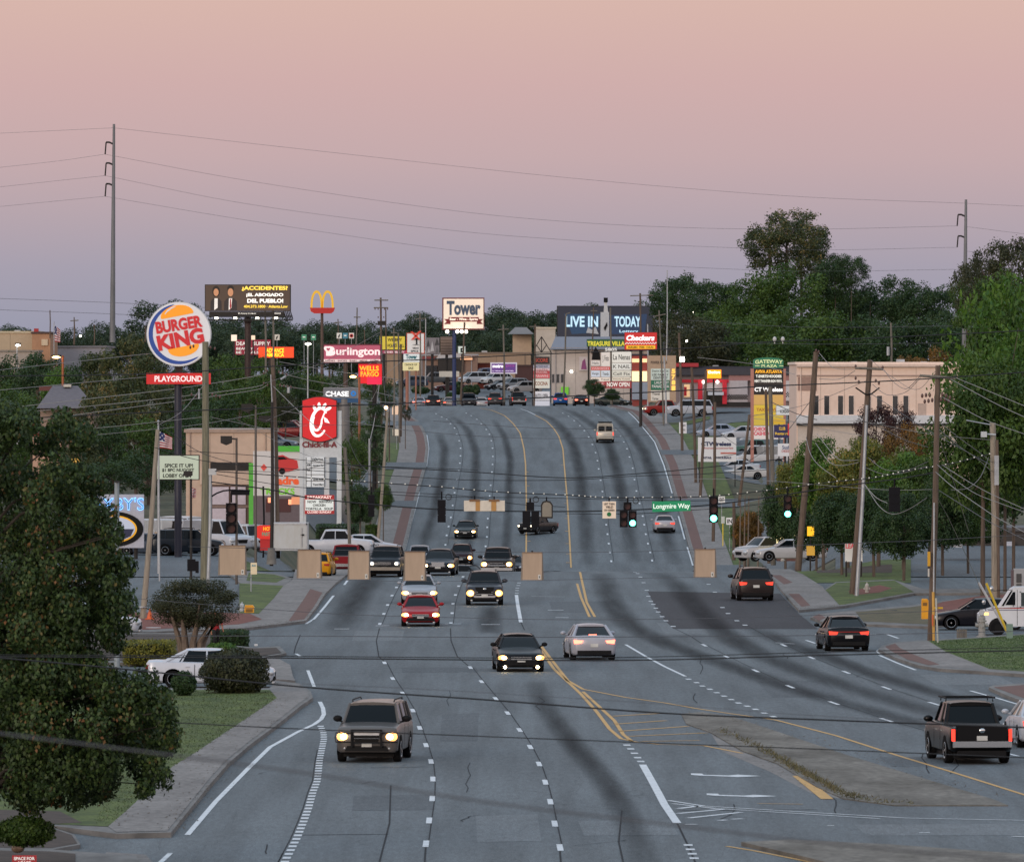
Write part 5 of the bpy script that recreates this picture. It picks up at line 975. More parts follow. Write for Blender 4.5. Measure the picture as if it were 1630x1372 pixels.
def peak_sign():
    d = 1160; t = Thing('directory_sign', 'timber framed directory sign with pointed truss top and stacked shop panels', 'sign', (X(862, d), d, gz(862, d))); b = MB(); r = .8/ppm(d)
    for a, c_ in (((847.5,562),(847.5,648)),((877,562),(877,640)),((847,562),(862,536)),((862,536),(878,562)),((847,561),(878,561)),((862,536),(862,561)),((854,549),(862,561)),((870,549),(862,561))): b.tube([P(*a, d), P(*c_, d)], r, 6)
    t.part('frame', b, M['dsteel'])
    for (y0, y1, c_, tx_, ink) in ((568,579,(34,26,28), 'SCORE', (200,80,60)),(581,586,(160,160,176), 'MATTRESS SHOP', (90,90,110)),(586.5,590,(206,180,184), 'nails', (180,90,90)),(590.5,595,(170,60,66), 'TRAVEL', (226,200,200)),(595.5,602,(200,90,96), 'PAWN', (236,210,210)),(603,618,(206,206,196), 'COCINA', (150,80,40)),(623,637,(206,206,212), 'AUTO 1 OPEN', (70,70,80)),(638,646,(200,204,216), '', (0,0,0))):
        p_ = t.part('shop_panel', MB().pbox(849, y0,875, y1, d-.1, .2), glow(*c_, .25)); 
        if tx_: t.part('lettering', text_mb(tx_, 852,872,(y0+y1)/2, min(6,(y1-y0)*.6), d-.1, .02, .02,0,0, .01), paint(*ink), parent=p_, smooth=0)
peak_sign()
# ---- dark blue billboard with white painted tower in front
t = sign('billboard', 'very wide dark blue billboard with pale blue capital lettering', 886.5,487,1040,537,1350, glow(30,38,56, .15), M['dsteel'], th=1.2, fr=.1, poles=[(900, .3),(990, .3)], cat='billboard')
lb_ = glow(170,206,226, .7); t.text('LIVE IN', 900,952,512,17,1349.98, lb_, bold=.03); t.text('TODAY', 978,1020,512,17,1349.98, lb_, bold=.03); t.text('Lottery', 986,1016,528,6,1349.98, lb_); t.part('blue_glow_panel', MB().pprism([(898,500),(956,500),(950,530),(910,532)],1349.96, .015), glow(26,62,96, .2)); t.part('blue_glow_panel', MB().pprism([(966,502),(1030,500),(1026,532),(974,532)],1349.96, .015), glow(24,54,90, .2)); t.part('white_figures', MB().pprism([(933,530),(936,521),(942,525),(948,520),(953,532)],1349.9, .02), paint(170,176,184))
t = Thing('chimney_tower', 'narrow white tower with black cap in front of the dark blue billboard', 'tower', (X(964,1300),1300, gz(964,1300)))
t.part('shaft', MB().pbox(956,497,969.5,560,1300,1.2), paint(178,182,188)); t.part('neck', MB().pprism([(961,497),(962,481),(966,481),(968,497)],1300.1, .8), paint(186,188,192)); t.part('cap', MB().pbox(961,474,967.5,481.5,1300, .9), VM['black']); t.part('emblem', MB().pprism([(961,522),(966,513),(967,518),(963,527)],1299.9, .1), VM['black'])
t = sign('shopping_centre_sign', 'green arched shopping centre sign with yellow lettering over white tenant panels', 934,540,995,552,1120, glow(36,84,50, .2), M['dsteel'], th=.8, fr=.03, poles=[(937, .12),(1004, .12)]); t.text('TREASURE VILLAGE', 935,1004,547,7.5,1119.98, glow(206,196,60, .5), bold=.03)
t.part('tree_emblem', MB().pprism([(943,562),(948,552),(955,562),(956,573),(942,573)],1119.95, .1), VM['black']); t.text('5805', 963,982,556.5,5,1120, W_, off=.1)
for (a, b, y0, y1, c_, tx_, ink) in ((941,955,574,582,(200,194,190), 'Nails', 120),(957,971,560,583,(206,200,194), 'J. Foto', 90),(941,971,584,589,(196,80,80), 'FASHION', 230),(941,955,590,600,(186,196,210), 'Kargo', 90),(957,971,590,600,(190,200,210), 'Tienda', 90),(941,971,601,607,(216,206,196), 'Salon  Travel', 90),(941,971,608,613,(176,60,66), 'MARKET', 230),(974,1005,560,577,(212,212,206), 'La Nenas', 40),(974,1005,578,589,(206,208,204), 'K NAIL', 80),(974,1005,590,600,(200,200,190), 'Cell Fix', 100),(974,1005,601,606,(214,206,190), 'Beauty Supply', 90)):
    p_ = t.part('tenant_panel', MB().pbox(a, y0, b, y1,1119.95, .15), glow(*c_, .3)); t.part('lettering', text_mb(tx_, a+2, b-2,(y0+y1)/2,(y1-y0)*.5,1119.95, .02, .01,0,0, .01), paint(ink, ink, ink), parent=p_, smooth=0)
p_ = t.part('banner', MB().pbox(962,607,1005,618,1119.9, .1), glow(150,60,66, .25)); t.part('lettering', text_mb('NOW OPEN', 966,1002,612,7,1119.9, .02, .03,0,0, .01), W_, parent=p_, smooth=0)
t = sign('restaurant_sign', 'red drive in sign with white script, chequered strip and yellow strip', 994,529,1046,557,1000, glow(186,34,34, .35), paint(110,20,24), th=.7, fr=.04, poles=[(1020, .18)]); t.text('Checkers', 997,1042,538,9,999.98, glow(245,235,235, .7), bold=.05, shear=.2)
ck = MB()
for k in range(24):
    for j in range(2):
        if (k+j) % 2: ck.pbox(995+k*2.08,545+j*1.5,997.08+k*2.08,546.5+j*1.5,999.94, .03)
t.part('chequered_strip', ck, W_); p_ = t.part('yellow_strip', MB().pbox(997,550,1043,555.5,999.93, .04), glow(230,176,40, .4)); t.part('lettering', text_mb('BURGERS · FRIES · COLAS', 1000,1040,552.8,3,999.93, .02, .02,0,0, .01), VM['black'], parent=p_, smooth=0)
# ---- plaza directory 5781
t = sign('directory_sign', 'beige masonry directory sign with yellow street number and tenant panels', 1031,566,1076,640,1015, paint(170,146,124), None, th=1.0, fr=0, poles=()); t.text('POWER PLAZA', 1036,1062,577,4.5,1015, paint(60,50,44)); 
tb = MB()
for k, ch in enumerate('5781'): text_mb(ch, 1069,1075,591+k*9,7.5,1015, .06, .06,0,0, .02, tb)
t.part('street_number', tb, glow(240,190,90, .8), smooth=0)
for (y0, y1, c_, rows, ink) in ((587,605,(176,190,184),[('Design Shop 26', 1038,1064,591,4),('LEE FAMILY', 1038,1064,596.5,3.5),('DENTISTRY', 1040,1063,601.5,4)],60),(605.5,621,(30,96,74),[('LAUNDRY', 1042,1065,609,4.5),('PANADERIA', 1038,1065,615,4.5)],225),(621.5,638,(190,186,178),[('Travel', 1038,1050,627,4),('Tortas', 1038,1048,634.5,4)],60)):
    p_ = t.part('tenant_panel', MB().pbox(1036, y0,1066, y1,1014.95, .15), glow(*c_, .25)); m_ = MB()
    for (tx_, a, b, y, h) in rows: text_mb(tx_, a, b, y, h, 1014.95, .02, .02,0,0, .01, m_)
    t.part('lettering', m_, paint(ink, ink, ink), parent=p_, smooth=0)
t = sign('restaurant_sign', 'glowing orange roof sign of the chequered burger stand', 1124.5,588,1148.5,603,1010, glow(255,140,20,1.6), paint(150,60,20), th=.6, fr=.05, poles=[(1136, .1)]); t.text('Checkers', 1127,1146,592.5,4,1009.98, glow(255,240,210,3)); 
# ---- gateway pylon
def gateway():
    d = 880; t = Thing('shopping_centre_sign', 'pink pylon with green arched plaza header and black and yellow tenant panels', 'sign', (X(1223, d), d+.5, gz(1223, d)))
    pk = paint(176,122,110)
    for a in ((1195,1200),(1247,1251)): t.part('post', MB().pbox(a[0],587, a[1],735, d, .8), pk)
    arch = [(1199,586),(1199,574)] + [(1199+24*(1-cos(a)),574-5*sin(a)) for a in np.linspace(0, pi, 12)] + [(1247,586)]
    h = t.part('header', MB().pprism(arch, d-.1, .9), glow(30,104,76, .3)); gm = glow(196,206,150, .5); t.part('lettering', text_mb('GATEWAY', 1202,1246,576.5,6, d-.1, .02, .03,0,0, .01, arc=.2), gm, parent=h, smooth=0); t.part('lettering', text_mb('PLAZA', 1212,1237,582.5,4, d-.1, .02, .03,0,0, .01), gm, parent=h, smooth=0)
    t.part('header_bars', MB().pbox(1202,582,1209,583, d-.13, .02).pbox(1240,582,1247,583, d-.13, .02), gm, parent=h)
    def pan(y0, y1, c_, rows, em=.2):
        p_ = t.part('tenant_panel', MB().pbox(1200, y0,1247, y1, d, .5), glow(*c_, em))
        for (tx_, a, b, y, hh, ink, e_) in rows: t.part('lettering', text_mb(tx_, a, b, y, hh, d, .02, .04,0,0, .01), glow(*ink, e_), parent=p_, smooth=0)
    pan(587,610,(20,18,18),[('AVIVA ATLANTA', 1202,1245,591.5,5.5,(236,170,40), .6),('T-SHIRTS·HOODIES', 1203,1244,599,4.5,(230,230,220), .5),('HEAT TRANSFER·SIGN VINYL', 1201,1245,606.5,4.5,(220,220,214), .5)], .05)
    pan(610.5,628,(26,22,22),[('CT Wireless', 1201,1246,620,7,(240,240,240), .6)], .05); pan(628.5,644,(206,166,96),[]); pan(644.5,660,(214,184,60),[('TAX SERVICE', 1204,1243,652,5,(180,120,50), .1)]); pan(660.5,677,(204,180,70),[])
    pan(678,699,(216,208,206),[('CHECKS', 1200,1222,683,6,(200,70,90), .2),('CASHED', 1200,1224,690,6,(200,70,90), .2)])
gateway()
t = sign('banner', 'white phone shop banner with dark blue lettering on two posts', 1111,696,1172,735,850, glow(204,206,210, .15), None, th=.08, fr=0, poles=[(1113, .05),(1170, .05)]); d_ = 850
texts(t, [('CTWireless', 1116,1164,706.5,7),('RETAIL    WHOLESALE', 1119,1164,728.5,3.5)], d_, paint(40,50,90), bold=.05); texts(t, [('phones accessories', 1118,1167,713.5,4.5)], d_, paint(190,110,110)); t.part('red_bar', MB().pbox(1147,720,1172,722.5, d_-.03, .02), paint(196,110,100))
t = sign('sign', 'white horizontal church sign panel behind the pink pylon', 1235,645.5,1276,661,872, glow(206,212,216, .2), M['steel'], fr=.05, th=.3, poles=[(1256, .1)], rows=[('KOREAN CHURCH', 1242,1272,655,5)])
t = sign('sign', 'dark blue and red panel sign with yellow lettering under the white church panel', 1232,676,1265,697,868, glow(40,40,84, .2), None, fr=0, th=.3, poles=[(1250, .08)], rows=[('CLUB', 1240,1250,682,5),('Restaurant', 1234,1260,690,4)], ink=glow(220,180,60, .4)); t.part('red_panel', MB().pbox(1254,674,1266,693,867.9, .1), glow(190,36,44, .3))
t = sign('sign', 'yellow small panel sign above the dark blue and red panel sign', 1230,667,1250,675,868, glow(210,170,50, .2), fr=0, th=.2, poles=[(1240, .06)])
t = Thing('dentist_sign', 'white sign board with cut corners and dentist lettering behind the leaning pole', 'sign', (X(1297,840),840.1, gz(1297,840)))
t.part('panel', MB().pprism([(1264,685),(1272,672),(1326,672),(1332,680),(1332,702),(1324,710),(1272,710),(1264,700)],840, .3), glow(200,212,208, .2))
texts(t, [('5725', 1290,1305,676.5,4.5),('404.634.0331', 1280,1313,682,3),('Dentist', 1295,1323,689,7)],840, paint(40,44,50)); t.part('emblem', MB().pprism([(1274,688),(1281,696),(1287,686),(1284,698),(1288,706),(1281,700),(1274,706),(1279,697)],839.95, .04), VM['black']); texts(t, [('KIM', 1293,1320,699,6)],840, VM['black'])
for px in (1263,1330): t.part('post', MB().pbox(px, 680, px+2.5,735,840.1, .15), M['dsteel'])
t = sign('sign', 'white sushi sign behind the grey utility pole', 1238,706,1260,726,856, glow(206,206,210, .2), fr=0, th=.1, poles=[(1249, .05)], rows=[('Sushi', 1245,1259,712,6)], ink=paint(90,100,140)); texts(t, [('CHICKEN', 1244,1258,718,4)],856, paint(190,90,90))
# ---- beige dentist plaza etc near right, small road signs
def small_sign(name, label, px0, py0, px1, py1, d, face, txt=None, ink=None, post=None, rows=None, base=None, group=None, cat='sign', pm=None):
    pp = post if post is not None else (px0+px1)/2; bz = gz(pp, d) if base is None else CH-(base-600)/F*d
    t = Thing(name, label, cat, (X(pp, d), d, bz), group); t.part('plate', MB().pbox(px0, py0, px1, py1, d, .04), face); t.part('post', MB().tube([(X(pp, d), d+.07, bz-.1),(X(pp, d), d+.07, P(0, py0+1, d)[2])], .035,6), pm or M['steel'])
    if txt: texts(t, [(txt, px0+(px1-px0)*.15, px1-(px1-px0)*.15,(py0+py1)/2,(py1-py0)*.6)], d, ink or VM['black'])
    if rows: texts(t, rows, d, ink or VM['black'])
    return t
small_sign('exit_sign', 'white OUT sign on the right verge', 1143.5,790,1154,800,770, glow(206,206,206, .15), 'OUT'); small_sign('entrance_sign', 'white IN sign on the right verge beside the round young tree', 1156,824,1167,835,700, glow(210,210,210, .15), 'IN', base=875)
small_sign('sign', 'small white plate on a yellow post beside the IN sign', 1148,822,1153.5,833,690, paint(190,196,190), base=867, pm=glow(220,190,40, .15)); small_sign('bus_stop_sign', 'small cream notice sign on the left grass verge', 399,895.5,409,914,470, glow(206,190,160, .15), base=964, post=399.5, rows=[('BUS', 401,407,900,3)], ink=paint(60,140,160))
small_sign('lease_sign', 'red space for lease sign at the bottom left corner', 19,1361,58,1378,196, glow(150,20,30, .1), base=1400, rows=[('SPACE FOR', 22,55,1366,5),('LEASE', 29,49,1373,5)], ink=W_)
small_sign('route_sign', 'tall narrow white notice on the dark pole of the right verge', 1081,672,1093,690,930, glow(200,200,204, .15), rows=[('SALE', 1085,1091,677,3),('CALL', 1085,1091,684,3)]); small_sign('sign', 'pair of small pale plates on the pole at the left of the crest, upper plate', 624,646,634,660,1000, glow(226,196,170, .25)); small_sign('sign', 'pale double plate below the upper plate at the left of the crest', 625,683,638,693.5,930, glow(216,206,190, .2))
for (px, py, c_, lb, ic) in ((484,537,(60,130,100), 'green square road sign left of the brown arch pole', 'x'),(499,537,(60,130,100), 'green square road sign right of the other green square sign', 'x'),(540,534.5,(206,206,200), 'white turn arrow sign above the pink store sign', 'a'),(549.5,534.5,(60,120,140), 'blue square sign between two white symbol signs', 'x'),(559.5,534.5,(206,200,196), 'white sign with red ring above the pink store sign', 'r'),(441,537,(196,190,180), 'white diagonal mark sign beside the twin poles', 'a')):
    t = small_sign('road_sign', lb, px-4, py-4.5, px+4, py+4.5,1000, glow(*c_, .2), group='small square signs on the far span')
    if ic == 'a': t.part('arrow', MB().pprism([(px-2, py+3),(px-1, py-1),(px+2, py-3),(px+.8, py),(px-.2, py+3)],999.95, .03), VM['black'])
    if ic == 'r': t.part('ring', MB().pprism([(px+3*cos(a), py+3*sin(a)) for a in np.linspace(0,2*pi, 14, endpoint=False)],999.95, .03), glow(190,40,40, .2)); t.part('ring_centre', MB().pprism([(px+1.8*cos(a), py+1.8*sin(a)) for a in np.linspace(0,2*pi, 14, endpoint=False)],999.92, .03), VM['black'])
    if ic == 'x': t.part('symbol', MB().pbox(px-2, py-1, px+2, py+.5,999.95, .03), W_)
t = sign('store_sign', 'dark red beauty supply sign with white lettering under the billboard column', 374,541,431,565,950, glow(130,26,50, .3), None, fr=0, th=.5, poles=[(400, .2)], rows=[('DEALS  SUPPLY', 376,430,547,6),('BEAUTY   AUTO', 376,430,555,4),('BE  DEALS', 376,412,561,4)], ink=W_)
t = sign('store_sign', 'glowing red orange sign with yellow lettering beside the twin poles', 411,552,468,570,900, glow(220,60,20,1.0), paint(130,30,20), fr=.04, th=.5, poles=[(430, .2)], rows=[('ADVANCE', 424,452,558,7),('AMERICA', 424,452,565,6)], ink=glow(255,190,40,1.6))
t = sign('sign', 'pale lit square sign panel left of the billboard column', 368,533,377,543,930, glow(230,214,196, .6), None, fr=0, th=.3, poles=[(372, .08)]); t = sign('sign', 'pale lit square sign panel right of the billboard column', 400,534,406,541,930, glow(230,206,180, .6), None, fr=0, th=.3, poles=[(403, .08)])
t = sign('sign', 'white real estate sign in front of the trees by the right parking lot', 1345,865,1373,894,510, glow(206,206,206, .1), None, fr=0, th=.08, poles=[(1347, .05),(1371, .05)]); t.text('LEASE', 1346,1368,869,8,510, glow(206,90,100, .2), bold=.04)
t = sign('sign', 'yellow hooded meter covers sign between the dark trunks', 1284,869,1297,884,540, glow(206,160,60, .2), None, fr=0, th=.2, poles=[(1290, .05)]); sign('sign', 'lit yellow starburst sign hanging among the trees', 1285,838,1296,853,560, glow(236,176,30, .8), None, fr=0, th=.1, poles=[(1290, .03)])
# ---- ice machine or billboard truck panel at right edge
t = Thing('poster_panel', 'grey framed panel with black and white pictures at the right edge', 'sign', (X(1630,430),430.3,0)); t.part('cabinet', MB().pbox(1614,905,1660,945,430, .6), paint(150,152,156)); t.part('picture', MB().pbox(1618,913,1626,927,429.95, .1), paint(60,60,62)); t.part('picture', MB().pbox(1618,929,1626,941,429.95, .1), paint(70,70,72)); t.part('side', MB().pbox(1610,907,1614,945,430.1, .5), paint(90,74,80)); t.part('legs', MB().pbox(1614,945,1660,990,430.2, .3), M['dsteel'])
# ================================================================ BUILDINGS
def building(name, label, px0, py0, px1, py1, d, c, depth=14, cop=None, wins=(), var=.06, roof=None, group=None, winm=None, rough=.8):
    t = Thing(name, label, 'building', (X((px0+px1)/2, d), d+depth/2, P(0, py1, d)[2]), group)
    a = P(px0, py0, d); b = P(px1, py1, d); wm_ = mat('wall_paint', lin(c), rough, var=var, scale=.3, fine=.12) 
    t.part('wall', MB().box(a[0], d, a[2], b[0], d+depth, b[2]-3), wm_); m_ = paint(*(cop or tuple(int(x*.8) for x in c)), rough=.7)
    t.part('roof_edge', MB().box(a[0]-.15, d-.15, a[2]-.02, b[0]+.15, d+depth+.15, a[2]+.22), m_)
    if px1-px0 > 60 and py1-py0 > 30:
        jn = MB()
        for k in range(1, int((px1-px0)/38)): jn.pbox(px0+k*38, py0+2, px0+k*38+.5, py1-4, d-.02, .03)
        t.part('wall_joint', jn, paint(*tuple(int(x*.72) for x in c)))
        for k in range(2): u = px0+(px1-px0)*(.3+.38*k); t.part('roof_unit', MB().pbox(u, py0-4.5, u+9, py0, d+5,2), M['steel']); t.part('downpipe', MB().pbox(px0+6+k*(px1-px0-16), py0, px0+7.2+k*(px1-px0-16), py1-2, d-.12, .1), m_)
    for (u0, v0, u1, v1) in wins:
        p0 = P(u0, v0, d); p1 = P(u1, v1, d); f_ = .06
        w_ = t.part('window', MB().box(p0[0]-f_, d-.05, p0[2]+f_, p1[0]+f_, d+.01, p0[2]).box(p0[0]-f_, d-.05, p1[2], p1[0]+f_, d+.01, p1[2]-f_).box(p0[0]-f_, d-.05, p0[2], p0[0], d+.01, p1[2]).box(p1[0], d-.05, p0[2], p1[0]+f_, d+.01, p1[2]), m_)
        t.part('pane', MB().box(p0[0], d-.015, p0[2], p1[0], d+.01, p1[2]), winm or M['glass'], parent=w_)
    return t
wz = [(1294,630,1303,660),(1312,630,1320,660),(1334,630,1342,660),(1351,630,1359,660),(1379,630,1386,660),(1396,630,1404,660),(1421,630,1429,660),(1438,630,1446,660),(1487,630,1495,660),(1504,630,1512,660)]
t = building('office_building', 'long peach coloured flat roofed building with narrow vertical windows', 1268,580,1560,730,820,(220,196,182),22,(226,206,194), wz, var=.04)
d_ = 820; t.part('cornice', MB().pbox(1268,580,1560,584, d_-.35, .3), paint(206,184,172)); t.part('band', MB().pbox(1268,597,1560,599, d_-.08, .07), paint(150,128,120)); t.part('white_base', MB().pbox(1268,661,1560,675, d_-.3, .3), paint(196,200,206)); t.part('lower_wall', MB().pbox(1270,677,1560,730,819.8, .2), paint(186,176,168)); t.part('canopy_edge', MB().pbox(1268,674,1560,677, d_-.6, .6), M['dsteel']); t.part('side_wall', MB().pbox(1270,600,1300,622, d_-.04, .04), paint(150,122,112)); t.part('door', MB().pbox(1461,642,1474,675, d_-.05, .05), paint(176,156,146)); t.part('roof_vent', MB().pbox(1428,572,1440,580, d_+3,2), M['steel']); t.part('roof_vent', MB().pbox(1278,576,1300,580, d_+3,2), M['steel'])
t = building('shop_building', 'beige shop with boarded white windows behind the round burger sign', 296,688,432,880,662,(192,168,150),16,(160,138,124)); t.part('dark_recess', MB().pbox(335,736,400,749,661.9, .15), M['dsteel']); t.part('lower_fascia', MB().pbox(318,749,432,771,661.8, .2), paint(194,170,152)); t.part('storefront_frame', MB().pbox(334,772,397,862,661.7, .2), paint(84,62,54))
for (a, b, c_, e_) in ((338,775,364,803),(367,775,391,803),(338,809,364,840),(367,809,391,840)): t.part('window_panel', MB().pbox(a, b, c_, e_, 661.6, .1), paint(190,180,190, .3))
t.part('sill', MB().pbox(334,804,397,808,661.6, .2), paint(120,100,92))
building('brick_store', 'far left beige store with red roof ornament', -60,530,62,575,1120,(176,158,134),25,(188,176,150)).part('red_ornament', MB().pbox(54,523,61,532,1119,1), paint(160,30,36)); building('store_building', 'brown fronted corner block of the far left store', 51,531,80,570,1110,(166,126,98),18,(70,52,50)).part('sign_panel', MB().pbox(66,540,76,550,1109.8, .2), paint(196,176,150))
building('warehouse', 'low white building behind the far left trees', 76,553,168,575,1150,(150,148,156),25); building('warehouse', 'long low white wall at the left picture edge', -60,560,60,568,1090,(160,150,142),10)
t = Thing('house', 'grey hipped roof house among the left trees', 'building', (X(110,780),786, gz(110,780))); a_ = [P(64,638,780), P(84,616,780), P(128,614,780), P(150,640,780)]
t.part('roof', MB().add([P(58,650,776), P(154,650,776), P(124,614,784), P(84,614,784), P(58,650,792), P(154,650,792)],[(0,1,2,3),(5,4,3,2),(1,5,2),(4,0,3)]), mat('shingle_roof', lin((104,96,100)), .9, var=.15, scale=3)); t.part('wall', MB().pbox(64,650,148,680,778,12), paint(150,130,120)); t.part('chimney', MB().pbox(101,612,113,616,783,1), paint(190,186,176)); t.part('red_roof', MB().pbox(62,615,88,622,786,3), paint(90,40,40))
t = building('restaurant_building', 'white and red play area building glimpsed between the left trees', 52,693,100,735,700,(186,150,130),10,(150,40,40)); t.part('red_awning', MB().pbox(66,700,82,710,699.7, .3), glow(180,30,34, .2)); t.part('lit_window', MB().pbox(114,730,127,750,699.7, .3), glow(230,180,90, .9))
# centre
t = building('shop_building', 'tan shop with dark awning and brick wing beyond the crest', 665,566,760,622,1330,(128,104,92),16,(150,150,156)); t.part('dark_awning', MB().pbox(697,571,738,592,1329.5, .5), M['dsteel']); t.part('white_roof', MB().pprism([(694,571),(700,563),(736,563),(742,571)],1329.4,1), paint(170,168,170)); t.part('red_fascia', MB().pbox(672,568,692,573,1329.4, .4), paint(120,40,44)); t.part('doorway', MB().pbox(678,582,696,603,1329.6, .4), M['glass']); t.part('lit_fascia', MB().pbox(733,568,752,573,1329.3, .3), glow(226,170,130, .5))
t = building('shop_building', 'red brown corrugated building left of the purple phone sign', 737,580,783,625,1335,(140,66,48),14,(100,50,40), var=.15); cg = MB()
for k in range(15): cg.pbox(738+k*3,581,739+k*3,598,1334.9, .1)
t.part('corrugation', cg, paint(110,50,40)); building('store_building', 'long tan building behind the low shops beyond the crest', 600,563,845,600,1380,(150,128,108),20,(120,104,92)); building('store_building', 'dark red fronted building right of the purple phone sign', 820,583,850,630,1330,(70,44,44),12)
t = building('white_building', 'cream building with dark hipped roof left of the dark blue billboard', 816,532,846,580,1400,(186,168,150),14); t.part('roof', MB().add([P(808,532,1396), P(850,532,1396), P(838,521,1404), P(820,521,1404), P(808,532,1415), P(850,532,1415)],[(0,1,2,3),(5,4,3,2),(1,5,2),(4,0,3)]), paint(96,90,88)); building('white_building', 'narrow cream parapet block beside the pointed truss', 853,523,884,575,1390,(180,172,162),10,(196,186,170))
t = building('white_building', 'large white plastered building under the dark blue billboard', 878,556,1032,645,1230,(182,172,166),20,(150,146,148),[(879,596,882,609),(886,596,890,609),(893,596,897,609)]); t.part('roof', MB().add([P(876,556,1229), P(1034,556,1229), P(1020,536,1240), P(884,536,1240)],[(0,1,2,3)]), paint(110,112,124)); t.part('green_door', MB().pbox(893,616,905,628,1229.7, .3), glow(110,190,50, .2)); t.part('mural_panel', MB().pbox(922,568,936,590,1229.7, .2), paint(190,180,180)); t.part('mural_figure', MB().pprism([(925,588),(927,575),(931,571),(934,588)],1229.65, .04), paint(130,60,110)); t.part('wall_lamp', MB().ball(P(909.5,591.5,1229), .2), M['whitelamp'])
t = building('shop_building', 'shop front with lit yellow windows behind the masonry directory sign', 1004,566,1034,612,1180,(150,70,66),10,(50,46,60)); t.part('lit_window', MB().pbox(1006,591,1030,607,1179.7, .2), glow(255,230,170,1.0)); t.part('lit_fascia', MB().pbox(1006,571,1030,577,1179.7, .2), glow(255,200,150, .9)); t.part('shop_window', MB().pbox(1006,608,1032,636,1179.7, .2), paint(150,160,176, .3))
t = building('store_building', 'dark roofed long shop row behind the burger stand', 1076,586,1272,625,1060,(120,108,110),14,(44,46,58)); t.part('roof', MB().pbox(1060,586,1272,597,1059, .8), paint(44,46,58)); t.part('fascia', MB().pbox(1160,597,1272,606,1059.3, .6), paint(150,110,110)); t.part('red_awning', MB().pbox(1060,578,1112,584,1058.5,1), paint(160,30,44)); t.part('white_wall', MB().pbox(1158,606,1188,628,1059.3, .6), paint(190,186,190)); t.part('white_wall', MB().pbox(1251,606,1268,638,1059.3, .6), paint(190,186,190))
t = building('warehouse', 'grey metal roofed hall behind the thin white pole', 1058,535,1098,580,1240,(76,74,80),14)
t = Thing('burger_stand', 'white and red drive in burger stand with chequered band and red pillars', 'building', (X(1155,1020),1024, gz(1155,1020))); d_ = 1020
t.part('wall', MB().pbox(1084,606,1190,648, d_, 8), paint(178,172,176)); t.part('red_fascia', MB().pbox(1084,604,1160,609, d_-.2, .3), glow(180,30,44, .2))
for a in (1111,1150): t.part('red_pillar', MB().pbox(a, 604, a+7,643, d_-.5, .6), glow(176,16,40, .2))
ck = MB(); nn_ = 0
for k in range(17):
    for j in range(4):
        if (k+j) % 2 and not (k > 14 and j > 9): ck.pbox(1158+k*1.9,628+j*2,1159.9+k*1.9,630+j*2, d_-.1, .12)
t.part('chequered_band', ck, VM['black']); ck = MB()
for k in range(10):
    for j in range(4):
        if (k+j) % 2: ck.pbox(1251+k*1.9,624+j*2,1252.9+k*1.9,626+j*2, d_-.1, .12)
t.part('chequered_band', ck, VM['black']); t.part('service_window', MB().pbox(1124,622,1152,640, d_-.2, .25), M['glass']); t.part('lit_menu', MB().pbox(1089,612,1098,632, d_-.2, .2), glow(240,200,150, .5)); t.part('red_column', MB().pbox(1089,616,1093,630, d_-.4, .3), glow(170,26,36, .3)); t.part('canopy', MB().pbox(1127,624,1152,629, d_-1.5,1.4), paint(190,196,206)); t.part('lamp', MB().ball(P(1120,608, d_-1), .18).ball(P(1142,608, d_-1), .18), M['whitelamp']); t.part('dark_base', MB().pbox(1084,640,1195,648, d_-.1, .2), M['dsteel'])
t = Thing('wooden_sign', 'lit beige kiosk wall with brick base between the leaning poles on the right', 'building', (X(1252,610),612, gz(1252,610))); t.part('brick_base', MB().pbox(1237,877,1269,893,610,3), mat('brick_wall', lin((96,66,60)), .9, var=.2, scale=4)); t.part('lit_wall', MB().pbox(1237,848,1269,877,609.9,3), glow(236,220,160, .9)); t.part('poster', MB().pbox(1241,859,1245,869,609.85, .1), paint(200,140,60)); t.part('poster', MB().pbox(1250,859,1254,868,609.85, .1), paint(80,50,60))
# ================================================================ right side far building pieces, fence
t = Thing('slatted_fence', 'white slatted enclosure behind the street trees on the right', 'fence', (X(1514,600),600, gz(1514,600)))
sl = MB()
for k in range(7): sl.pbox(1499+k*3.1,868,1501+k*3.1,896,600+k*.3, .1)
t.part('slats', sl, paint(180,180,184)); t.part('side_panel', MB().pbox(1518,866,1532,895,600, .3), paint(176,178,184))
t = building('white_building', 'low white and brown building behind the right street trees', 1535,845,1720,896,606,(60,56,54),10,(80,80,84)); t.part('white_column', MB().pbox(1599,862,1614,892,605.5, .6), paint(180,184,196)); t.part('rail', MB().pbox(1545,884,1700,886.5,605.3, .2), paint(170,170,172)); t.part('planting_bed', MB().pbox(1500,896,1720,901,605,1), paint(90,56,48))
# ================================================================ POLES
def pole(name, label, top, base, d, wt, wb, m, arms=(), ins=(), z=None, group=None, cat='utility pole', extra=()):
    bz = gz(base[0], d) if z is None else z; a = P(top[0], top[1], d); bx = X(base[0], d); k = ppm(d)
    if base[1]: bz = P(0, base[1], d)[2]
    t = Thing(name, label, cat, (bx, d, bz), group); t.part('shaft', MB().tube([(bx, d, bz-.3),((bx+a[0])/2+.05, d, (bz+a[2])/2), a],[wb/2/k, (wt+wb)/4/k, wt/2/k],12), m)
    for (x0, y0, x1, y1) in arms: t.part('crossarm', MB().tube([P(x0, y0, d-.15), P(x1, y1, d-.15)], .07,6), M['grey_wood'])
    if ins:
        mb = MB()
        for (x, y) in ins: q = P(x, y, d-.15); mb.ball((q[0], q[1], q[2]), .06, .06, .10,8,5)
        t.part('insulators', mb, paint(86,60,56, .4))
    for (pn, mb, mm_) in extra: t.part(pn, mb, mm_)
    return t
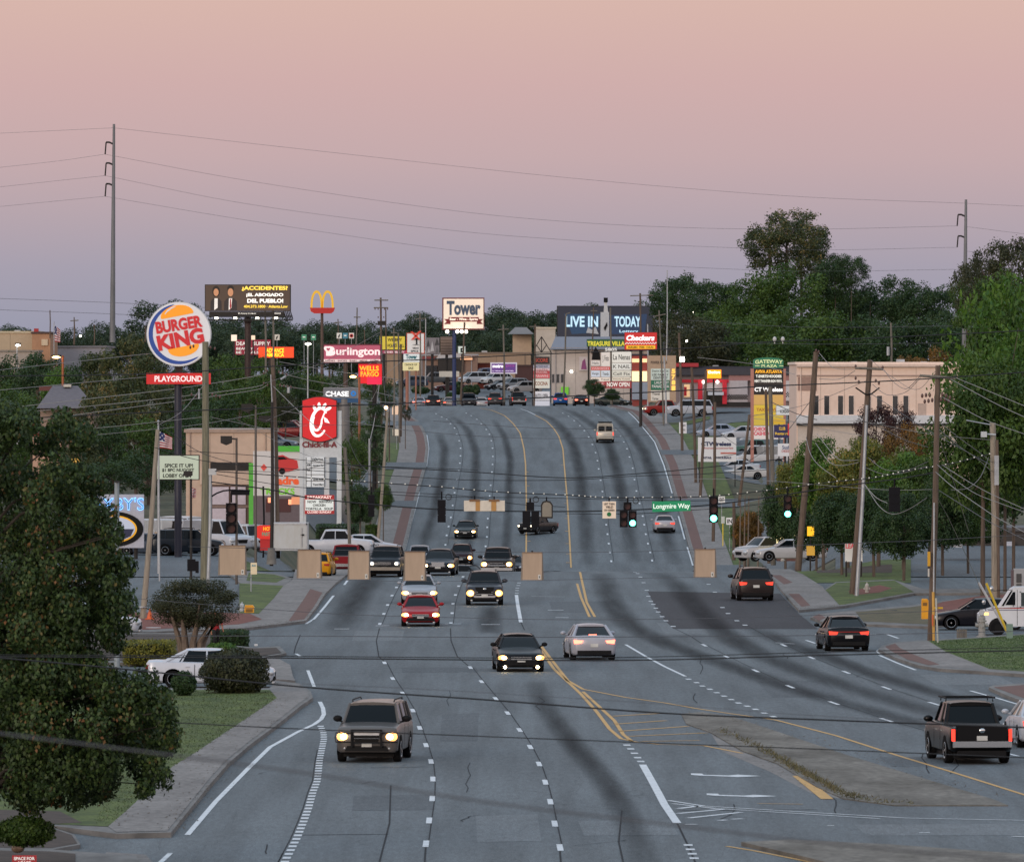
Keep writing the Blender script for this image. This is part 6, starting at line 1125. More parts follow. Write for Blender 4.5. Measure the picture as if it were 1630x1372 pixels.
def can(px, py, d, w_=5, h_=11): a = P(px, py, d); return MB().tube([(a[0], d-.35, a[2]-h_/ppm(d)/2),(a[0], d-.35, a[2]+h_/ppm(d)/2)], w_/ppm(d)/2,12)
pole('utility_pole', 'pale leaning wooden pole beside the orange cone', (251,684),(226,988),418,6.5,10, M['pale_wood'], extra=[('collar', MB().tube([P(227,965,417.9), P(227,967,417.9)], .19), M['steel'])])
pole('utility_pole', 'thick weathered wooden pole in front of the letter board edge', (327,544),(325,925),500,10,13, mat('green_wood', (.17, .16, .11), .9, var=.3, scale=2.5, stretch=(6,6, .35)), ins=[(305,628),(312,630),(318,631),(338,628),(344,630),(350,632),(303,553),(308,551),(335,553),(342,555)], extra=[('bracket', MB().tube([P(317,619,499.7), P(317,635,499.7)], .05), M['steel'])])
pole('utility_pole', 'dark brown wooden pole with cable loops in front of the advertising wall', (434,568),(441,872),600,7,10, M['wood'], ins=[(425,590),(420,594),(444,592),(450,594),(456,596),(420,610),(426,613),(446,613),(452,614),(458,615),(463,616)], extra=[('transformer', can(459.5,621,600,5,9), M['steel']),('cutout', MB().tube([P(447,604,599.6), P(455,599,599.6)], .08), M['steel']),('riser', MB().tube([P(431,596,599.6), P(436,700,599.6), P(438,870,599.6)], .04), M['steel'])])
pole('light_pole', 'grey steel pole right of the dark brown wooden pole', (422,494),(423,600),840,3,3.6, M['grey_wood']); pole('light_pole', 'taller grey steel pole beside the other grey steel pole', (434.5,488),(435,575),830,3,3.6, M['grey_wood'])
pole('utility_pole', 'grey concrete pole with round top base behind the box trailer', (433,640),(432,893),552,4.5,6, M['dsteel'], extra=[('footing', MB().tube([P(432,898,552), P(432,872,552)],[.33, .22],14), M['kerb'])])
pole('utility_pole', 'thin leaning grey pole above the fourth hanging box', (549,712),(557,878),560,5.5,5.5, M['grey_wood'])
pole('utility_pole', 'pale leaning wooden pole on the left pavement of the hill', (617,655),(601,862),640,4,5.5, M['pale_wood'], extra=[('lamp', MB().ball(P(614.5,649,640), .13), M['lensglow'])])
pole('utility_pole', 'tall far pole with double crossarm above the pink store sign', (606,474),(607,690),900,3,4, M['wood'], arms=[(595,490,618,490),(596,478,618,478)], ins=[(597,492),(602,492),(612,492),(617,492),(602,505),(611,505)], extra=[('switch_box', MB().pbox(601,511,614,518,899.6, .3), M['dsteel'])])
G2 = 'utility poles along the left of the far road'
for (tx, ty_, bx, by, d, w_, lb, arms, m_) in (
    (614,490,614,660,930,2.4, 'slim far pole right of the double crossarm pole', [], 'wood'),(627,522,627,690,880,2.8, 'far pole between the bank sign and the small white pylon sign', [(622,530,632,530)], 'grey_wood'),(634,530,636,700,860,3.2, 'grey far pole in front of the yellow billboard', [], 'grey_wood'),(638,548,638,690,840,3.4, 'far pole holding the two pale plates', [], 'wood'),
    (568.5,490,566,560,1050,2.4, 'far pole left of the double crossarm pole above the tree line', [(563,505,574,505)], 'grey_wood'),(668.5,498,669,628,1120,2.6, 'far pole with curved arms beside the white crossed pylon', [(661,508,678,507)], 'grey_wood'),(677.5,506,677,610,1150,2, 'thin white pole right of the white crossed pylon', [], 'steel'),
    (739.5,513,733,640,1130,3.4, 'brown pole in front of the liquor store sign', [], 'wood'),(801,517,803,636,1125,3.2, 'far pole with curved wishbone arm left of the purple phone sign', [(792,525,810,524)], 'grey_wood'),(852,516,850,648,1130,3, 'far pole beside the timber directory sign', [(843,520,860,520)], 'wood'),
    (901,500,897,632,1125,3, 'far grey light pole left of the dark blue billboard lettering', [(901,500,908,498)], 'grey_wood'),(945,490,942,560,1200,2.4, 'far pole in front of the dark blue billboard', [(940,495,951,495)], 'wood'),(971.5,490,973,640,1120,3.2, 'far pole right of the narrow white tower', [], 'grey_wood'),
    (1019,467,1020,655,1050,3.6, 'tall dark pole with crossarm beside the red drive in sign', [(1003,471,1040,470)], 'wood'),(1031,516,1031,660,1040,2.6, 'slim pole right of the red drive in sign', [], 'steel'),(1049,494,1057,690,1000,2.8, 'leaning grey pole with wishbone arm near the crest', [(1041,504,1060,500)], 'grey_wood'),
    (1062,430,1061,570,1000,2, 'very thin tall white pole rising above the trees', [], 'steel'),(1057,568,1060.5,670,960,3.4, 'grey steel post in front of the silver suv', [], 'steel'),
    (1081,530,1086,713,920,4.5, 'dark brown pole with square lamp at the right pavement', [], 'wood'),(1101,585,1108,774,850,5, 'brown wooden pole at left end of the phone shop banner', [], 'wood'),(1124,590,1114,797,820,5, 'brown wooden pole in front of the phone shop banner left part', [], 'wood'),
    (1138,640,1135,870,740,5.5, 'brown wooden pole holding the rightmost near green signal', [], 'wood'),(1193,660,1176,800,780,5, 'strongly leaning brown pole crossing the white muscle car', [], 'wood'),(1219,620,1224,890,620,5.5, 'dark brown pole of the pair left of the lit kiosk', [], 'wood'),(1226,615,1231,893,640,8, 'thick grey green pole of the pair left of the lit kiosk', [], 'grey_wood'),(1168,800,1168,885,640,6, 'short thick dark trunk like pole beside the IN sign', [], 'wood')):
    pole('utility_pole', lb, (tx, ty_),(bx, by), d, w_*.8, w_, M[m_], arms, group=None if ty_ < 480 else G2)
for (px, py, d, lb) in ((1086,572,918, 'square sodium lamp on the dark brown pole'),): one('lamp', MB().pbox(px-3.5, py-4, px+3.5, py+4, d-.3, .25), M['whitelamp'], lb, 'lamp')
R1p = pole('utility_pole', 'leaning brown wooden pole in front of the dentist sign', (1299,560),(1269,915),535,8.5,11, M['wood'], ins=[(1299,558),(1303,560)])
pole('utility_pole', 'leaning brown wooden pole with crossarm in front of the peach building', (1385,573),(1355,951),465,8.5,9, M['wood'], arms=[(1361,586,1406,588)], ins=[(1362,602),(1367,608),(1394,606),(1399,610),(1362,583),(1405,585)], extra=[('bracket', MB().tube([P(1362,617,464.8), P(1378,628,464.8), P(1386,628,464.8), P(1400,617,464.8)], .04), M['black'])])
pole('light_pole', 'pale grey steel pole strapped beside the leaning brown pole', (1380,645),(1363,951),461,5,6.5, M['steel'])
pole('utility_pole', 'brown wooden pole with yellow marker sleeves at the grass corner', (1493,582),(1481,1024),383,8,11, M['wood'], arms=[(1464,598,1520,602)], ins=[(x, 630+y) for x, y in ((1468,0),(1474,-1),(1480,-1),(1472,9),(1478,8),(1484,7),(1500,-2),(1506,0),(1512,3),(1498,6),(1504,6),(1510,8))],
     extra=[('marker_sleeve', MB().pbox(1476.5,878,1481,901,382.6, .1), paint(200,150,30)),('conduit', MB().tube([P(1487,800,382.7), P(1486,1024,382.7)], .035), M['steel']),('guard', MB().tube([P(1485.5,942,382.7), P(1486.5,1024,382.7)], .06), paint(196,150,70)),('orange_marker', MB().pbox(1483.5,978,1486,996,382.5, .06), paint(200,100,50)),('notice', MB().pbox(1477,905,1479.5,918,382.6, .04), paint(190,186,180))])
pole('utility_pole', 'pale weathered pole with conduit and camera in front of the big right tree', (1580,673),(1584,968),452,9.5,12, M['pale_wood'], extra=[('conduit', MB().tube([P(1587,700,451.6), P(1590,968,451.6)], .08), M['wood']),('steel_sleeve', MB().pbox(1583,725,1590,772,451.5, .1), M['steel']),('camera', MB().pbox(1562,687,1571,696,451.4, .5).tube([P(1571,691,451.6), P(1585,692,451.6)], .04), paint(180,186,190)),('lamp_arm', MB().tube([P(1538,669,451.7), P(1576,676,451.7)], .03), M['steel'])])
# small things near the right corner
t = Thing('marker_post', 'slim pale post beside the brown wooden pole', 'post', (X(1492,380),380, .13)); t.part('post', MB().tube([P(1493,1028,380), P(1490,952,380)], .04,8), paint(176,176,168)); t.part('yellow_arm', MB().pbox(1487,966,1501,969,380.1, .04), paint(200,160,30))
for k_, (a, b, c_, lb) in enumerate((((1607,1012),(1558,927),(176,176,180), 'long grey guy wire guard leaning over the mail truck'),((1605,1010),(1570,928),(200,170,40), 'yellow guy wire guard leaning over the mail truck'))):
    one('guy_guard', MB().tube([P(*a, 388-k_), P(*b, 388-k_)], .055,8), paint(*c_), lb, 'guard')
one('utility_box', MB().pbox(1602.5,993,1612.5,1018,386, .35), paint(110,134,124), 'small grey green utility box on the grass in front of the mail truck', 'utility box')
def hydrant(px, py, d, h_, c, label, two=False):
    x = X(px, d); z = P(0, py, d)[2]; s_ = h_/ppm(d)/.95; t = Thing('fire_hydrant', label, 'hydrant', (x, d, z)); m_ = paint(*c, rough=.5); T = lambda a, b, r0, r1=None: MB().tube([(x+a[0]*s_, d+a[1]*s_, z+a[2]*s_),(x+b[0]*s_, d+b[1]*s_, z+b[2]*s_)],[r0*s_, (r1 or r0)*s_],12)
    t.part('barrel', T((0,0,0),(0,0, .72), .13, .12), m_); t.part('base_flange', T((0,0, .06),(0,0, .12), .19), m_); t.part('top_flange', T((0,0, .62),(0,0, .68), .17), m_); t.part('bonnet', MB().ball((x, d, z+.74*s_), .135*s_, .135*s_, .15*s_), m_); t.part('top_nut', T((0,0, .85),(0,0, .96), .045), m_)
    for a in ((-1,0),(1,0),(0,-1)): t.part('nozzle', T((0,0, .5),(a[0]*.23, a[1]*.23, .5), .075), m_)
hydrant(1380,949,468,22,(176,172,166), 'white hydrant on the right verge beyond the street tree mulch'); hydrant(385,984,430,26,(170,176,182), 'silver hydrant next to the yellow box on the left mulch'); hydrant(1246,893,590,18,(180,176,170), 'white hydrant in front of the lit kiosk'); hydrant(1563,1017,388,42,(150,150,148), 'silver hydrant with round reflector in front of the mail truck')
one('reflector', MB().tube([P(1563,975,387.9), P(1563,974.5,387.8)], .13,14), M['steel'], 'round reflector disc above the silver hydrant in front of the mail truck', 'reflector')
t = Thing('fence_stub', 'short grey wooden picket stub at the grass corner', 'fence', (X(1531,390),390, .13)); pk_ = MB()
for k in range(5): pk_.pprism([(1523+k*3.3,1020),(1523+k*3.3,1003-(k % 2)),(1524.5+k*3.3,1001-(k % 2)),(1526+k*3.3,1003-(k % 2)),(1526+k*3.3,1020)],390+.05*(k % 2), .05)
t.part('pickets', pk_, M['grey_wood'])
one('trash_bin', MB().pprism([(1406,972),(1428,971),(1430,990),(1407,991)],432, .5), mat('bin', lin((40,46,54)), .6), 'dark upright bin bag box on the right grass verge', 'bin')
def newsbox(px0, px1, y0, y1, d, lb, slant=False):
    t = Thing('newspaper_box', lb, 'box', (X((px0+px1)/2, d), d, P(0, y1, d)[2])); yl = paint(216,150,20, .4); t.part('cabinet', MB().pbox(px0, y0+4, px1, y1, d, .4), yl); t.part('hood', MB().pprism([(px0, y0+4),(px0+1, y0),(px1-2, y0),(px1+1, y0+4)], d-.03, .46), yl); t.part('window', MB().pbox(px0+2, y0+6, px1-2, y0+11, d-.02, .03), paint(120,84,20))
newsbox(1467,1478,953,985,405, 'yellow newspaper box against the brown wooden pole'); newsbox(389,404,963,985,428, 'yellow bin box beside the silver hydrant on the left mulch')
t = Thing('traffic_cone', 'orange traffic cone at the foot of the pale leaning pole', 'cone', (X(238,416),416, .14)); t.part('cone', MB().tube([P(238,989,416), P(238.5,968,416)],[.17, .03],14), paint(206,92,40)); t.part('base', MB().box(X(231,416),415.8, .14, X(245,416),416.3, .19), paint(196,86,40))
one('manhole_cover', MB().tube([(X(244,402),402, .13),(X(244,402),402, .16)], .35,18), paint(190,190,190), 'pale round utility cover on the red mulch', 'cover')
one('litter_paper', MB().box(X(405,375),374.8, .14, X(410,375),375.1, .22), paint(200,200,200), 'scrap of white paper by the kerb near the clipped shrubs', 'litter')
# flat parking lot lamps on the left
def lampost(name, label, px, py, base, d, head, lit=None, arm=0, w_=3, col=None, group=None):
    x = X(px, d); z = P(0, base, d)[2]; t = Thing(name, label, 'street lamp', (x, d, z), group); t.part('pole', MB().tube([(x, d, z),(x, d, P(0, py, d)[2])],[w_/2/ppm(d), w_*.4/ppm(d)],10), col or M['dsteel'])
    if arm: t.part('arm', MB().tube([P(px, py+2, d), P(px+arm, py+1, d)], .05,6), col or M['dsteel'])
    hx0, hy0, hx1, hy1 = head; t.part('lamp_head', MB().pprism([(hx0, hy0),(hx1, hy0),(hx1, hy1),((hx0+hx1)/2, hy1+(hy1-hy0)*.35),(hx0, hy1)], d-.3, .6), M['dsteel'])
    if lit: t.part('lamp_glass', MB().ball(P((hx0+hx1)/2, hy1+.5, d-.15),(hx1-hx0)/2.2/ppm(d), .3, max(.12,(hy1-hy0)*.35/ppm(d))), lit)
    return t
lampost('street_lamp', 'glowing orange box lamp on pole at the far left', 100,566,690,790,(82,565,97,568), M['lensglow'], w_=4.5, col=paint(150,84,50)); lampost('street_lamp', 'white lit lamp on pale pole at the left edge', 27,550,600,900,(24,546,33,549), M['whitelamp'], w_=2.4, col=M['steel']); lampost('street_lamp', 'white lit lamp on pale pole above the red restaurant sign', 490,548,650,760,(485,544,496,547), M['whitelamp'], w_=2.6, col=M['steel'])
lampost('street_lamp', 'glowing orange lamp on brown pole right of the grey bank sign', 572,600,760,750,(556,596,568,599), M['lensglow'], arm=-6, w_=4.5, col=paint(140,84,56)); lampost('street_lamp', 'unlit shoebox lamp on brown pole in front of the beige shop', 376.5,697,930,470,(351,694,369,705), None, arm=-8, w_=4.5, col=paint(70,62,58)); lampost('street_lamp', 'unlit shoebox lamp on tall pole, upper of the two left of the red sign', 407,645,900,560,(384,643,402,653), None, arm=-6, w_=4.5, col=paint(84,78,74)); lampost('street_lamp', 'unlit shoebox lamp facing right beside the dark brown wooden pole', 434,662,700,610,(412,662,433,670), None, w_=3, col=paint(84,78,74))
lampost('flood_lamp', 'small floodlight on thin dark post below the letter board', 304,762,922,480,(292,750,306,757), None, w_=4.5); lampost('street_lamp', 'grey round topped steel post standing behind the broad leaved tree', 186,768,1100,330,(183,766,189,768), None, w_=10, col=paint(130,140,146))
pole('light_pole', 'slim grey steel post with camera cap behind the crape myrtle', (335,752),(331,925),470,5,6, M['steel'], extra=[('cap', MB().pbox(332,746,344,756,469.8, .3), paint(180,182,184))]); pole('utility_pole', 'short crossarmed pole behind the left trees', (27.5,648),(28,700),600,4,4.5, M['steel'],[(19,661,28,671),(28,672,44,670)])
pole('light_pole', 'pale slim post above the street on the left slope', (588,698),(586,800),680,3.2,3.2, M['steel']); pole('light_pole', 'black slim post beside the round ended food sign', (419,774),(419,880),575,3,3, M['black'])
for (x, y0, y1, d, lb) in ((79.5,494,535,1100, 'thin dark pole above the brown fronted store'),(118,505,545,1080, 'far left utility pole with crossarm'),(150,517,545,1080, 'short lamp pole left of the tall steel mast'),(231,519,540,900, 'lamp pole just left of the round burger sign'),(538,508,560,1040, 'far slim pole right of the golden arches'),(580,526,560,1040, 'far pale slim pole above the pink store sign')):
    pole('utility_pole', lb, (x, y0),(x, y1), d, 1.6,2.0 if x != 118 else 3, M['wood'], arms=[(x-6, y0+6, x+7, y0+5)] if x in (118,538) else [])
# transmission masts
def mast(px, ty_, by, d, arms, lb, right=False):
    k = ppm(d); t = Thing('transmission_mast', lb, 'mast', (X(px, d), d, P(0, by, d)[2])); t.part('shaft', MB().tube([P(px-2, by, d), P(px+.5, ty_, d)],[4.6/k, 2.0/k],14), mat('mast_steel', (.16, .165, .18), .6, .2, var=.2, scale=.8, stretch=(1,1, .3)))
    for (ay, iy) in arms:
        t.part('arm', MB().tube([P(px, ay+3, d), P(px-7, ay, d), P(px-12, ay, d)], .12,6), M['dsteel']); t.part('insulator', MB().tube([P(px-12, ay, d), P(px-13.5, iy, d)], .09,6), M['dsteel'])
mast(181,198,545,1000,[(227,246),(260,280),(293,313)], 'very tall steel power mast with three arms at the left'); mast(1537,318,575,1050,[(342,360),(376,394)], 'tall steel power mast behind the big right tree')
pole('utility_pole', 'far wooden pole with transformer above the peach building', (1418,514),(1419,580),900,3,3.6, M['grey_wood'], extra=[('transformer', can(1413.5,559,900,5,14), M['steel'])])
for (px, py, d, c_, lb) in ((1386.5,521,1150, 'whitelamp', 'small white lamp glowing in the far right trees'),(1103,497,1200, 'whitelamp', 'small lamp at the left edge of the far right trees'),(194,543,900, 'whitelamp', 'lamp glowing behind the left pines'),(128,535,1000, 'whitelamp', 'tiny lamp left of the tall steel mast'),(1093,543,1100, 'whitelamp', 'faint lamp above the shop row')):
    one('lamp', MB().ball(P(px, py, d),(1.7 if px != 1103 else 1.2)/ppm(d)), M[c_], lb, 'lamp')
for (px, lb) in ((1233, 'left twin white floodlight before the far trees'),(1246, 'right twin white floodlight before the far trees')): one('flood_lamp', MB().ball(P(px, 540,1000), .22, .2, .3).tube([P(px, 543,1000), P(px, 547,1000)], .06), paint(190,190,190), lb, 'lamp')
# ================================================================ SIGNALS
GRN = mat('green_signal_lens', (.1,1, .72), .3,0,7, ecol=(.12,1, .70), var=0); DK = mat('signal_housing', (.007, .007, .010), .6, var=.1, spec=.12); LENS = mat('unlit_lens', (.05, .01, .01), .3, var=0)
def signal(name, label, px, py0, py1, d, w_, front=True, lit=False, group='traffic signals over the junction', rot=0):
    t = Thing(name, label, 'traffic light', (X(px, d), d, P(0, py0, d)[2]), group); a = P(px-w_/2, py0, d); b = P(px+w_/2, py1, d); hh = (a[2]-b[2])/3; cx = (a[0]+b[0])/2; R0 = (b[0]-a[0])*.40
    hb = MB()
    for k in range(3): hb.box(a[0], d, a[2]-k*hh-.015, b[0], d+.22, a[2]-(k+1)*hh+.015)
    hb.box(a[0]+.03, d+.02, a[2]-.02, b[0]-.03, d+.2, b[2]+.02); t.part('housing', hb, DK); sg = -1 if front else 1; yf = d if front else d+.22
    for k in range(3):
        cz = a[2]-(k+.5)*hh; n = 14; vs = []; 
        for (y_, ) in ((yf,),(yf+sg*.24,)):
            for q in range(n+1): an = radians(-35)+radians(250)*q/n; vs.append((cx+R0*cos(an), y_, cz+R0*sin(an)))
        t.part('visor', MB().add(vs, [(q, q+1, n+2+q, n+1+q) for q in range(n)] + [(n+1+q, n+2+q, q+1, q) for q in range(n)]), DK)
        t.part('lens', MB().tube([(cx, yf+sg*.005, cz),(cx, yf+sg*.03, cz)], R0*.95,16), GRN if (lit and k == 2) else LENS)
    t.part('hanger', MB().tube([(cx, d+.1, a[2]),(cx, d+.1, a[2]+.35)], .04,6), DK); return t
signal('traffic_signal', 'traffic signal seen from behind, left of the cream hanging board', 703,795,832,388,13, front=False); signal('traffic_signal', 'green traffic signal on the right lane side of the street name sign', 1136,790,832,388,14, lit=True); signal('traffic_signal', 'green traffic signal in front of the dark trees', 1254,788,824,388,13, lit=True); signal('traffic_signal', 'dark traffic signal seen from behind on the left roadside', 591,787,823,392,10, front=False); signal('traffic_signal', 'dark traffic signal against the right trees', 1424,775,815,386,18, front=False)
signal('traffic_signal', 'larger dark tilted traffic signal near the beige shop', 368,800,850,330,17, front=True)
def doghouse(px, lit, front, lb):
    d = 388; t = Thing('traffic_signal', lb, 'traffic light', (X(px, d), d, P(0,800, d)[2]), 'traffic signals over the junction'); secs = [(px-1,806,5)] + [(px+dx, y, 6.5) for dx in (-7,7) for y in (819.5,832.5)]
    sg = -1 if front else 1
    for (cx, cy, r_) in secs:
        h_ = t.part('housing', MB().pbox(cx-6.3, cy-6.6, cx+6.3, cy+6.6, d, .22), DK); q = P(cx, cy, d if front else d+.22); r0 = 4.8/ppm(d)
        on = lit and cx > px and cy > 825; t.part('lens', MB().tube([(q[0], q[1], q[2]),(q[0], q[1]+sg*.03, q[2])], r0,14), GRN if on else LENS, parent=h_)
        vs = []; n = 14
        for y_ in (q[1], q[1]+sg*.22):
            for k in range(n+1): an = radians(-35)+radians(250)*k/n; vs.append((q[0]+r0*cos(an), y_, q[2]+r0*sin(an)))
        t.part('visor', MB().add(vs, [(k, k+1, n+2+k, n+1+k) for k in range(n)] + [(n+1+k, n+2+k, k+1, k) for k in range(n)]), DK, parent=h_)
    t.part('hanger', MB().tube([P(px-1,800, d+.1), P(px-1,793, d+.1)], .04), DK)
doghouse(1000, True, True, 'five lamp signal cluster showing green beside the cream yield sign'); doghouse(845, False, False, 'five lamp signal cluster seen from behind above the left yellow line')
# hanging boards on the signal span
t = Thing('hanging_board', 'long cream street name board seen from behind over the left lanes', 'sign', (X(771,388),388, P(0,796,388)[2])); t.part('board', MB().pbox(738.5,796.5,803.5,813.5,388, .05), paint(206,198,184)); t.part('bracket', MB().pbox(747,795,764,798,387.95, .1).pbox(778,795,795,798,387.95, .1), paint(120,84,50)); t.part('rust_streak', MB().pbox(757,798,764,813,387.985, .01).pbox(782,798,790,813,387.985, .01), paint(176,130,70)); t.part('hanger', MB().tube([P(755.5,796,388), P(755.5,789,388)], .03).tube([P(786.5,796,388), P(786.5,790,388)], .03), DK)
t = Thing('hanging_board', 'arched dark framed hanging sign beside the signal cluster seen from behind', 'sign', (X(871,388),388, P(0,796,388)[2])); pts = [(861,825),(861,803),(864,798),(870,796.5),(876,798),(880,803),(880,825)]; t.part('frame', MB().pprism(pts, 388, .05), M['dsteel']); t.part('plate', MB().pprism([(871+(x-871)*.78,811+(y-811)*.82) for x, y in pts],387.97, .03), paint(130,124,112)); t.part('hanger', MB().tube([P(870,797,388), P(870,791,388)], .03), DK)
t = Thing('yield_sign', 'cream left turn yield sign with green disc hanging over the road', 'sign', (X(969.5,388),388, P(0,798,388)[2])); t.part('plate', MB().pbox(959,798,980.5,825,388, .04), glow(222,204,184, .15)); texts(t, [('LEFT TURN', 961.5,978,802,3.2),('YIELD', 964,976,807,3.6),('ON GREEN', 961.5,978,812,3)],388, paint(60,50,50)); t.part('green_disc', MB().pprism([(969.5+3.4*cos(a),818.5+3.4*sin(a)) for a in np.linspace(0,2*pi, 20, endpoint=False)],387.97, .02), paint(10,110,60)); t.part('hanger', MB().tube([P(969.5,798,388), P(969.5,792,388)], .03), DK)
t = Thing('street_name_sign', 'green Longmire Way street name sign hanging over the road', 'sign', (X(1069,388),388, P(0,798,388)[2])); t.part('plate', MB().pprism([(1038,798),(1099,797),(1099.5,813),(1038.5,815)],388, .04), glow(0,128,84, .25)); t.text('Longmire Way', 1040,1098,806.5,10,388, glow(225,240,230, .5), bold=.015, rot=radians(1)); t.part('hanger', MB().tube([P(1054,798,388), P(1054,791,388)], .03).tube([P(1083,797,388), P(1083,790,388)], .03), DK)
# coiled cable on the messenger
for (x, y, lb) in ((714,791, 'cable coil above the left rear facing signal'),(853,795, 'cable coil above the rear facing cluster'),(1012,797, 'cable coil above the green cluster')):
    pts = [P(x+4.5*cos(a), y+4.5*sin(a),388) for a in np.linspace(0,2*pi, 14)]; one('cable_coil', MB().tube(pts, .02,5, cap=False), M['wire'], lb, 'cable')
# hooded boxes hanging over the near lanes
BX = mat('hooded_sheet', (.40, .30, .22), .55, .1, var=.10, scale=1.5, stretch=(2,1, .3)); BY = mat('darker_flap', (.25, .19, .14), .6, var=.12, scale=2); BG = 'boxes hanging over the near lanes'  # side flaps get a darker tone than the back panel
for i, (x0, y0, x1, y1, side, lb) in enumerate(((347,868,393,915,-1, 'leftmost hanging beige hooded box, over the crape myrtle'),(472,875,513,920,-1, 'beige hooded box hanging in front of the white box trailer'),(553,877,590,922,-1, 'beige hooded box hanging left of the dark green suv'),(642,878,679,924,-1, 'beige hooded box hanging above the silver sedan'),(829,879,865.5,923,1, 'beige hooded box hanging over the yellow centre line'),(1104,874,1141,919,1, 'beige hooded box hanging at the right near the brown suv'))):
    d = 300; t = Thing('hooded_signal_box', lb, 'signal box', (X((x0+x1)/2, d), d, P(0, y1, d)[2]), BG); w_ = x1-x0
    t.part('back_panel', MB().pbox(x0+3, y0+.5, x1-3, y1, d, .04), BX); fl = MB()
    fl.add([P(x0+3, y0+.5, d), P(x0+3, y1, d), P(x0, y1+.5, d+.35), P(x0+1.5, y0, d+.3)],[(0,1,2,3),(3,2,1,0)]); fl.add([P(x1-3, y0+.5, d), P(x1-3, y1, d), P(x1, y1+.5, d+.35), P(x1-1.5, y0, d+.3)],[(3,2,1,0),(0,1,2,3)]); t.part('side_flap', fl, BY)
    t.part('top_hood', MB().add([P(x0+1.5, y0, d+.3), P(x1-1.5, y0, d+.3), P(x1-3, y0+.5, d-.02), P(x0+3, y0+.5, d-.02)],[(0,1,2,3),(3,2,1,0)]).pbox(x0+2.5, y0-.4, x1-2.5, y0+.8, d-.03, .06), paint(120,96,78)); s_ = t.part('sticker', MB().pbox(x1-9, y1-8.5, x1-5, y1-1, d-.015, .01), paint(200,200,196)); t.part('sticker_mark', MB().pbox(x1-7.6, y1-6.5, x1-6.4, y1-3, d-.025, .008), VM['black'], parent=s_); t.part('hanger', MB().tube([P((x0+x1)/2, y0, d+.15), P((x0+x1)/2, y0-2.5, d+.15)], .03), DK)
one('signal_box', MB().pbox(311,893,316,912,330, .3).pbox(298,890,311,909,330, .25), DK, 'black rounded pedestrian signal above the crape myrtle', 'signal box')
t = Thing('lamp_bracket', 'black curved bracket arm with dark box near the beige shop', 'bracket', (X(380,330),330, P(0,784,330)[2])); t.part('arm', MB().tube([P(337,790,330), P(345,785,330), P(356,781,330), P(370,780,330), P(398,781,330)], .035,6), DK); t.part('box', MB().pbox(367,780,397,788,330, .2), DK)
# ================================================================ WIRES
def cat(pts, n=8):
    pts = [np.array(p, float) for p in pts]
    if len(pts) == 2: return [pts[0]+(pts[1]-pts[0])*k/2 for k in range(3)]
    q = [2*pts[0]-pts[1]] + pts + [2*pts[-1]-pts[-2]]; out = []
    for i in range(1, len(q)-2):
        for k in range(n):
            t_ = k/n; out.append(.5*((2*q[i])+(-q[i-1]+q[i+1])*t_+(2*q[i-1]-5*q[i]+4*q[i+1]-q[i+2])*t_**2+(-q[i-1]+3*q[i]-3*q[i+1]+q[i+2])*t_**3))
    out.append(pts[-1]); return out
def wire(label, pts, d0, d1, px, m='wire', group='overhead wires', name='power_line'):
    c = cat(pts); n = len(c); x0, x1 = c[0][0], c[-1][0]; W = []
    for k, p in enumerate(c):
        s_ = (p[0]-x0)/(x1-x0) if abs(x1-x0) > 5 else k/(n-1); d = d0+(d1-d0)*s_; W.append(P(p[0], p[1], d))
    r0, r1 = px/2*d0/F, px/2*d1/F; one(name, MB().tube(W, list(np.linspace(r0, r1, n)),5, cap=False), M[m], label, 'cable', group)
HV = [('top high voltage wire left of the tall steel mast', [(-10,213),(181,204)],900,1000),('top high voltage wire between the two steel masts', [(181,204),(500,240),(900,283),(1250,312),(1537,324)],1000,1050),('second high voltage wire left of the tall steel mast', [(-10,268),(90,257),(167,246)],900,1000),('second high voltage wire between the two steel masts', [(167,246),(400,289),(700,333),(900,353),(1100,363),(1300,365),(1524,360)],1000,1050),('third high voltage wire left of the tall steel mast', [(-10,299),(167,280)],900,1000),('third high voltage wire between the two steel masts', [(167,280),(400,326),(700,365),(900,382),(1100,392),(1300,398),(1523,394)],1000,1050),('lowest high voltage wire left of the tall steel mast', [(-10,330),(167,313)],900,1000),('lowest high voltage wire between the two steel masts', [(167,313),(400,352),(700,396),(900,415),(1150,428),(1300,432),(1525,429)],1000,1050),('high voltage wire right of the right steel mast', [(1537,361),(1640,374)],1050,1100),('lower high voltage wire right of the right steel mast', [(1537,400),(1640,412)],1050,1100),('topmost wire right of the right steel mast', [(1537,324),(1640,329)],1050,1100)]
for lb, p_, a, b in HV: wire(lb, p_, a, b, .42, 'gwire')
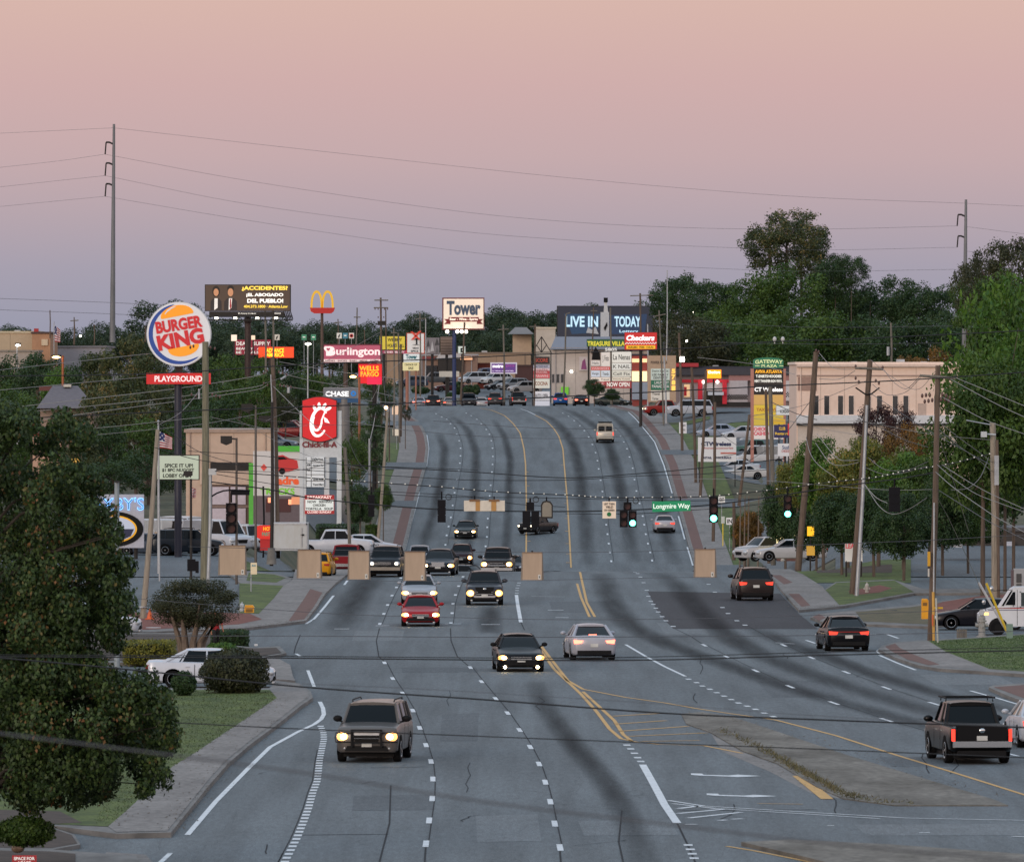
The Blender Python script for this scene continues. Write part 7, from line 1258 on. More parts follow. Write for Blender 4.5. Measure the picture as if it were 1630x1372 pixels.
WR = [
 ('thin distant wire above the far left store, upper', [(-10,475),(180,482),(330,490)],1100,1100, .6, 'gwire'),('thin distant wire above the far left store, lower', [(-10,493),(180,500),(330,508)],1100,1100, .6, 'gwire'),
 ('heavy black cable crossing the whole view behind the red playground board', [(-10,599),(240,595),(470,581),(640,574),(860,564),(1100,554),(1210,545),(1394,538),(1640,526)],340,340,1.7, 'wire'),
 ('heavy black cable crossing the view below the bank sign', [(-10,668),(300,654),(640,642),(860,633),(1100,621),(1240,614),(1384,608),(1492,602),(1640,592)],350,350,1.9, 'wire'),
 ('thin pale wire from the left edge to the round burger sign', [(-10,590),(238,563)],520,560,1, 'lwire'),('thin pale wire from the left edge to the playground board', [(-10,622),(233,600)],520,560,1, 'lwire'),
 ('upper pale wire from the short crossarmed pole past the playground board', [(25,648),(149,634),(278,619),(400,600),(428,590)],600,600,1.1, 'lwire'),('second pale wire from the short crossarmed pole', [(28,657),(149,646),(273,633),(400,617),(424,609)],600,600,1.1, 'lwire'),('third pale wire from the short crossarmed pole', [(44,671),(160,655),(273,640),(400,622),(426,613)],600,600,1.1, 'lwire'),
 ('pale wire from the left edge to the short crossarmed pole', [(-10,656),(28,650)],580,600,1, 'lwire'),('lower pale wire from the left edge to the short crossarmed pole', [(-10,674),(25,668)],580,600,1, 'lwire'),
 ('pale wire from the left trees to the thick weathered pole', [(54,690),(180,679),(322,664)],520,500, .9, 'lwire'),('pale wire passing the flagpole top to the dark brown pole', [(15,700),(130,694),(248,683),(322,675),(400,661),(431,655)],520,600, .9, 'lwire'),('thin wire from the thick weathered pole down to the upper lot', [(335,664),(430,684),(480,697)],500,600, .8, 'lwire'),
 ('upper pale wire from the dark brown pole to the far poles', [(444,576),(532,591),(600,599),(638,605)],600,860,1, 'lwire'),('second pale wire from the dark brown pole to the far poles', [(442,593),(500,607),(568,618),(638,634)],600,860,1, 'lwire'),('third pale wire from the dark brown pole to the far poles', [(444,614),(500,622),(570,636),(638,642)],600,860,1, 'lwire'),('pale wire across the face of the red restaurant sign', [(448,654),(532,667),(600,678),(640,684)],600,820, .9, 'lwire'),('thin wire from the orange lamp to the grass verge', [(640,574),(612,600),(590,640)],800,800, .7, 'lwire'),
 ('thin dark wire across the beige shop, upper', [(300,718),(406,725),(480,732),(560,741),(638,743.6),(760,748)],420,420,1, 'wire'),('thin dark wire across the beige shop, lower', [(245,712),(321,733),(435,744),(540,752),(638,758),(748,764),(900,764),(1005,758),(1105,755),(1220,748)],410,400,1.1, 'wire'),
 ('dark cable over the lanes just above the lashed messenger', [(560,740),(620,744),(748,751),(900,760.5),(1005,754.6),(1105,746),(1250,730)],400,400,1.5, 'wire'),
 ('lashed messenger cable with pale clips spanning the road', [(342,750),(430,756),(511,762),(560,766),(685,774),(790,783),(900,788),(959,792),(1039,792),(1130,790),(1220,781),(1319,768),(1394,760),(1447,749),(1505,740),(1575,723)],395,395,1.6, 'wire'),
 ('heavy black signal span cable over the road', [(336,767),(431,779.5),(490,792),(606,804),(706,811),(800,813.5),(900,814),(959,813),(1039,810),(1130,803.5),(1220,792),(1330,775),(1430,762),(1488,752)],389,389,2.0, 'wire'),
 ('thin dark signal wire just below the lashed messenger', [(345,755),(470,775),(627,783),(745,790),(821,802),(900,807)],389,389,1, 'wire'),('thin signal wire carrying the hanging boards', [(606,786),(703,791),(845,792),(969,795),(1100,797),(1200,794),(1290,788)],389,389,1, 'wire'),('thin lower signal wire above the silver sedan on the hill', [(900,817.5),(1000,818),(1100,812),(1180,806),(1260,796)],389,389,1, 'wire'),('pale thin wire under the green street sign', [(1050,762),(1200,764),(1400,779),(1488,779)],420,400, .8, 'lwire'),
 ('thin wire carrying the hooded boxes', [(300,870),(472,874),(660,877),(847,879),(1005,878),(1122,874),(1400,863),(1475,860),(1581,854),(1640,851)],300,300, .8, 'gwire'),('thin lower stay wire of the hooded boxes', [(347,917),(500,922),(660,925),(827,924),(963,921),(1140,918)],300,300, .6, 'gwire'),
 ('thin grey wire crossing the road above the black sedan', [(200,951),(377,966),(560,978),(737,983),(900,986),(1100,984.5),(1300,979),(1500,972),(1640,966)],250,250, .9, 'gwire'),('pale thin wire crossing the view above the yellow shrubs', [(-10,1013),(440,1012),(820,1014),(1300,1011),(1640,1004)],230,230,1.1, 'gwire'),
 ('upper of two close black cables crossing the road', [(-10,1042),(440,1044),(820,1047),(1050,1045),(1300,1038),(1640,1030)],200,200,1.3, 'wire'),('lower of two close black cables crossing the road', [(-10,1045),(440,1047),(820,1050.5),(1050,1050),(1300,1043),(1640,1035)],198,198,2.0, 'wire'),
 ('twisted black cable sloping right above the bronze grey suv', [(-10,1046),(180,1063),(480,1093),(780,1114),(1060,1135),(1300,1145),(1480,1152),(1640,1158)],170,170,2.6, 'wire'),('black wire sloping right behind the bronze grey suv', [(280,1150),(480,1160),(800,1173),(1060,1183),(1300,1192),(1640,1206)],150,150,1.7, 'wire'),('faint brown wire just above the twisted black cable', [(480,1088),(700,1098),(1050,1120),(1300,1139),(1640,1157)],110,110, .8, 'gwire'),
 ('thick blurred cable close to the camera', [(-10,1166),(180,1190),(480,1229),(780,1277),(1060,1311),(1300,1340),(1640,1371)],42,42,3.6, 'gwire'),
 ('wire from the leaning brown pole to the crossarm pole, uppermost', [(1304,562),(1318,578),(1331,587),(1360,588)],535,465, .9, 'lwire'),('sagging wire before the peach building, left', [(1304,603),(1331,604),(1345,600),(1361,590)],535,465, .9, 'gwire'),('sagging wire before the peach building, middle', [(1406,587),(1420,606),(1440,619),(1452,612),(1464,599)],465,383, .9, 'gwire'),('lower sagging wire before the peach building, middle', [(1389,612),(1405,625),(1418,629),(1442,624),(1465,602)],465,383, .9, 'gwire'),('wire from crossarm pole top to marker pole top', [(1386,573),(1420,600),(1460,620),(1490,590)],465,383, .7, 'gwire'),
 ('upper pale wire from the marker pole to the right edge', [(1520,601),(1577,624),(1640,650)],383,360,1.1, 'lwire'),('second pale wire from the marker pole to the right edge', [(1512,603),(1586,643),(1640,668)],383,360,1.1, 'lwire'),('third pale wire from the marker pole to the right edge', [(1500,632),(1538,653),(1577,672),(1640,694)],383,360,1.1, 'lwire'),('pale wire from the marker pole to the camera pole, upper', [(1493,671),(1527,697),(1560,721),(1578,735)],383,452,1.1, 'lwire'),('pale wire from the marker pole to the camera pole, lower', [(1495,684),(1530,713),(1553,728),(1577,749)],383,452,1.1, 'lwire'),
 ('bright wire falling right behind the camera pole', [(1488,750),(1520,777.6),(1576,817),(1589,825),(1640,852)],383,370,1.3, 'lwire'),('wire from the messenger end falling right, middle', [(1490,738),(1517,761),(1552,785),(1592,801),(1640,818)],383,370,1.1, 'lwire'),('wire from the messenger end falling right, upper', [(1500,740),(1531,760),(1575,785),(1640,814)],383,370,1.1, 'lwire'),('dull wire falling right, lowest', [(1494,780),(1527,801),(1576,831),(1640,863)],383,370,1.1, 'gwire'),('drooping cable loop to the camera pole', [(1514,780),(1540,777),(1560,760),(1574,728)],390,452,1.1, 'gwire'),
 ('guy wire from the marker pole to the ground by the tree', [(1487,782),(1510,825),(1530,867),(1554,920),(1562,945)],383,388, .9, 'lwire'),('second guy wire before the big right tree', [(1497,702),(1516,760),(1533,816),(1542,846)],383,388, .9, 'lwire'),
 ('sagging wire from the leaning brown pole, upper right', [(1300,690),(1331,728),(1350,733),(1367,732)],535,465,1, 'lwire'),('sagging wire from the leaning brown pole, middle right', [(1298,705),(1320,735),(1340,741),(1367,736)],535,465,1, 'lwire'),('sagging wire from the leaning brown pole, lowest', [(1283,696),(1290,722),(1303,740),(1331,761)],535,465,1, 'lwire'),
 ('first sagging wire between crossarm pole and marker pole', [(1382,728),(1408,747),(1444,748),(1477,735)],465,383,1, 'gwire'),('second sagging wire between crossarm pole and marker pole', [(1377,744),(1404,754),(1432,754),(1477,742)],465,383,1, 'gwire'),('deep loop wire under the dark right signal', [(1377,771),(1399,805),(1420,818),(1444,812),(1476,792)],465,383,1.1, 'lwire'),('short bright wire to the dark right signal', [(1377,773),(1395,792),(1413,801)],465,390,1.2, 'lwire'),('wire from the pylon sign to the leaning pole', [(1110,569),(1200,580),(1265,596)],850,560, .8, 'lwire'),
 ('black service cable from the pair of poles to the dentist sign', [(1228,640),(1262,656),(1285,664),(1300,668)],640,535,1.3, 'wire'),('black service cable in front of the shrub', [(1365,667),(1400,680),(1440,700),(1478,712)],465,390,1.2, 'wire'),
 ('thin far wire across the right forest, upper', [(1095,510),(1282,521),(1522,519)],1000,1000, .7, 'gwire'),('thin far wire across the right forest, lower', [(1130,545),(1300,548),(1522,546)],1000,1000, .6, 'gwire'),('thin far wire across the crest cars', [(690,670),(830,680),(980,682),(1080,674)],700,700, .8, 'gwire'),('second thin far wire below the crest', [(640,684),(760,694),(900,698),(1080,690)],700,700, .7, 'gwire'),('thin wire above the crest cars left', [(600,645),(720,642),(900,632)],900,900, .6, 'gwire')]
for w_ in WR: wire(*w_)
g_ = np.random.default_rng(12)
LP_ = [(327,640,500),(434,620,600),(423,640,552),(549,730,560),(617,680,640),(606,560,900),(636,590,860),(251,700,418),(376,705,470),(588,705,680)]; RP_ = [(1138,700,740),(1193,690,780),(1222,660,620),(1290,640,535),(1380,640,465),(1488,660,383),(1582,720,452),(1105,650,850),(1120,660,820),(1083,620,920)]
for nm_, LL in (('left', LP_),('right', RP_)):
    for k in range(15):
        i, j = g_.choice(len(LL),2, replace=False); a, b = sorted((LL[i], LL[j])); u, v = g_.uniform(-50,55,2)
        if b[0]-a[0] > 330: continue
        m0 = ((a[0]+b[0])/2,(a[1]+u+b[1]+v)/2+g_.uniform(3,16)); wire('slack wire in the tangle of cables along the ' + nm_ + ' roadside', [(a[0], a[1]+u), m0,(b[0], b[1]+v)], a[2], b[2], g_.uniform(.6,1.1),['gwire', 'lwire', 'wire'][k % 3], nm_ + ' roadside cable tangle')
ck = cat([(300,746),(430,757),(560,765),(685,773.5),(790,782.5),(900,787.5),(959,791.5),(1039,791.5),(1130,789.5),(1220,780.5),(1319,767.5),(1394,759.5),(1447,748.5),(1505,739.5),(1575,722.5)],12)
mb = MB()
for p in ck[14::2]: q = P(p[0]+rnd.uniform(-1,1), p[1]-.3,394.5); mb.ball(q, .035, .035, .03,6,4)
one('cable_clips', mb, M['whitelamp'] if 0 else paint(226,222,210, .4, .1), 'row of pale clips along the lashed messenger cable', 'clips')
# ================================================================ TREES
def leaf_mat(name, c1, c2, c3=None, sc_=.5, rough=.55, tr=.25):
    m = bpy.data.materials.new(name); m.use_nodes = True; t = m.node_tree; b = t.nodes['Principled BSDF']; L = t.links.new
    at = t.nodes.new('ShaderNodeAttribute'); at.attribute_name = 'leafvar'
    r = t.nodes.new('ShaderNodeValToRGB'); e = r.color_ramp; e.elements[0].color = (*c1,1); e.elements[1].color = (*c2,1); e.elements[0].position = .15; e.elements[1].position = .8
    if c3: q = e.elements.new(.93); q.color = (*c3,1); q2 = e.elements[1] if e.elements[1].position < .9 else e.elements[1]
    L(at.outputs['Fac'], r.inputs[0]); L(r.outputs[0], b.inputs['Base Color']); b.inputs['Roughness'].default_value = rough; b.inputs['Specular IOR Level'].default_value = .35
    if tr:
        tn = t.nodes.new('ShaderNodeBsdfTranslucent'); L(r.outputs[0], tn.inputs[0]); mx = t.nodes.new('ShaderNodeMixShader'); mx.inputs[0].default_value = tr
        L(b.outputs[0], mx.inputs[1]); L(tn.outputs[0], mx.inputs[2]); L(mx.outputs[0], t.nodes['Material Output'].inputs[0])
    return m
LM = dict(mid=leaf_mat('foliage_green', (0.027,0.065,0.011),(0.072,0.127,0.021)), dark=leaf_mat('foliage_dark', (0.018,0.044,0.015),(0.042,0.083,0.025)), pine=leaf_mat('foliage_pine', (0.030,0.049,0.018),(0.083,0.098,0.034),(0.210,0.156,0.057)),
    yel=leaf_mat('foliage_yellowgreen', (0.063,0.091,0.018),(0.168,0.182,0.033),(0.280,0.208,0.044)), aut=leaf_mat('foliage_autumn', (0.084,0.058,0.017),(0.196,0.104,0.022),(0.336,0.143,0.022)), near=leaf_mat('foliage_pear', (.016, .036, .009),(.066, .108, .026),(.22, .10, .04), tr=.2), bright=leaf_mat('foliage_bright', (0.039,0.101,0.013),(0.098,0.189,0.024)),
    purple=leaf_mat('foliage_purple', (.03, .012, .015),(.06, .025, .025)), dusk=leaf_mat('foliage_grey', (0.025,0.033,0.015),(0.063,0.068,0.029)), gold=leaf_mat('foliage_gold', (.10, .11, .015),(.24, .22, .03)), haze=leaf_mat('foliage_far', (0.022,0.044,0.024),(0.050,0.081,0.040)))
BARK = mat('bark', (.10, .075, .06), .95, var=.3, scale=4, stretch=(3,3, .5)); PBARK = mat('smooth_bark', (.15, .115, .09), .8, var=.3, scale=3, stretch=(4,4, .6))
def crown_mesh(name, seed, n, leaf, clumps=26, shape='round', cr=.30, m=None, rx=1, rz=1, flat=0):
    """a crown about one unit in radius, leaves gathered in clumps through its volume; leaf is in the same unit"""
    g = np.random.default_rng(seed); C = []
    while len(C) < clumps:
        p = g.uniform(-1,1,3); r = np.linalg.norm(p)
        if r > 1 or r < .30: continue
        if shape == 'cone' and np.hypot(p[0], p[1]) > (1-p[2])*.52+.06: continue
        if shape == 'flat' and p[2] < -.25: continue
        if shape == 'vase' and (np.hypot(p[0], p[1]) > .45+.5*(p[2]+1)/1.4 ): continue
        C.append(p*(.82 if r > .8 else 1))
    C = np.array(C); R_ = cr*g.uniform(.6,1.25, clumps); w_ = R_**2; k = g.choice(clumps, n, p=w_/w_.sum())
    v = g.normal(size=(n, 3)); v /= np.linalg.norm(v, axis=1)[:, None]; rad = g.uniform(.25,1, n)**.45; pos = C[k] + v*(R_[k]*rad)[:, None]*np.array((1,1, .8)) + g.normal(size=(n, 3))*.03
    if shape == 'pine': pos[:, 2] += 0
    nrm = v + g.normal(size=(n, 3))*.7 + np.array((0,0, .35)); nrm /= np.linalg.norm(nrm, axis=1)[:, None]
    u = np.cross(nrm, g.normal(size=(n, 3))); u /= np.linalg.norm(u, axis=1)[:, None]+1e-9; w2 = np.cross(nrm, u); s_ = leaf*g.uniform(.6,1.3, n)[:, None]
    P4 = np.stack([pos-u*s_, pos+w2*s_*.55+nrm*s_*.12, pos+u*s_, pos-w2*s_*.55+nrm*s_*.12],1).reshape(-1,3)
    P4[:, 0] *= rx; P4[:, 1] *= rx; P4[:, 2] *= rz
    me = bpy.data.meshes.new(name); me.vertices.add(4*n); me.vertices.foreach_set('co', P4.ravel()); me.loops.add(4*n); me.loops.foreach_set('vertex_index', np.arange(4*n)); me.polygons.add(n); me.polygons.foreach_set('loop_start', np.arange(0,4*n, 4)); me.polygons.foreach_set('loop_total', np.full(n, 4))
    cv = g.uniform(0,1, clumps); val = np.clip(cv[k]*.55 + g.uniform(0, .5, n),0,1); a = me.attributes.new('leafvar', 'FLOAT', 'FACE'); a.data.foreach_set('value', val.astype(np.float32))
    me.materials.append(m or LM['mid']); me.update(); me.validate(); me['clumps'] = 1; return me, C*np.array((rx, rx, rz))
def trunk_mesh(name, C, z0, r, m=None, forks=7, lean=.03, split=None):
    mb = MB(); t0 = -.35 if split is None else split; mb.tube([(0,0, z0),(lean, 0, t0-1.2),(0,0, t0),(0.02,0, .35)],[r*1.35, r*1.1, r*.8, r*.2],9)
    o = np.argsort(C[:, 2])
    for i in range(min(forks, len(C))):
        c = C[o[int(i*len(C)/forks)]]; s_ = t0-.1+.45*i/forks; mb.tube([(0,0, s_), tuple(c*.5+np.array((0,0, s_*.5))), tuple(c)],[r*.5, r*.3, r*.08],5)
    return mb.mesh(name, m or BARK)
TK = {}
def kind(k, seed=0):
    key = (k, seed)
    if key in TK: return TK[key]
    sp_ = dict(round=dict(n=5200, leaf=.040, clumps=34, cr=.27), dense=dict(n=7500, leaf=.036, clumps=52, cr=.25), pine=dict(n=4200, leaf=.045, clumps=30, cr=.23, shape='round'), sparse=dict(n=6500, leaf=.030, clumps=75, cr=.155), cone=dict(n=4200, leaf=.04, clumps=34, cr=.22, shape='cone'), shrub=dict(n=3500, leaf=.05, clumps=30, cr=.34), street=dict(n=15000, leaf=.036, clumps=64, cr=.25))[k]
    me, C = crown_mesh('crown', 100*len(k)+seed*7+ord(k[0]), **sp_); tr = trunk_mesh('trunk', C, -7.0, .05); TK[key] = (me, tr); return TK[key]
def tree(name, label, px, d, top_py, w_px, base_z=None, k='round', m='mid', group=None, seed=None, h_frac=.62, dy=0, trunk=True, bark=None, cat='tree', asp=1.3, ts=1):
    x = X(px, d); z0 = gz(px, d) if base_z is None else base_z; zt = P(0, top_py, d)[2]; Ht = zt-z0; rx_ = w_px/ppm(d)/2; rz_ = min(Ht*h_frac/2*1.02, rx_*asp)
    seed = rnd.randrange(4) if seed is None else seed; me, tr = kind(k, seed); root = obj(name, None); root.location = (x, d, z0); props(root, label, cat, group)
    c = obj('crown', me, root); c.location = (0,0, Ht-rz_); c.scale = (rx_, rx_, rz_); c.rotation_euler = (0,0, rnd.uniform(0,6.28)); c.material_slots[0].link = 'OBJECT'; c.material_slots[0].material = LM[m]
    if trunk:
        t_ = obj('trunk', tr, root); t_.location = c.location; s_ = rz_; t_.scale = (min(rx_, rz_)*.9*ts, min(rx_, rz_)*.9*ts, rz_); t_.rotation_euler = c.rotation_euler
        if bark: t_.material_slots[0].link = 'OBJECT'; t_.material_slots[0].material = bark
    return root
# big broad leaved tree at the left edge
def near_tree():
    d = 205; k_ = ppm(d); root = Thing('pear_tree', 'huge broad leaved tree with reddish leaves filling the left edge', 'tree', (X(-40, d), d, 0)); ms = []
    g = np.random.default_rng(5); blobs = []
    edge = [(30,700,70),(105,690,50),(60,790,90),(125,770,55),(160,830,50),(110,880,90),(175,900,50),(30,900,100),(150,960,75),(90,1000,90),(185,1010,40),(20,1050,100),(140,1080,80),(210,1100,60),(60,1150,100),(252,1130,42),(180,1180,80),(258,1175,40),(120,1230,90),(235,1230,42),(30,1220,75),(150,1250,42),(-30,760,60),(-40,980,90),(-40,1160,90),(80,1250,45),(190,1140,60),(170,870,40),(10,672,40),(40,1262,42),(110,1258,42),(70,960,90),(70,1080,90),(262,1150,26),(195,960,25),(230,1255,24)]
    C = []; R_ = []
    for (a, b, r) in edge:
        for _ in range(12):
            an = g.uniform(0,6.28); rr = r*.62*g.uniform(0,1)**.5; C.append(P(a+rr*cos(an), b+rr*sin(an)*.9, d+g.uniform(-2.6,2.6))); R_.append(r*g.uniform(.25, .48)/k_)
    C = np.array(C); R_ = np.array(R_); n = 120000; w_ = R_**2; k = g.choice(len(C), n, p=w_/w_.sum()); v = g.normal(size=(n, 3)); v /= np.linalg.norm(v, axis=1)[:, None]
    pos = C[k] + v*(R_[k]*(g.uniform(.3,1.08, n)**.5*np.where(g.uniform(0,1, n) > .93, g.uniform(1,1.5, n),1)))[:, None]; nrm = v*.8+g.normal(size=(n, 3))*.6+np.array((0,-.25, .2)); nrm /= np.linalg.norm(nrm, axis=1)[:, None]
    u = np.cross(nrm, np.array((0,0,1.))+g.normal(size=(n, 3))*.5); u /= np.linalg.norm(u, axis=1)[:, None]; u2 = np.cross(nrm, u); s_ = .050*g.uniform(.7,1.25, n)[:, None]
    Q = np.stack([pos-u2*s_*1.15, pos-u2*s_*.1+u*s_*.72+nrm*s_*.2, pos+u2*s_*1.1-nrm*s_*.15, pos-u2*s_*.1-u*s_*.72+nrm*s_*.2],1).reshape(-1,3)-np.array(root.loc)
    me = bpy.data.meshes.new('crown'); me.vertices.add(4*n); me.vertices.foreach_set('co', Q.ravel()); me.loops.add(4*n); me.loops.foreach_set('vertex_index', np.arange(4*n)); me.polygons.add(n); me.polygons.foreach_set('loop_start', np.arange(0,4*n, 4)); me.polygons.foreach_set('loop_total', np.full(n, 4))
    cv = g.uniform(0,1, len(C)); a = me.attributes.new('leafvar', 'FLOAT', 'FACE'); a.data.foreach_set('value', np.clip(cv[k]*.22+g.uniform(0, .80, n)**1.3,0,1).astype(np.float32)); me.materials.append(LM['near']); me.update(); obj('crown', me, root.o)
    tb = MB(); base = (X(-40, d), d, -.1); tb.tube([base, (base[0]+.1, d, 2.2),(base[0], d, 5),(base[0]+.1, d, 9.5)],[.28, .22, .16, .05],10)
    for c in C[::9]: zz = max(1.8, min(8, c[2]-1.5)); tb.tube([(base[0], d, zz), tuple((np.array((base[0], d, zz))+c)/2+np.array((0,0, .3))), tuple(c)],[.05, .03, .01],5)
    root.part('trunk', tb, mat('dark_bark', (.035, .028, .022), .95, var=.3))
near_tree()
# far wood behind everything
FG = 'trees of the far wooded skyline'
far = [(-30,520,90),(12,515,40),(160,510,50),(130,535,40),(250,478,70),(285,476,50),(330,500,60),(365,505,70),(400,498,60),(430,502,60),(470,515,60),(505,508,50),(530,512,50),(555,515,45),(590,510,50),(612,520,45),(650,505,50),(670,494,44),(690,505,50),(725,500,60),(760,493,60),(790,484,60),(820,490,60),(850,494,60),(880,492,50),(910,486,45),(940,482,50),(975,490,50),(1005,488,60),(1040,478,60)]
adj = ['narrow', 'broad', 'ragged', 'rounded', 'tall', 'low', 'bushy', 'flat topped']
for i, (px, ty_, w_) in enumerate(far):
    where = 'behind the far left store' if px < 200 else 'behind the attorney billboard' if px < 460 else 'behind the golden arches sign' if px < 620 else 'behind the floodlit liquor store sign' if px < 830 else 'behind the dark blue billboard'
    tree('tree', f'{adj[i % 8]} hazy dark tree on the skyline {where}', px, 1560+rnd.uniform(-60,90), ty_-2, w_*1.75, k='dense', m='haze', group=FG, base_z=6, h_frac=.8, asp=.8)
for i, px in enumerate(range(-60,1100,34)):      # second, lower rank that closes the wood
    tree('tree', f'{adj[(i*3) % 8]} dark undertree of the far wood, seen ' + ('left of the attorney billboard' if px < 330 else 'left of the floodlit store sign' if px < 700 else 'right of the floodlit store sign'), px+rnd.uniform(-8,8),1490+rnd.uniform(-20,20),523+rnd.uniform(-8,9),84, k='dense', m='haze', group=FG, base_z=6, h_frac=.85, asp=.9)
# right forest
RGp = 'trees of the wood behind the peach building'
rf = [(1070,438,70, 'dark'),(1095,430,70, 'dark'),(1130,440,70, 'dark'),(1165,445,80, 'mid'),(1200,430,90, 'mid'),(1255,412,110, 'mid'),(1300,440,100, 'mid'),(1340,450,90, 'mid'),(1385,445,90, 'dark'),(1420,432,80, 'dark'),(1460,445,80, 'dark'),(1495,450,80, 'dark'),(1330,405,60, 'dark'),(1355,402,50, 'dark'),(1310,395,60, 'dark'),
      (1080,490,80, 'dusk'),(1115,500,90, 'dusk'),(1150,480,100, 'mid'),(1200,490,110, 'mid'),(1260,480,120, 'mid'),(1320,490,110, 'mid'),(1380,495,100, 'dark'),(1430,500,100, 'dark'),(1480,500,100, 'dark'),(1520,505,90, 'dark'),(1530,480,80, 'dark'),(1240,520,100, 'mid'),(1180,525,100, 'mid'),(1300,530,100, 'dark'),(1360,535,100, 'dark'),(1420,540,90, 'dark'),(1120,530,90, 'dusk')]
for i, (px, ty_, w_, m_) in enumerate(rf):
    tree('tree', f'{adj[i % 8]} green tree of the wood above the ' + ('shop row' if px < 1190 else 'green arched pylon' if px < 1290 else 'peach building, left half' if px < 1400 else 'peach building, right half') + (', top rank' if i < 15 else ', lower rank'), px, (1210 if i < 15 else 1130)+rnd.uniform(-25,25), ty_, w_*1.35, k='dense', m=m_, group=RGp, base_z=7, h_frac=.88, asp=.95, ts=.4)
tree('oak_tree', 'tallest tree with sparse brown green crown rising above the right wood', 1252,1230,318,164, k='sparse', m='pine', base_z=8, h_frac=.66, seed=1, asp=.85); tree('oak_tree', 'lower left shoulder tree of the tallest sparse crown', 1225,1228,350,90, k='round', m='pine', base_z=8, h_frac=.6, seed=2, asp=.9); tree('oak_tree', 'leafy core of the tallest sparse crown', 1275,1240,335,100, k='round', m='pine', base_z=8, h_frac=.55, seed=3, asp=.9)
for i, (px, ty_, w_, d, m_, kk) in enumerate(((1575,378,110,900, 'dusk', 'sparse'),(1610,372,100,880, 'dusk', 'round'),(1650,378,120,860, 'dusk', 'round'),(1555,400,90,910, 'dusk', 'round'),(1540,430,80,930, 'mid', 'dense'),(1600,420,130,840, 'mid', 'dense'))):
    tree('tree', f'{adj[i]} brownish green tree behind the right steel mast', px, d, ty_, w_, k=kk, m=m_, base_z=2, h_frac=.8, group='brownish trees behind the right steel mast')
for i, (px, ty_, by, w_, d, m_) in enumerate(((1600,412,950,262,470, 'bright'),(1662,440,950,190,478, 'bright'),(1565,560,955,200,464, 'mid'),(1615,600,950,190,474, 'dark'),(1612,440,950,175,482, 'mid'))):
    tree('street_tree', ('big bright green tree at the right edge' , 'second bright green tree at the right edge, partly out of view', 'lower leafy tree with the thick dark trunk at the right', 'dark lower tree filling the right edge under the bright trees', 'leafy core of the big bright green tree at the right edge')[i], px, d, ty_, w_, k='sparse' if i == 0 else 'street', m=m_, h_frac=.80 if i < 2 else .70, seed=i, asp=2.2, ts=(.45, .4, .8, .4, .4)[i], group='big green trees at the right edge')
0 and one('tree_trunk', MB().tube([(X(1563,463),463,-.1),(X(1564,463),463,2.2),(X(1566,463),463,5)],[.55, .33, .28],12), BARK, 'thick dark trunk standing in red mulch by the right parking lot', 'tree')
# street trees on the right
ST = 'street trees along the right verge'
for i, (px, ty_, w_, d, m_, kk) in enumerate(((1310,690,110,560, 'bright', 'street'),(1350,700,130,545, 'yel', 'street'),(1400,695,140,540, 'yel', 'street'),(1440,705,140,530, 'bright', 'street'),(1480,720,120,525, 'mid', 'street'),(1270,715,80,580, 'yel', 'street'),(1390,770,110,510, 'dark', 'street'),(1340,770,110,515, 'dark', 'street'),(1440,780,110,500, 'dark', 'street'),(1500,740,110,515, 'dark', 'street'),(1540,760,90,520, 'mid', 'street'),(1300,790,90,570, 'dark', 'street'),(1250,760,90,600, 'dark', 'street'),(1330,740,140,640, 'dark', 'street'),(1400,745,140,640, 'dark', 'street'),(1465,750,140,630, 'dark', 'street'),(1270,770,110,650, 'dark', 'street'),(1540,800,130,560, 'dark', 'street'))):
    tree('street_tree', f'{adj[i % 8]} street tree with ' + ('yellow green' if m_ == 'yel' else 'bright green' if m_ == 'bright' else 'dark green' if m_ == 'dark' else 'green') + ' leaves ' + ('near the leaning brown pole' if px < 1330 else 'between the leaning poles' if px < 1420 else 'left of the marker pole' if px < 1485 else 'right of the marker pole'), px, d, ty_, w_, k=kk, m=m_, group=ST, h_frac=.80, seed=i % 4)
tree('young_tree', 'round brownish young tree beside the IN sign', 1192,640,808,54, k='street', m='aut', h_frac=.62, seed=1).children; tree('young_tree', 'green young tree just behind the brownish young tree', 1186,645,812,50, k='street', m='mid', h_frac=.6, seed=2)
for i, px in enumerate((1177,1184,1190,1206)): one('thin_trunk', MB().tube([(X(px, 636),636, gz(px, 636)),(X(px+2,636),636,3.0)],[.07, .04],7), PBARK, ('first', 'second', 'third', 'fourth')[i] + ' thin pale stem from the left under the round brownish young tree', 'tree', 'thin stems under the young trees')
for i, (px, ty_, w_, d, m_) in enumerate(((1395,640,80,740, 'purple'),(1440,665,90,720, 'aut'),(1470,680,60,715, 'aut'),(1430,640,60,735, 'purple'),(1370,690,60,700, 'yel'),(1485,545,80,960, 'aut'),(1450,555,60,970, 'aut'))):
    tree('small_tree', ('dark purple', 'orange', 'golden orange', 'deep purple', 'yellow', 'rust coloured', 'pale rust')[i] + ' autumn tree ' + ('in front of' if i < 5 else 'rising behind') + ' the peach building', px, d, ty_, w_, k='round', m=m_, h_frac=.8, seed=i % 4, group='autumn coloured trees')
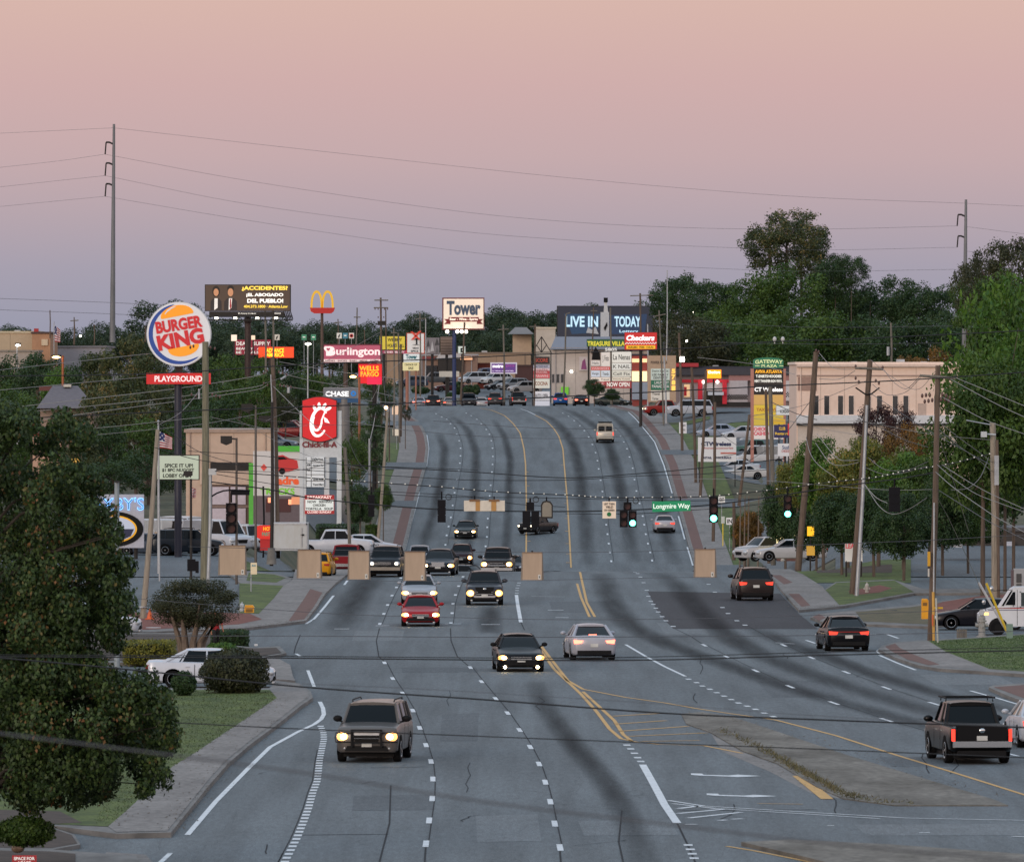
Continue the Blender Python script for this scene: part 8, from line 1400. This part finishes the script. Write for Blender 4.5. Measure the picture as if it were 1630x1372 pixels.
# left woods
LGp = 'trees of the left wood'
lw = [(20,560,90,900, 'dark'),(60,555,90,880, 'dark'),(-20,560,90,900, 'dark'),(0,600,110,820, 'mid'),(60,575,90,850, 'dark'),(100,575,70,840, 'bright'),(40,620,110,790, 'mid'),(140,560,80,830, 'dark'),(170,545,90,800, 'pine'),(205,525,90,790, 'pine'),(230,555,90,770, 'pine'),(180,585,110,760, 'pine'),(150,620,80,740, 'pine'),(215,620,110,740, 'pine'),(250,590,100,760, 'pine'),(290,580,90,790, 'dark'),(320,560,90,800, 'dark'),(350,545,90,820, 'mid'),(385,560,90,810, 'mid'),(330,610,100,760, 'dark'),(380,605,90,770, 'mid'),(415,590,80,790, 'mid'),(450,580,80,820, 'dark'),(480,575,80,830, 'mid'),(285,640,100,740, 'dark'),(235,655,110,720, 'mid'),(170,670,100,710, 'dark'),(110,660,90,720, 'mid'),(50,660,90,730, 'mid'),(180,720,100,680, 'dark'),(240,710,90,690, 'dark'),(280,700,70,700, 'dark'),(420,560,60,850, 'mid'),(130,690,70,700, 'pine')]
for i, (px, ty_, w_, d, m_) in enumerate(lw):
    tree('tree', f'{adj[i % 8]} ' + ('pine like' if m_ == 'pine' else 'bright green' if m_ == 'bright' else 'dark green') + ' tree ' + ('near the edge' if px < 90 else 'left of the round burger sign' if px < 240 else 'behind the thick dark sign column' if px < 310 else 'below the attorney billboard') + (', high' if ty_ < 580 else ', middle' if ty_ < 640 else ', low'), px, d, ty_, w_*1.15, k='pine' if m_ == 'pine' else 'round', m=m_, group=LGp, h_frac=.78)
for i, (px, ty_, by, w_, d, m_, kk) in enumerate(((455,620,0,44,780, 'dusk', 'dense'),(560,690,0,70,720, 'mid', 'dense'),(590,680,0,60,730, 'dark', 'dense'),(560,645,0,60,780, 'mid', 'round'),(600,640,0,44,800, 'dark', 'round'),(540,580,0,60,900, 'dark', 'round'),(590,600,0,40,880, 'mid', 'round'),(620,600,0,40,900, 'dark', 'round'),(500,590,0,60,880, 'dark', 'round'),(573,765,0,58,640, 'dark', 'street'),(610,770,0,36,660, 'mid', 'street'),(645,640,0,26,930, 'dusk', 'sparse'))):
    tree('tree', ('vase shaped dark tree left of the tall red sign', 'dense tree right of the tall red sign', 'dense dark tree behind the orange lamp pole', 'leafy tree under the grey bank sign', 'narrow tree beside the far left poles', 'dark tree behind the arches pole', 'small tree under the red bank sign', 'small dark tree by the far twin plates', 'dark tree behind the white lamp', 'dark shaggy tree above the hedge by the hill road', 'green tree overhanging the left pavement', 'ragged grey bush beside the pole at the crest')[i], px, d, ty_, w_, k=kk, m=m_, h_frac=.72, seed=i % 4)
# hedges and shrubs
def shrub(name, label, px0, px1, py0, py1, d, m, n=6000, leaf=.05, base=None, box=False, seed=1, cat='shrub', depth=None):
    g = np.random.default_rng(seed); a = P(px0, py0, d); b = P(px1, py1, d); cx = (a[0]+b[0])/2; rx_ = (b[0]-a[0])/2; h_ = a[2]-b[2]; dp = depth or min(rx_, 1.6)
    p = g.uniform(-1,1,(n*3,3)); 
    if box: q = np.abs(p).max(1); p = p[(q > .82)][:n]
    else: q = np.sqrt((p[:, 0]**2+p[:, 1]**2+(np.clip(p[:, 2],-1,1)*.95)**2)); bumps = .06*np.sin(p[:, 0]*9+seed)*np.cos(p[:, 2]*8); sel = (q < 1+bumps) & (q > .80); p = p[sel][:n]
    n = len(p); pos = np.column_stack([cx+p[:, 0]*rx_, d+dp+p[:, 1]*dp, b[2]+(p[:, 2]+1)/2*h_])+g.normal(size=(n, 3))*.03; nr = p+g.normal(size=(n, 3))*.6; nr /= np.linalg.norm(nr, axis=1)[:, None]
    u = np.cross(nr, g.normal(size=(n, 3))); u /= np.linalg.norm(u, axis=1)[:, None]; w2 = np.cross(nr, u); s_ = leaf*g.uniform(.6,1.3, n)[:, None]; o_ = np.array((cx, d+dp, b[2]))
    Q = np.stack([pos-u*s_, pos+w2*s_*.6, pos+u*s_, pos-w2*s_*.6],1).reshape(-1,3)-o_; me = bpy.data.meshes.new(name); me.vertices.add(4*n); me.vertices.foreach_set('co', Q.ravel()); me.loops.add(4*n); me.loops.foreach_set('vertex_index', np.arange(4*n)); me.polygons.add(n); me.polygons.foreach_set('loop_start', np.arange(0,4*n, 4)); me.polygons.foreach_set('loop_total', np.full(n, 4))
    at = me.attributes.new('leafvar', 'FLOAT', 'FACE'); at.data.foreach_set('value', np.clip(g.uniform(0,1, n)*.7+.3*np.sin(p[:, 0]*7)*np.sin(p[:, 2]*5),0,1).astype(np.float32)); me.materials.append(LM[m]); me.update()
    root = obj(name, None); root.location = tuple(o_); props(root, label, cat); obj('foliage', me, root)
    cm = MB(); cm.ball((cx, d+dp, b[2]+h_*.5), rx_*.80, dp*.80, h_*.40,14,8) if not box else cm.box(cx-rx_*.85, d+dp*.2, b[2], cx+rx_*.85, d+dp*1.8, b[2]+h_*.85); c_ = obj('inner_branches', cm.mesh('inner_branches', mat('twigs', (.012, .014, .009), .95, var=.3), tuple(o_)), root); return root
shrub('clipped_shrub', 'large round clipped shrub in front of the white sedan', 314,429,1034,1110,318, 'dusk', 9000, .055, seed=3).children; shrub('clipped_shrub', 'small dark clipped shrub left of the large round shrub', 272,312,1070,1107,316, 'dark', 3500, .05, seed=4); shrub('clipped_shrub', 'dark green boxy shrub beside the person in red', 336,394,1004,1034,376, 'dark', 5000, .05, box=True, seed=5); shrub('golden_shrub', 'low yellow green hedge at the left under the broad leaved tree', 196,277,1021,1058,352, 'gold', 6000, .05, box=True, seed=6, depth=1.2); shrub('grass_clump', 'light green strappy plants at the foot of the crape myrtle', 327,378,1025,1042,358, 'bright', 2500, .05, seed=7)
shrub('hedge', 'dark clipped hedge behind the white pickup truck, left part', 503,570,835,864,610, 'dark', 4000, .07, box=True, seed=8, cat='hedge'); shrub('hedge', 'dark clipped hedge beside the hill pavement', 582,602,836,862,640, 'mid', 2500, .07, box=True, seed=9, cat='hedge'); shrub('shrub', 'low green shrub at the bottom left corner above the red sign', -12,84,1304,1347,205, 'mid', 9000, .045, seed=10); shrub('golden_shrub', 'small yellow shrub at the bottom left by the kerb', 58,104,1297,1314,232, 'gold', 2500, .04, seed=11)
for i, (a, b, c_, e_, d, lb) in enumerate(((737,757,613,632,1245, 'first dark shrub from the left on the crest verge'),(752,764,613,628,1240, 'second dark shrub from the left on the crest verge'),(711,722,625,638,1180, 'small shrub below the maroon coupe'),(722,736,608,628,1240, 'dark shrub right of the maroon coupe'),(655,684,616,627,1235, 'low shrub left of the maroon coupe'),(1170,1190,835,880,650, 'dark shrub behind the thin pale stems'))): shrub('shrub', lb, a, b, c_, e_, d, 'dark', 900, .16, seed=20+i)
for i, (px, ty_, w_, d) in enumerate(((946,602,38,1110),(975,617,30,1108))): tree('small_tree', ('dark round tree in front of the tenant sign at the crest', 'smaller dark round tree right of the other at the crest')[i], px, d, ty_, w_, k='street', m='dark', h_frac=.72, base_z=CH-46/ppm(d), seed=i)
one('rock', MB().ball(P(28,1350,208), .16, .14, .11,9,6), mat('rock', (.16, .11, .08), .95, var=.35, scale=9), 'tan rock in the dirt bed at the bottom left corner', 'rock')
# crape myrtle
def myrtle():
    d = 362; root = Thing('crape_myrtle', 'wide dark crape myrtle with pale fluted trunks in the left bed', 'tree', (X(304, d), d, .1)); me, C = crown_mesh('crown', 77,26000, .026,90, 'round', .26, LM['dusk'],1,1)
    c = obj('crown', me, root.o); k_ = ppm(d); c.scale = (76/k_, 62/k_, 47/k_); zc = P(0,962, d)[2]; c.location = (X(311, d)-root.loc[0],0, zc-.1); tb = MB(); g = np.random.default_rng(3)
    for i in range(9):
        a = i/9*6.28; x0 = X(304, d)+.35*cos(a); x1 = X(311, d)+(1.15)*cos(a); tb.tube([(x0, d+.3*sin(a), .05),(x0+.15*cos(a), d+.4*sin(a), .7),(x1*.6+x0*.4, d+.7*sin(a),1.4),(x1, d+1.0*sin(a), zc)],[.16, .13, .08, .02],7)
    root.part('trunk', tb, PBARK)
myrtle()
# weeds on the median and grass tufts
g = np.random.default_rng(9); mb = MB(); line = [(1150,1168),(1185,1184),(1225,1203),(1262,1225),(1300,1246),(1345,1271),(1400,1281),(1450,1283)]
lx = np.array([p[0] for p in line]); ly = np.array([p[1] for p in line])
for _ in range(1300):
    a = min(1, max(0, g.normal(.42, .22))); x = lx[0]+(lx[-1]-lx[0])*a; y = float(np.interp(x, lx, ly))+g.normal(0,2.2); w_ = Gr(x+g.normal(0,4), y); h_ = g.uniform(.04, .17)*(1-abs(a-.45)); t_ = g.uniform(0,6.28); r_ = .02
    mb.add([(w_[0]-r_*cos(t_), w_[1]-r_*sin(t_), .1),(w_[0]+r_*cos(t_), w_[1]+r_*sin(t_), .1),(w_[0]+g.normal(0, .08), w_[1]+g.normal(0, .08), .1+h_)],[(0,1,2)])
props(obj('weeds', mb.mesh('weeds', mat('weed_blades', (.08, .085, .035), .9, var=.3, scale=3, c2=(.17, .14, .07)), smooth=0)), 'dry weeds growing along the joint of the concrete median', 'weeds', kind='stuff')
def tufts(name, poly, n, h0, z, c1, c2, lb):
    W2 = GW(poly); X_ = np.array([p[0] for p in W2]); Y_ = np.array([p[1] for p in W2]); mb = MB(); cnt = 0; g = np.random.default_rng(len(poly)*7+n)
    def inside(x, y):
        c = False; j = len(W2)-1
        for i in range(len(W2)):
            if (Y_[i] > y) != (Y_[j] > y) and x < (X_[j]-X_[i])*(y-Y_[i])/(Y_[j]-Y_[i])+X_[i]: c = not c
            j = i
        return c
    while cnt < n:
        x = g.uniform(X_.min(), X_.max()); y = g.uniform(Y_.min(), Y_.max())
        if not inside(x, y): continue
        cnt += 1; t_ = g.uniform(0,6.28); r_ = .018; h_ = h0*g.uniform(.4,1.2); mb.add([(x-r_*cos(t_), y-r_*sin(t_), z),(x+r_*cos(t_), y+r_*sin(t_), z),(x+g.normal(0, .05), y+g.normal(0, .05), z+h_)],[(0,1,2)])
    props(obj(name, mb.mesh(name, mat('grass_blades', c1, .9, var=.3, scale=.8, c2=c2), smooth=0)), lb, 'grass', kind='stuff')
tufts('lawn_grass', [(178,1320),(203,1299),(275,1229),(309,1208),(395,1150),(438,1118),(429,1106),(250,1106),(150,1320)],9000, .045, .14,(.035, .07, .015),(.08, .10, .028), 'short mown grass beside the left pavement')
tufts('lawn_grass', [(1482,1026),(1640,1015),(1640,1073),(1575,1069),(1508,1042)],7000, .04, .135,(.035, .08, .015),(.06, .12, .025), 'bright mown grass at the right corner')
# ================================================================ PEOPLE
def person(label, px, d, bz, hgt, top_c, leg_c, skin=(150,100,76), pose='walk', face=1, hair=(24,18,16)):
    x = X(px, d); s_ = hgt/1.75; root = obj('person', None); root.location = (x, d, bz); root.rotation_euler = (0,0, radians(20)); props(root, label, 'person')
    V = [(0,0, .95),(0,0,1.15),(0,0,1.38),(0,0,1.50),(0,-.01,1.60),(0,0,1.70),(-.09,0, .90),(-.11,-.10, .50),(-.11, .02, .09),(-.11,-.12, .05),(.09,0, .90),(.11, .10, .50),(.11, .22, .11),(.11, .10, .05),(-.19,0,1.40),(-.25, .06,1.13),(-.25,-.06, .90),(-.25,-.09, .80),(.19,0,1.40),(.26,-.02,1.14),(.22,-.22, .98),(.21,-.30, .92)]
    R_ = [.13, .125, .15, .055, .085, .075, .09, .065, .045, .04, .09, .065, .045, .04, .06, .045, .035, .03, .06, .045, .035, .03]; E_ = [(0,1),(1,2),(2,3),(3,4),(4,5),(0,6),(6,7),(7,8),(8,9),(0,10),(10,11),(11,12),(12,13),(2,14),(14,15),(15,16),(16,17),(2,18),(18,19),(19,20),(20,21)]
    for h_, (hx, hy, hz), sg in ((17, V[17],-1),(21, V[21],1)):
        for f_ in range(4): V.append((hx+(f_-1.5)*.018, hy-.03, hz-.05)); R_.append(.009); E_.append((h_, len(V)-1)); V.append((hx+(f_-1.5)*.02, hy-.045, hz-.09+.008*abs(f_-1))); R_.append(.008); E_.append((len(V)-2, len(V)-1))
        V.append((hx-sg*.04, hy-.02, hz-.03)); R_.append(.010); E_.append((h_, len(V)-1))
    V = [tuple(c*s_ for c in v) for v in V]; me = bpy.data.meshes.new('body'); me.from_pydata(V, E_, []); o = bpy.data.objects.new('body', me); COL.objects.link(o); m_ = o.modifiers.new('s', 'SKIN'); sk = me.skin_vertices[0].data
    for i, r in enumerate(R_): sk[i].radius = (r*s_, r*s_*(.75 if i in (0,1,2) else 1)); sk[i].use_root = (i == 0)
    o.modifiers.new('u', 'SUBSURF').levels = 1; bpy.context.view_layer.update(); me2 = bpy.data.meshes.new_from_object(o.evaluated_get(bpy.context.evaluated_depsgraph_get())); me2.name = 'body'; bpy.data.objects.remove(o); me2.materials.clear()
    for c in (skin, top_c, leg_c, hair): me2.materials.append(paint(*c, rough=.8))
    for p in me2.polygons:
        z = p.center.z/s_; ax = abs(p.center.x)/s_; p.use_smooth = True
        p.material_index = 3 if (z > 1.66 or (z > 1.56 and p.center.y > .02)) else 0 if z > 1.47 else 1 if (z > .95 and not (ax > .2 and z < 1.16)) else 0 if (ax > .19 and z < 1.16 and z > .7) else 2
    b = obj('body', me2, root); me2.materials[0]; fc = MB()
    for sx in (-1,1): fc.ball((sx*.03*s_, -.085*s_, 1.615*s_), .011*s_)
    fc2 = MB(); fc2.tube([(0,-.085*s_, 1.61*s_),(0,-.11*s_, 1.585*s_)],[.008, .014],6); obj('eyes', fc.mesh('eyes', VM['black']), root); obj('nose', fc2.mesh('nose', paint(*skin, rough=.8)), root); obj('mouth', MB().box(-.025*s_, -.093*s_, 1.556*s_, .025*s_, -.08*s_, 1.563*s_).mesh('mouth', paint(120,60,55)), root)
    return root
person('person in red shirt and black trousers walking past the crape myrtle', 344,372,0,1.72,(150,26,34),(16,16,20))
def driver():
    d = md-.55; t = Thing('person', 'person in a teal shirt sitting behind the mail truck window', 'person', (mx+2.35, d, 1.2)); x = mx+2.3
    tb = MB(); tb.tube([(x, d, 1.05),(x, d, 1.28),(x-.02, d, 1.52),(x-.03, d, 1.58)],[.17, .18, .19, .06],12); tb.tube([(x-.05, d-.2,1.48),(x-.28, d-.22,1.34),(x-.5, d-.1,1.42)],[.07, .06, .045],8); t.part('shirt', tb, paint(40,130,124, .8)); t.part('head', MB().ball((x-.04, d, 1.72), .095, .085, .125,14,10), paint(96,62,48, .7)); t.part('hair', MB().ball((x-.01, d, 1.76), .105, .095, .11,14,10), VM['black']); t.part('hand', MB().ball((x-.55, d-.1,1.42), .05, .04, .04), paint(96,62,48, .7))
driver()
